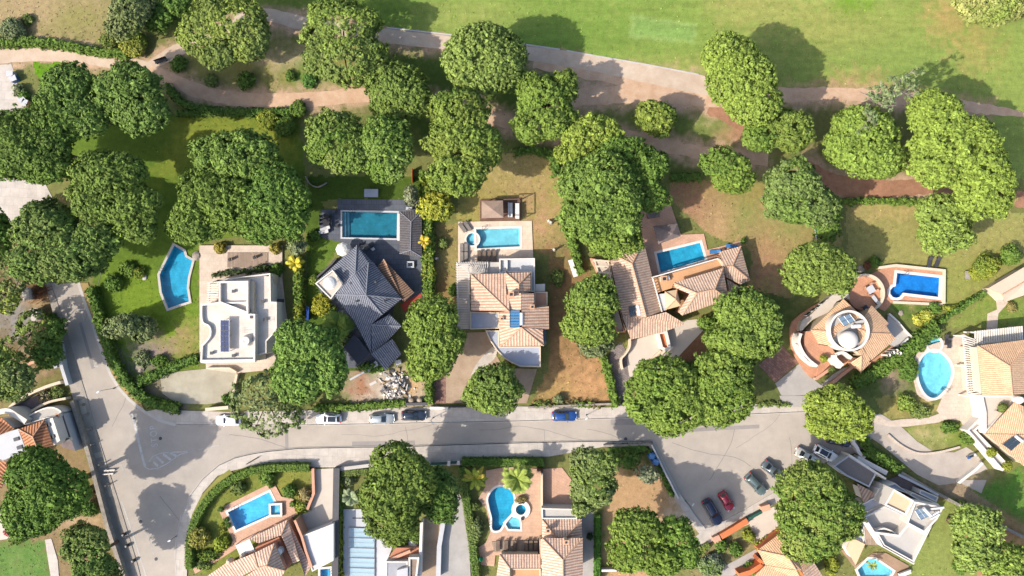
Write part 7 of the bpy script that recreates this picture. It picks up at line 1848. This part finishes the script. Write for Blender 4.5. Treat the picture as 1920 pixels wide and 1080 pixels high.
for i, (x, y, a) in enumerate(((603, 406, 0), (603, 413, 0), (603, 420, 0), (620, 406, 180), (620, 413, 180), (620, 420, 180))):
    chair(('left', 'right')[i//3]+' side dark dining chair, '+('top', 'middle', 'bottom')[i % 3]+' of three at the dining table', x, y, a, M_CLOTHD, 'dark dining chairs')
chair('dark armchair above the dining table near the teal pool', 631, 397, 200, M_CLOTHD); chair('dark armchair between dining table and teal pool', 632, 424, 180, M_CLOTHD)
table('small dark table on the shaded deck below the teal pool', 687, 463, (1.0, 1.0), 30, M_DMETAL)
for i, (x, y, a) in enumerate(((677, 459, 0), (697, 460, 180))): chair(('left', 'right')[i]+' chair at the small table below the teal pool', x, y, a, M_CLOTHD, 'chairs below the teal pool')
chair('white chair on the shaded deck below the teal pool', 700, 467, 40, M_GWHITE); chair('white chair at the pool house corner', 764, 391, 90, M_GWHITE); chair('second white chair at the pool house corner', 770, 391, 90, M_GWHITE)
chair('left dark armchair on the wooden deck of the white villa', 432, 487, 200, M_DMETAL, z0=0.43); chair('right dark armchair on the wooden deck of the white villa', 478, 483, 200, M_DMETAL, z0=0.43)
def sofa(label, px, py, L, ang, mat=M_CLOTHW, z0=0.31):
    p = P(px, py, 0.5); t = thing('garden_sofa', label, 'sofa', (p.x, p.y, z0), None, math.radians(ang))
    m = MB(); m.box((0, 0, 0.14), (L, 0.8, 0.28)); m.build('base', M_BROWN, t, (0, 0, 0))
    for k in range(3): m = MB(); m.box(((k-1)*L/3, 0, 0.36), (L/3-0.03, 0.74, 0.15)); m.build('cushion', mat, t, (0, 0, 0))
    m = MB(); m.box((0, 0.36, 0.55), (L, 0.14, 0.5)); m.build('backrest', mat, t, (0, 0, 0))
    return t
sofa('white cushioned sofa on the left of the gazebo deck', 957, 394, 2.6, 90); sofa('white cushioned sofa on the right edge of the gazebo deck', 970, 396, 2.8, -90)
table('black low table between the gazebo sofas', 963.5, 395, (0.6, 1.2), 0, M_DMETAL, 0.4, 0.31)
for i, (x, y) in enumerate(((898, 502), (910, 502), (898, 508), (910, 508))): chair(('top left', 'top right', 'bottom left', 'bottom right')[i]+' pale chair under the white pergola beside the round villa table', x, y, 0 if i % 2 == 0 else 180, M_GWHITE, 'pale chairs under the pergola', z0=0.19)
table('pale dining table under the white pergola', 904, 505, (1.0, 1.2), 0, M_GWHITE, z0=0.19)
table('white round-cornered table on the orange terrace of the winged villa', 1244, 523, (0.75, 0.75), 20, M_GWHITE, 0.7, 3.0); table('wooden table between the blue loungers', 1354, 469, (0.8, 0.6), 10, M_BROWN, 0.5, 0.17)
table('patio table on the round terracotta patio', 1628, 543, (1.3, 1.3), 30, M_GWHITE, z0=0.9)
for i, (x, y, a) in enumerate(((1619, 541, -10), (1637, 545, 170), (1630, 534, -100), (1626, 552, 80))): chair(('left', 'right', 'upper', 'lower')[i]+' patio chair at the table on the round patio', x, y, a, plain('salmon_cushion', A(226, 170, 140), 0.9, 0.06), 'patio chairs on the round patio', z0=0.9)
table('black table on the round patio near the roof', 1618, 578, (0.9, 0.9), 30, M_DMETAL, z0=0.9)
sofa('black sofa in the corner of the orange roof edge', 1556, 559, 2.2, 50, M_CLOTHD, 0.1); table('dark planter table beside the whirlpool at the egg pool', 1777, 640, (0.9, 0.7), 10, M_DMETAL, 0.5, 0.18)
table('brown table at the white wall of the right villa', 1828, 756, (0.8, 0.7), 5, M_TERRA, 0.7, 0.18); chair('brown chair at the white wall of the right villa', 1828, 774, 200, M_WICKER, z0=0.18)
sofa('white sofa on the corner terrace beside the diagonal hedge', 1695, 643, 1.8, 45, M_CLOTHW, 0.46); sofa('white garden sofa on the stone terrace at the bottom of the modern house', 1696, 1075, 2.2, 20, M_CLOTHW, 0.18)
t = table('stone bench on the right lawn', 1814, 516, (0.9, 1.5), 0, M_STONE, 0.4, 0.02)
table('white bench table on the dry lawn beside the shaded garden', 1434, 372, (1.2, 0.6), 0, M_GWHITE, 0.4, 0.02)
sofa('red bench with white cushions beside the tan lawn hedge', 1074, 503, 3.2, -72, M_CLOTHW, 0.02)
# statues on the tan lawn
def statue(label, px, py, h, mat=M_CREAM):
    p = P(px, py, h*0.5); t = thing('garden_statue', label, 'statue', (p.x, p.y, 0.01))
    m = MB(); m.lathe((p.x, p.y, 0), [(0.32, 0), (0.32, 0.3), (0.22, 0.36), (0, 0.37)], 12); m.build('plinth', M_STONE, t)
    m = MB()
    prof = [(0.16, 0.36), (0.2, 0.7), (0.17, 0.95), (0.24, 1.25), (0.2, 1.45), (0.08, 1.52), (0.13, 1.68), (0.1, 1.82), (0, 1.88)]
    m.lathe((p.x, p.y, 0), [(r, 0.36+(z-0.36)*h/1.88) for r, z in prof], 12)
    m.tube((p.x+0.2, p.y, h*0.72), (p.x+0.42, p.y+0.2, h*0.5), 0.07, 0.05, 6); m.tube((p.x-0.2, p.y, h*0.72), (p.x-0.45, p.y+0.15, h*0.85), 0.07, 0.05, 6)
    m.build('figure', mat, t)
    return t
statue('first of two close pale statues on the tan lawn right of the pool', 1029, 414, 1.9); statue('second of two close pale statues on the tan lawn, slightly lower', 1033, 417, 1.7); statue('lower pale statue alone on the tan lawn', 1039, 468, 1.7)
statue('small white figure on the strip lawn beside the pool terrace', 818, 485, 1.0, M_WHITE)
def pot(label, px, py, r, h, mat=M_TERRA, col=None, z0=0.0):
    p = P(px, py, h); t = thing('flower_pot', label, 'pot', (p.x, p.y, z0))
    m = MB(); m.lathe((p.x, p.y, z0), [(r*0.65, 0), (r*0.95, h*0.8), (r*1.05, h), (r*0.85, h), (r*0.8, h*0.85), (0, h*0.84)], 14); m.build('pot', mat, t)
    if col:
        L = Leaves(); rng = np.random.RandomState(int(px)); crown(L, rng, [(p.x, p.y, z0+h*0.95, r*1.3, r*1.3, r*1.2)], col, 0.16, 0.2, 8, 0.2, 8, 0, None, True); L.build('plant', t)
    return t
pot('round planter on the pool corner of the tilted pool terrace', 415, 955, 0.35, 0.6, M_STONE, DARKG, 0.16); pot('dark plant pot on the tilted pool terrace near the lawn', 425, 975, 0.35, 0.5, M_STONE, DARKG, 0.16); pot('lower dark plant pot on the tilted pool terrace', 429, 985, 0.35, 0.5, M_STONE, DARKG, 0.16)
pot('dark pot in the side yard of the striped tile house', 1106, 1006, 0.45, 0.7, M_DMETAL, (0.03, 0.05, 0.02), 0.09); pot('brown pot at the whirlpool of the kidney pool', 980, 971.5, 0.3, 0.5, M_DMETAL, None, 0.17)
pot('red flower pot on the bottom left terrace', 17, 997, 0.5, 0.6, M_TERRA, (0.3, 0.08, 0.08), 0.1); pot('plant pot on the white terrace of the right villa', 1857, 760, 0.6, 0.6, M_TERRA, OLIVE, 3.0)
pot('yellow-green potted plant on the curved orange terrace', 1532, 671, 0.5, 0.6, M_TERRA, YEL, 2.6); pot('plant pot at the corner of the white steps', 1846, 845, 0.6, 0.5, M_TERRA, YEL, 1.6); pot('plant pot further down the white steps', 1876, 870, 0.6, 0.5, M_TERRA, YEL, 1.6)
pot('rust red pot by the patio rocks', 1626, 498, 0.45, 0.7, M_TERRA, (0.14, 0.06, 0.03)); pot('pot beside the curved entrance of the round villa', 1555, 692, 0.4, 0.6, M_TERRA, OLIVE, 0.8); pot('round urn under the lowest orange wall plant', 1376, 1027, 0.3, 0.6, M_WHITE)
# street things
def post(label, px, py, h, r=0.06, arm=None, mat=M_METAL, name='street_lamp', cat='lamp'):
    p = P(px, py, 0); t = thing(name, label, cat, p)
    m = MB(); m.tube(p, p+Vector((0, 0, h)), r, r*0.7, 8); m.lathe((p.x, p.y, 0), [(r*2.2, 0), (r*2, 0.3), (r, 0.4)], 10); m.build('post', mat, t)
    if arm:
        m = MB(); m.tube(p+Vector((0, 0, h-0.1)), p+Vector((arm[0], arm[1], h+0.1)), r*0.7, r*0.5, 6); m.build('arm', mat, t)
        m = MB(); m.box((p.x+arm[0], p.y+arm[1], h+0.08), (0.55, 0.22, 0.12), math.atan2(arm[1], arm[0])); m.build('lamp_head', M_WMETAL, t)
    return t
post('street lamp at the bend of the left road leaning over the kerb', 214, 728, 4.0, 0.06, (-0.4, -0.25)); post('street lamp at the pavement beside the black-blue car', 812, 783, 3.6, 0.06, (0.3, -0.3)); post('street lamp at the pavement right of the bright blue car', 1099, 778, 3.2, 0.06, (-0.3, -0.2))
post('street lamp at the kerb corner of the bare brown plot', 1285, 939, 4.0, 0.06, (0.3, 0.4)); post('white post lamp at the curved kerb below the bend', 331, 1005, 3.0, 0.05, (0.2, 0.1))
for i, (x, y) in enumerate(((158, 758), (166, 776), (178, 832), (193, 869), (205, 908), (172, 803))):
    post(('topmost', 'second', 'fourth', 'fifth', 'lowest', 'third')[i]+' short grey bollard counted down the left pavement edge', x, y, 1.3, 0.13, None, M_STONE, 'bollard', 'bollard')['group'] = 'bollards along the left pavement'
for i, (x, y) in enumerate(((202, 889), (205, 882))):
    mb = MB(); p = P(x, y, 0.5); mb.box((p.x, p.y, 0.45), (1.9, 0.2, 0.1), 0.1); mb.box((p.x-0.7, p.y, 0.2), (0.15, 0.3, 0.4), 0.1); mb.box((p.x+0.7, p.y, 0.2), (0.15, 0.3, 0.4), 0.1)
    tag(mb.build('bench', M_WHITE, None, (p.x, p.y, 0)), ('lower', 'upper')[i]+' white bench on the left pavement', 'bench', 'white benches on the left pavement')
for i, (x, y) in enumerate(((233, 1002), (239, 1023), (251, 1051))):
    mb = MB(); p = P(x, y, 0.3); mb.lathe((p.x, p.y, 0.1), [(0.28, 0), (0.3, 0.5), (0.2, 0.7), (0, 0.72)], 14)
    tag(mb.build('bollard', M_DMETAL, None, (p.x, p.y, 0)), ('upper', 'middle', 'lower')[i]+' black round bollard on the left pavement near the bottom', 'bollard', 'black bollards')
# bicycle rack: a row of hoops
p = P(474, 865, 0.15); t = thing('bicycle_rack', 'dark hooped bicycle rack on the curved pavement', 'bicycle rack', p)
for k in range(4):
    m = MB(); q = P(466+5*k, 868-3*k, 0.15); pts = [q+Vector((0.5*math.cos(a)*0.5, 0.5*math.cos(a)*0.4, 0.8*abs(math.sin(a)))) for a in np.linspace(0, math.pi, 9)]
    for a, b in zip(pts, pts[1:]): m.tube(a, b, 0.04, n=6)
    m.build('hoop', M_DMETAL, t)
m = MB(); m.tube(P(462, 870, 0.2), P(486, 857, 0.2), 0.05, n=6); m.build('base_rail', M_DMETAL, t)
for i, (x, y, a) in enumerate(((1222, 855, 30), (1229, 866, 25))):
    p = P(x, y, 1.0); t = thing('recycling_bin', ('upper', 'lower')[i]+' blue recycling bin in the shaded corner of the brown plot', 'bin', (p.x, p.y, 0), 'blue recycling bins', math.radians(a))
    m = MB(); m.prism([(-.55, -.5, 0), (.55, -.5, 0), (.55, .5, 0), (-.55, .5, 0)], 0.1, 1.2); m.build('body', M_BIN, t, (0, 0, 0))
    m = MB(); m.lathe((0, 0, 1.2), [(0.72, 0), (0.7, 0.15), (0.45, 0.35), (0, 0.4)], 4); m.build('lid', gloss('light_blue_bin_plastic', A(84, 140, 200), 0.5), t, (0, 0, 0))
    for s in (-1, 1): m = MB(); m.tube((s*0.4, -0.52, 0.1), (s*0.4, -0.4, 0.1), 0.1, n=10); m.build('wheel', M_TYRE, t, (0, 0, 0))
# motor scooter
p = P(1822, 854, 0.5); t = thing('motor_scooter', 'white and blue motor scooter parked at the end of the right drive', 'scooter', (p.x, p.y, 0.08), None, math.radians(20))
for x in (-0.6, 0.65): m = MB(); m.tube((x, -0.07, 0.25), (x, 0.07, 0.25), 0.25, n=16); m.build('wheel', M_TYRE, t, (0, 0, 0))
m = MB(); m.box((-0.3, 0, 0.55), (0.95, 0.36, 0.3)); m.box((0.1, 0, 0.3), (0.7, 0.34, 0.1)); m.box((0.5, 0, 0.62), (0.12, 0.42, 0.7), 0, 0, 0.2); m.build('body', M_WMETAL, t, (0, 0, 0))
m = MB(); m.box((-0.3, 0, 0.75), (0.8, 0.32, 0.1)); m.build('seat', M_DMETAL, t, (0, 0, 0))
m = MB(); m.tube((0.5, -0.34, 1.02), (0.5, 0.34, 1.02), 0.03, n=6); m.tube((0.45, 0, 0.7), (0.5, 0, 1.02), 0.03, n=6); m.build('handlebar', M_DMETAL, t, (0, 0, 0))
m = MB(); m.box((-0.85, 0, 0.85), (0.4, 0.4, 0.3)); m.build('top_box', M_BIN, t, (0, 0, 0))
# garden swing, slide, hose reel, screens
p = P(1533, 437, 1.0); t = thing('garden_swing', 'teal and white garden slide beside the dark garden tree', 'slide', (p.x, p.y, 0), None, math.radians(88))
m = MB(); m.box((0, 0, 0.7), (2.4, 0.5, 0.06), 0, 0, 0.35); m.build('chute', plain('teal_plastic', A(60, 160, 160), 0.6, 0.05), t, (0, 0, 0))
for s in (-1, 1): m = MB(); m.box((0, s*0.27, 0.78), (2.4, 0.06, 0.16), 0, 0, 0.35); m.build('side_rail', M_WMETAL, t, (0, 0, 0))
m = MB(); m.box((-1.1, 0.2, 0.55), (0.06, 0.06, 1.1)); m.box((-1.1, -0.2, 0.55), (0.06, 0.06, 1.1)); m.build('ladder', M_WMETAL, t, (0, 0, 0))
mb = MB(); p = P(577, 588, 0.6); mb.prism([P(574, 575, 1.2), P(580, 575, 1.2), P(578, 605, 1.2), P(573, 605, 1.2)], 0.9, 1.2); mb.box((p.x, p.y, 0.45), (0.3, 2.2, 0.9)); tag(mb.build('storage_box', plain('blue_tarp', A(20, 70, 150), 0.7, 0.08), None, (p.x, p.y, 0)), 'long blue tarpaulin box beside the narrow hedge', 'box')
mb = MB(); p = P(902, 1047, 0.8); 
t = thing('closed_parasol', 'green closed parasol beside the clipped hedge of the kidney pool', 'parasol', (p.x, p.y, 0.16)); mb.lathe((p.x, p.y, 0.7), [(0.32, 0), (0.42, 0.4), (0.25, 1.0), (0.05, 1.6), (0, 1.62)], 8); mb.build('canopy', plain('green_canvas', A(20, 140, 100), 0.8, 0.06), t)
m = MB(); m.tube((p.x, p.y, 0.16), (p.x, p.y, 0.75), 0.04); m.build('pole', M_WMETAL, t)
t = thing('garden_gate', 'slatted dark gate at the end of the deep green clipped hedge', 'gate', P(1012, 881)); mb = MB()
for k in range(5): q = P(1007+2.6*k, 881, 0.7); mb.box((q.x, q.y, 0.6), (0.08, 0.9, 1.0))
mb.build('slats', M_BROWN, t)
# heap of rubble and white bags in the front plot of the dark house
mb = MB(); R = random.Random(8)
for k in range(230):
    a, r = R.uniform(0, 6.28), abs(R.gauss(0, 0.5)); x, y = 744+34*r*math.cos(a)*0.9, 722+40*r*math.sin(a)*0.9
    if not (655 < x < 800 and 690 < y < 757): continue
    hgt = max(0.1, 1.3*(1-r)); p = P(x, y, hgt*0.5)
    mb.box((p.x, p.y, R.uniform(0.05, hgt)), (R.uniform(0.25, 1.3), R.uniform(0.15, 0.5), R.uniform(0.08, 0.4)), R.uniform(0, 3.1), R.choice((0, 0, 0, 1, 1, 2, 3)), R.uniform(-0.5, 0.5))
o = mb.build('rubble_heap', [M_WHITE, plain('broken_concrete', A(176, 172, 170), 0.95, 0.15, 2), M_DGREY, plain('old_timber', A(186, 160, 126), 0.95, 0.15, 2)]); o['kind'] = 'stuff'
for i, (x, y) in enumerate(((771, 751), (787, 751))):
    p = P(x, y, 0.5); mb = MB(); mb.lathe((p.x, p.y, 0), [(0.5, 0), (0.55, 0.4), (0.4, 0.75), (0.15, 0.85), (0, 0.86)], 12); tag(mb.build('builders_sack', plain('sack_cloth', A(190, 172, 150), 0.95, 0.1, 2), None, (p.x, p.y, 0)), ('left', 'right')[i]+' pale rounded sack at the wall below the rubble', 'sack', 'sacks below the rubble')
mb = MB(); p = P(747, 679, 0.5); mb.box((p.x, p.y, 0.45), (1.0, 0.7, 0.9), 0.2); mb.box((p.x, p.y, 0.94), (1.1, 0.8, 0.08), 0.2); tag(mb.build('crate', M_GWHITE, None, (p.x, p.y, 0)), 'white crate at the corner of the lowest slate roof', 'crate')
p = P(698, 687, 0.6); mb = MB(); mb.box((p.x, p.y, 0.5), (2.2, 0.8, 0.9), 0.6); mb.box((p.x, p.y, 0.98), (2.3, 0.9, 0.06), 0.6); tag(mb.build('skip', M_GWHITE, None, (p.x, p.y, 0)), 'long white bin box below the dark carport roof', 'box')
S('grey bush between the boxes on the white forecourt', 36, 168, 11, 1.2, GREY, gaps=0.1); S('dark bush at the grass corner of the white forecourt', 45, 180, 9, 1.0, DARKG)
for i, (x, y) in enumerate(((22, 140), (28, 149), (44, 188), (50, 194))):
    p = P(x, y, 0.5); mb = MB(); mb.box((p.x, p.y, 0.55), (1.1, 0.9, 1.0), 0.4*i); mb.box((p.x, p.y, 1.08), (1.2, 1.0, 0.08), 0.4*i, 1); tag(mb.build('crate', [(M_GWHITE, M_BIN, M_DGREY, M_SALMON)[i], M_GWHITE], None, (p.x, p.y, 0)), ('uppermost grey-white', 'blue', 'dark', 'lowest pinkish')[i]+' crate on the edge of the white forecourt', 'crate')
p = P(302, 114, 0.4); t = thing('park_bench', 'dark bench on the paved wedge at the track fork', 'bench', (p.x, p.y, 0.05), None, 0.35); m = MB(); m.box((0, 0, 0.45), (2.2, 0.5, 0.07)); m.build('seat', M_DMETAL, t, (0, 0, 0)); m = MB(); m.box((0, 0.24, 0.75), (2.2, 0.06, 0.45)); m.build('backrest', M_DMETAL, t, (0, 0, 0))
for s in (-1, 1): m = MB(); m.box((s*0.9, 0, 0.21), (0.08, 0.45, 0.42)); m.build('leg', M_DMETAL, t, (0, 0, 0))
# twig heap, rock and pillars in the scrub
mb = MB()
for k in range(150):
    x, y = R.gauss(72, 11), R.gauss(548, 9); a = R.uniform(-0.6, 1.0); l = R.uniform(0.6, 1.8); p = P(x, y, 0.4); z = R.uniform(0.05, 0.8)
    mb.tube((p.x-l/2*math.cos(a), p.y-l/2*math.sin(a), z), (p.x+l/2*math.cos(a), p.y+l/2*math.sin(a), z+R.uniform(-.2, .2)), 0.04, 0.02, 5)
o = mb.build('brushwood', plain('red_brown_twigs', A(168, 110, 76), 0.95, 0.2, 3)); o['kind'] = 'stuff'
for i, (x, y) in enumerate(((52, 552), (67, 590))):
    p = P(x, y, 1.0); t = thing('gate_pillar', ('upper', 'lower')[i]+' white masonry pillar in the scrub beside the left road', 'pillar', (p.x, p.y, 0), 'white pillars in the scrub'); m = MB(); m.box((p.x, p.y, 0.7), (1.0, 2.0, 1.4), 0.15); m.build('shaft', M_WHITE, t); m = MB(); m.box((p.x, p.y, 1.46), (1.2, 2.2, 0.1), 0.15); m.build('cap', M_KERB, t)
wall('pale blue-white wall sliver in the dark scrub beside the road', [(85, 625), (90, 650), (97, 672), (105, 690)], 0.5, 1.6, M_GWHITE)
wall('curved earth retaining wall in the scrub above the ramp', [(-10, 700), (30, 690), (60, 680), (110, 665)], 0.4, 0.6, M_SALMON, curve=True)
R2 = random.Random(3)
def rock(label, px, py, r, mat=M_GBARK, h=None):
    p = P(px, py, 0.2); mb = MB(); n = 9; hh = h or r*0.7
    prof = [(r, 0), (r*0.95, hh*0.5), (r*0.6, hh*0.9), (0, hh)]
    mb.lathe((p.x, p.y, 0), prof, n); mb.v = [v+Vector((R2.uniform(-.12, .12), R2.uniform(-.12, .12), 0))*r if v.z > 0.01 and False else v for v in mb.v]
    o = mb.build('rock', mat, None, (p.x, p.y, 0), False)
    for v in o.data.vertices: v.co += Vector((R2.uniform(-.14, .14), R2.uniform(-.14, .14), R2.uniform(-.08, .08)))*r
    return tag(o, label, 'rock')
rock('pale boulder beside the orange wall near the covered pool', 775, 1021, 0.9, M_GWHITE, 0.7); rock('pale boulder in the rockery above the round patio', 1615, 504, 0.7); rock('smaller boulder in the rockery above the round patio', 1608, 510, 0.5); rock('pale stone on the lawn of the round villa', 1690, 587, 0.5)
rock('round stone in the pale bank of the left garden', 262, 690, 0.8); rock('stone beside the yellow bush on the left lawn', 270, 520, 0.5, M_KERB); rock('tan boulder at the pool tip by the white villa terrace', 369, 480, 0.9, M_STONE)
sofa('grey sofa set on the shaded terrace beside the winged villa tree', 1225, 404, 2.2, 10, M_CLOTHG, 0.17)
mb = MB(); p = P(774, 325, 1.0); mb.prism([P(772, 315, 1.4), P(773, 315, 1.4), P(773, 340, 1.4), P(772, 340, 1.4)], 0, 1.4); tag(mb.build('fence_panel', plain('rust_orange_metal', A(200, 96, 50), 0.8, 0.1), None, (p.x, p.y, 0)), 'narrow rust orange fence panel under the pines above the teal pool', 'fence')
mb = MB(); pts = [P(x, y, 0.6) for x, y in smooth([(572, 330), (580, 344), (595, 350), (612, 342)], 5, False)]; mb.prism(strip(pts, 0.16), 0, 0.5); tag(mb.build('curved_curb', M_STONE), 'curved pale low wall in deep shade above the teal pool garden', 'wall')
t = thing('play_frame', 'brown triangular wooden frame on the lawn of the modern white house', 'play frame', P(1782, 980)); mb = MB()
for a, b in (((1775, 973), (1797, 972)), ((1775, 976), (1790, 996)), ((1797, 974), (1792, 994))): mb.tube(P(*a, 0.9), P(*b, 0.9), 0.14, n=6); 
for x, y in ((1775, 974), (1797, 973), (1791, 995)): mb.tube(P(x, y, 0), P(x, y, 0.95), 0.1, n=6)
mb.build('frame', M_BROWN, t)
for ob in list(COL.objects):
    if ob.type == 'MESH' and ob.parent is None and 'label' not in ob and ob.get('kind') is None: print('UNLABELLED', ob.name)

# ================================================================ cracks in the road and tufts in the grass
M_TAR = plain('tar_seam', A(150, 142, 137), 0.9, 0.08)
RC = random.Random(21)
for x, y, a, n in ((640, 815, 0.05, 30), (900, 806, -0.1, 34), (1260, 830, 0.3, 26), (1380, 840, -0.5, 26), (1480, 820, 1.2, 16), (210, 800, -1.2, 22), (160, 600, -1.25, 16), (430, 815, 0.1, 20), (1330, 900, -0.8, 18), (300, 930, 0.9, 14), (1100, 805, 0.02, 20), (760, 800, 1.4, 7), (1020, 805, 1.5, 7)):
    pts = [(x, y)]
    for k in range(n):
        a += RC.uniform(-0.22, 0.22)*0.6; x += 6*math.cos(a); y += 6*math.sin(a); pts.append((x, y))
    line(pts, RC.uniform(0.05, 0.09), M_TAR, 0.0475, 'road_crack')
bpy.context.view_layer.update()
dg = bpy.context.evaluated_depsgraph_get()
rg = np.random.RandomState(12)
TL = Leaves()
qs = {}
GR = ('ground', 'lawn', 'golf_fairway')
for k in range(26000):
    x, y = rg.uniform(-96, 96), rg.uniform(-50, 58)
    hit, loc, nn, ix, ob, mt = SC.ray_cast(dg, (x, y, 60.0), (0, 0, -1))
    if not hit or ob.name.split('.')[0] not in GR: continue
    if ob.name.startswith('golf') and rg.rand() < 0.6: continue
    i, j = int((x+103)/CELL), int((y+54)/CELL)
    src = base if ob.name.startswith('ground') else lawn
    c = src[min(i, src.shape[0]-1), min(j, src.shape[1]-1)]*rg.uniform(0.72, 1.35)
    if rg.rand() < 0.35: c = c*np.array((0.88, 1.04, 0.8))
    h, wd, an, tl = rg.uniform(0.05, 0.16), rg.uniform(0.08, 0.24), rg.uniform(0, 6.28), rg.uniform(0.1, 0.35)
    u, v = np.array((math.cos(an), math.sin(an), 0))*wd/2, np.array((-math.sin(an), math.cos(an), 0))*tl/2
    b = np.array((x, y, 0.015))
    TL.quads([b-u-v, b+u-v, b+u*0.7+v+(0, 0, h), b-u*0.7+v+(0, 0, h*0.8)], c)
o = TL.build('grass_tufts'); o['kind'] = 'stuff'
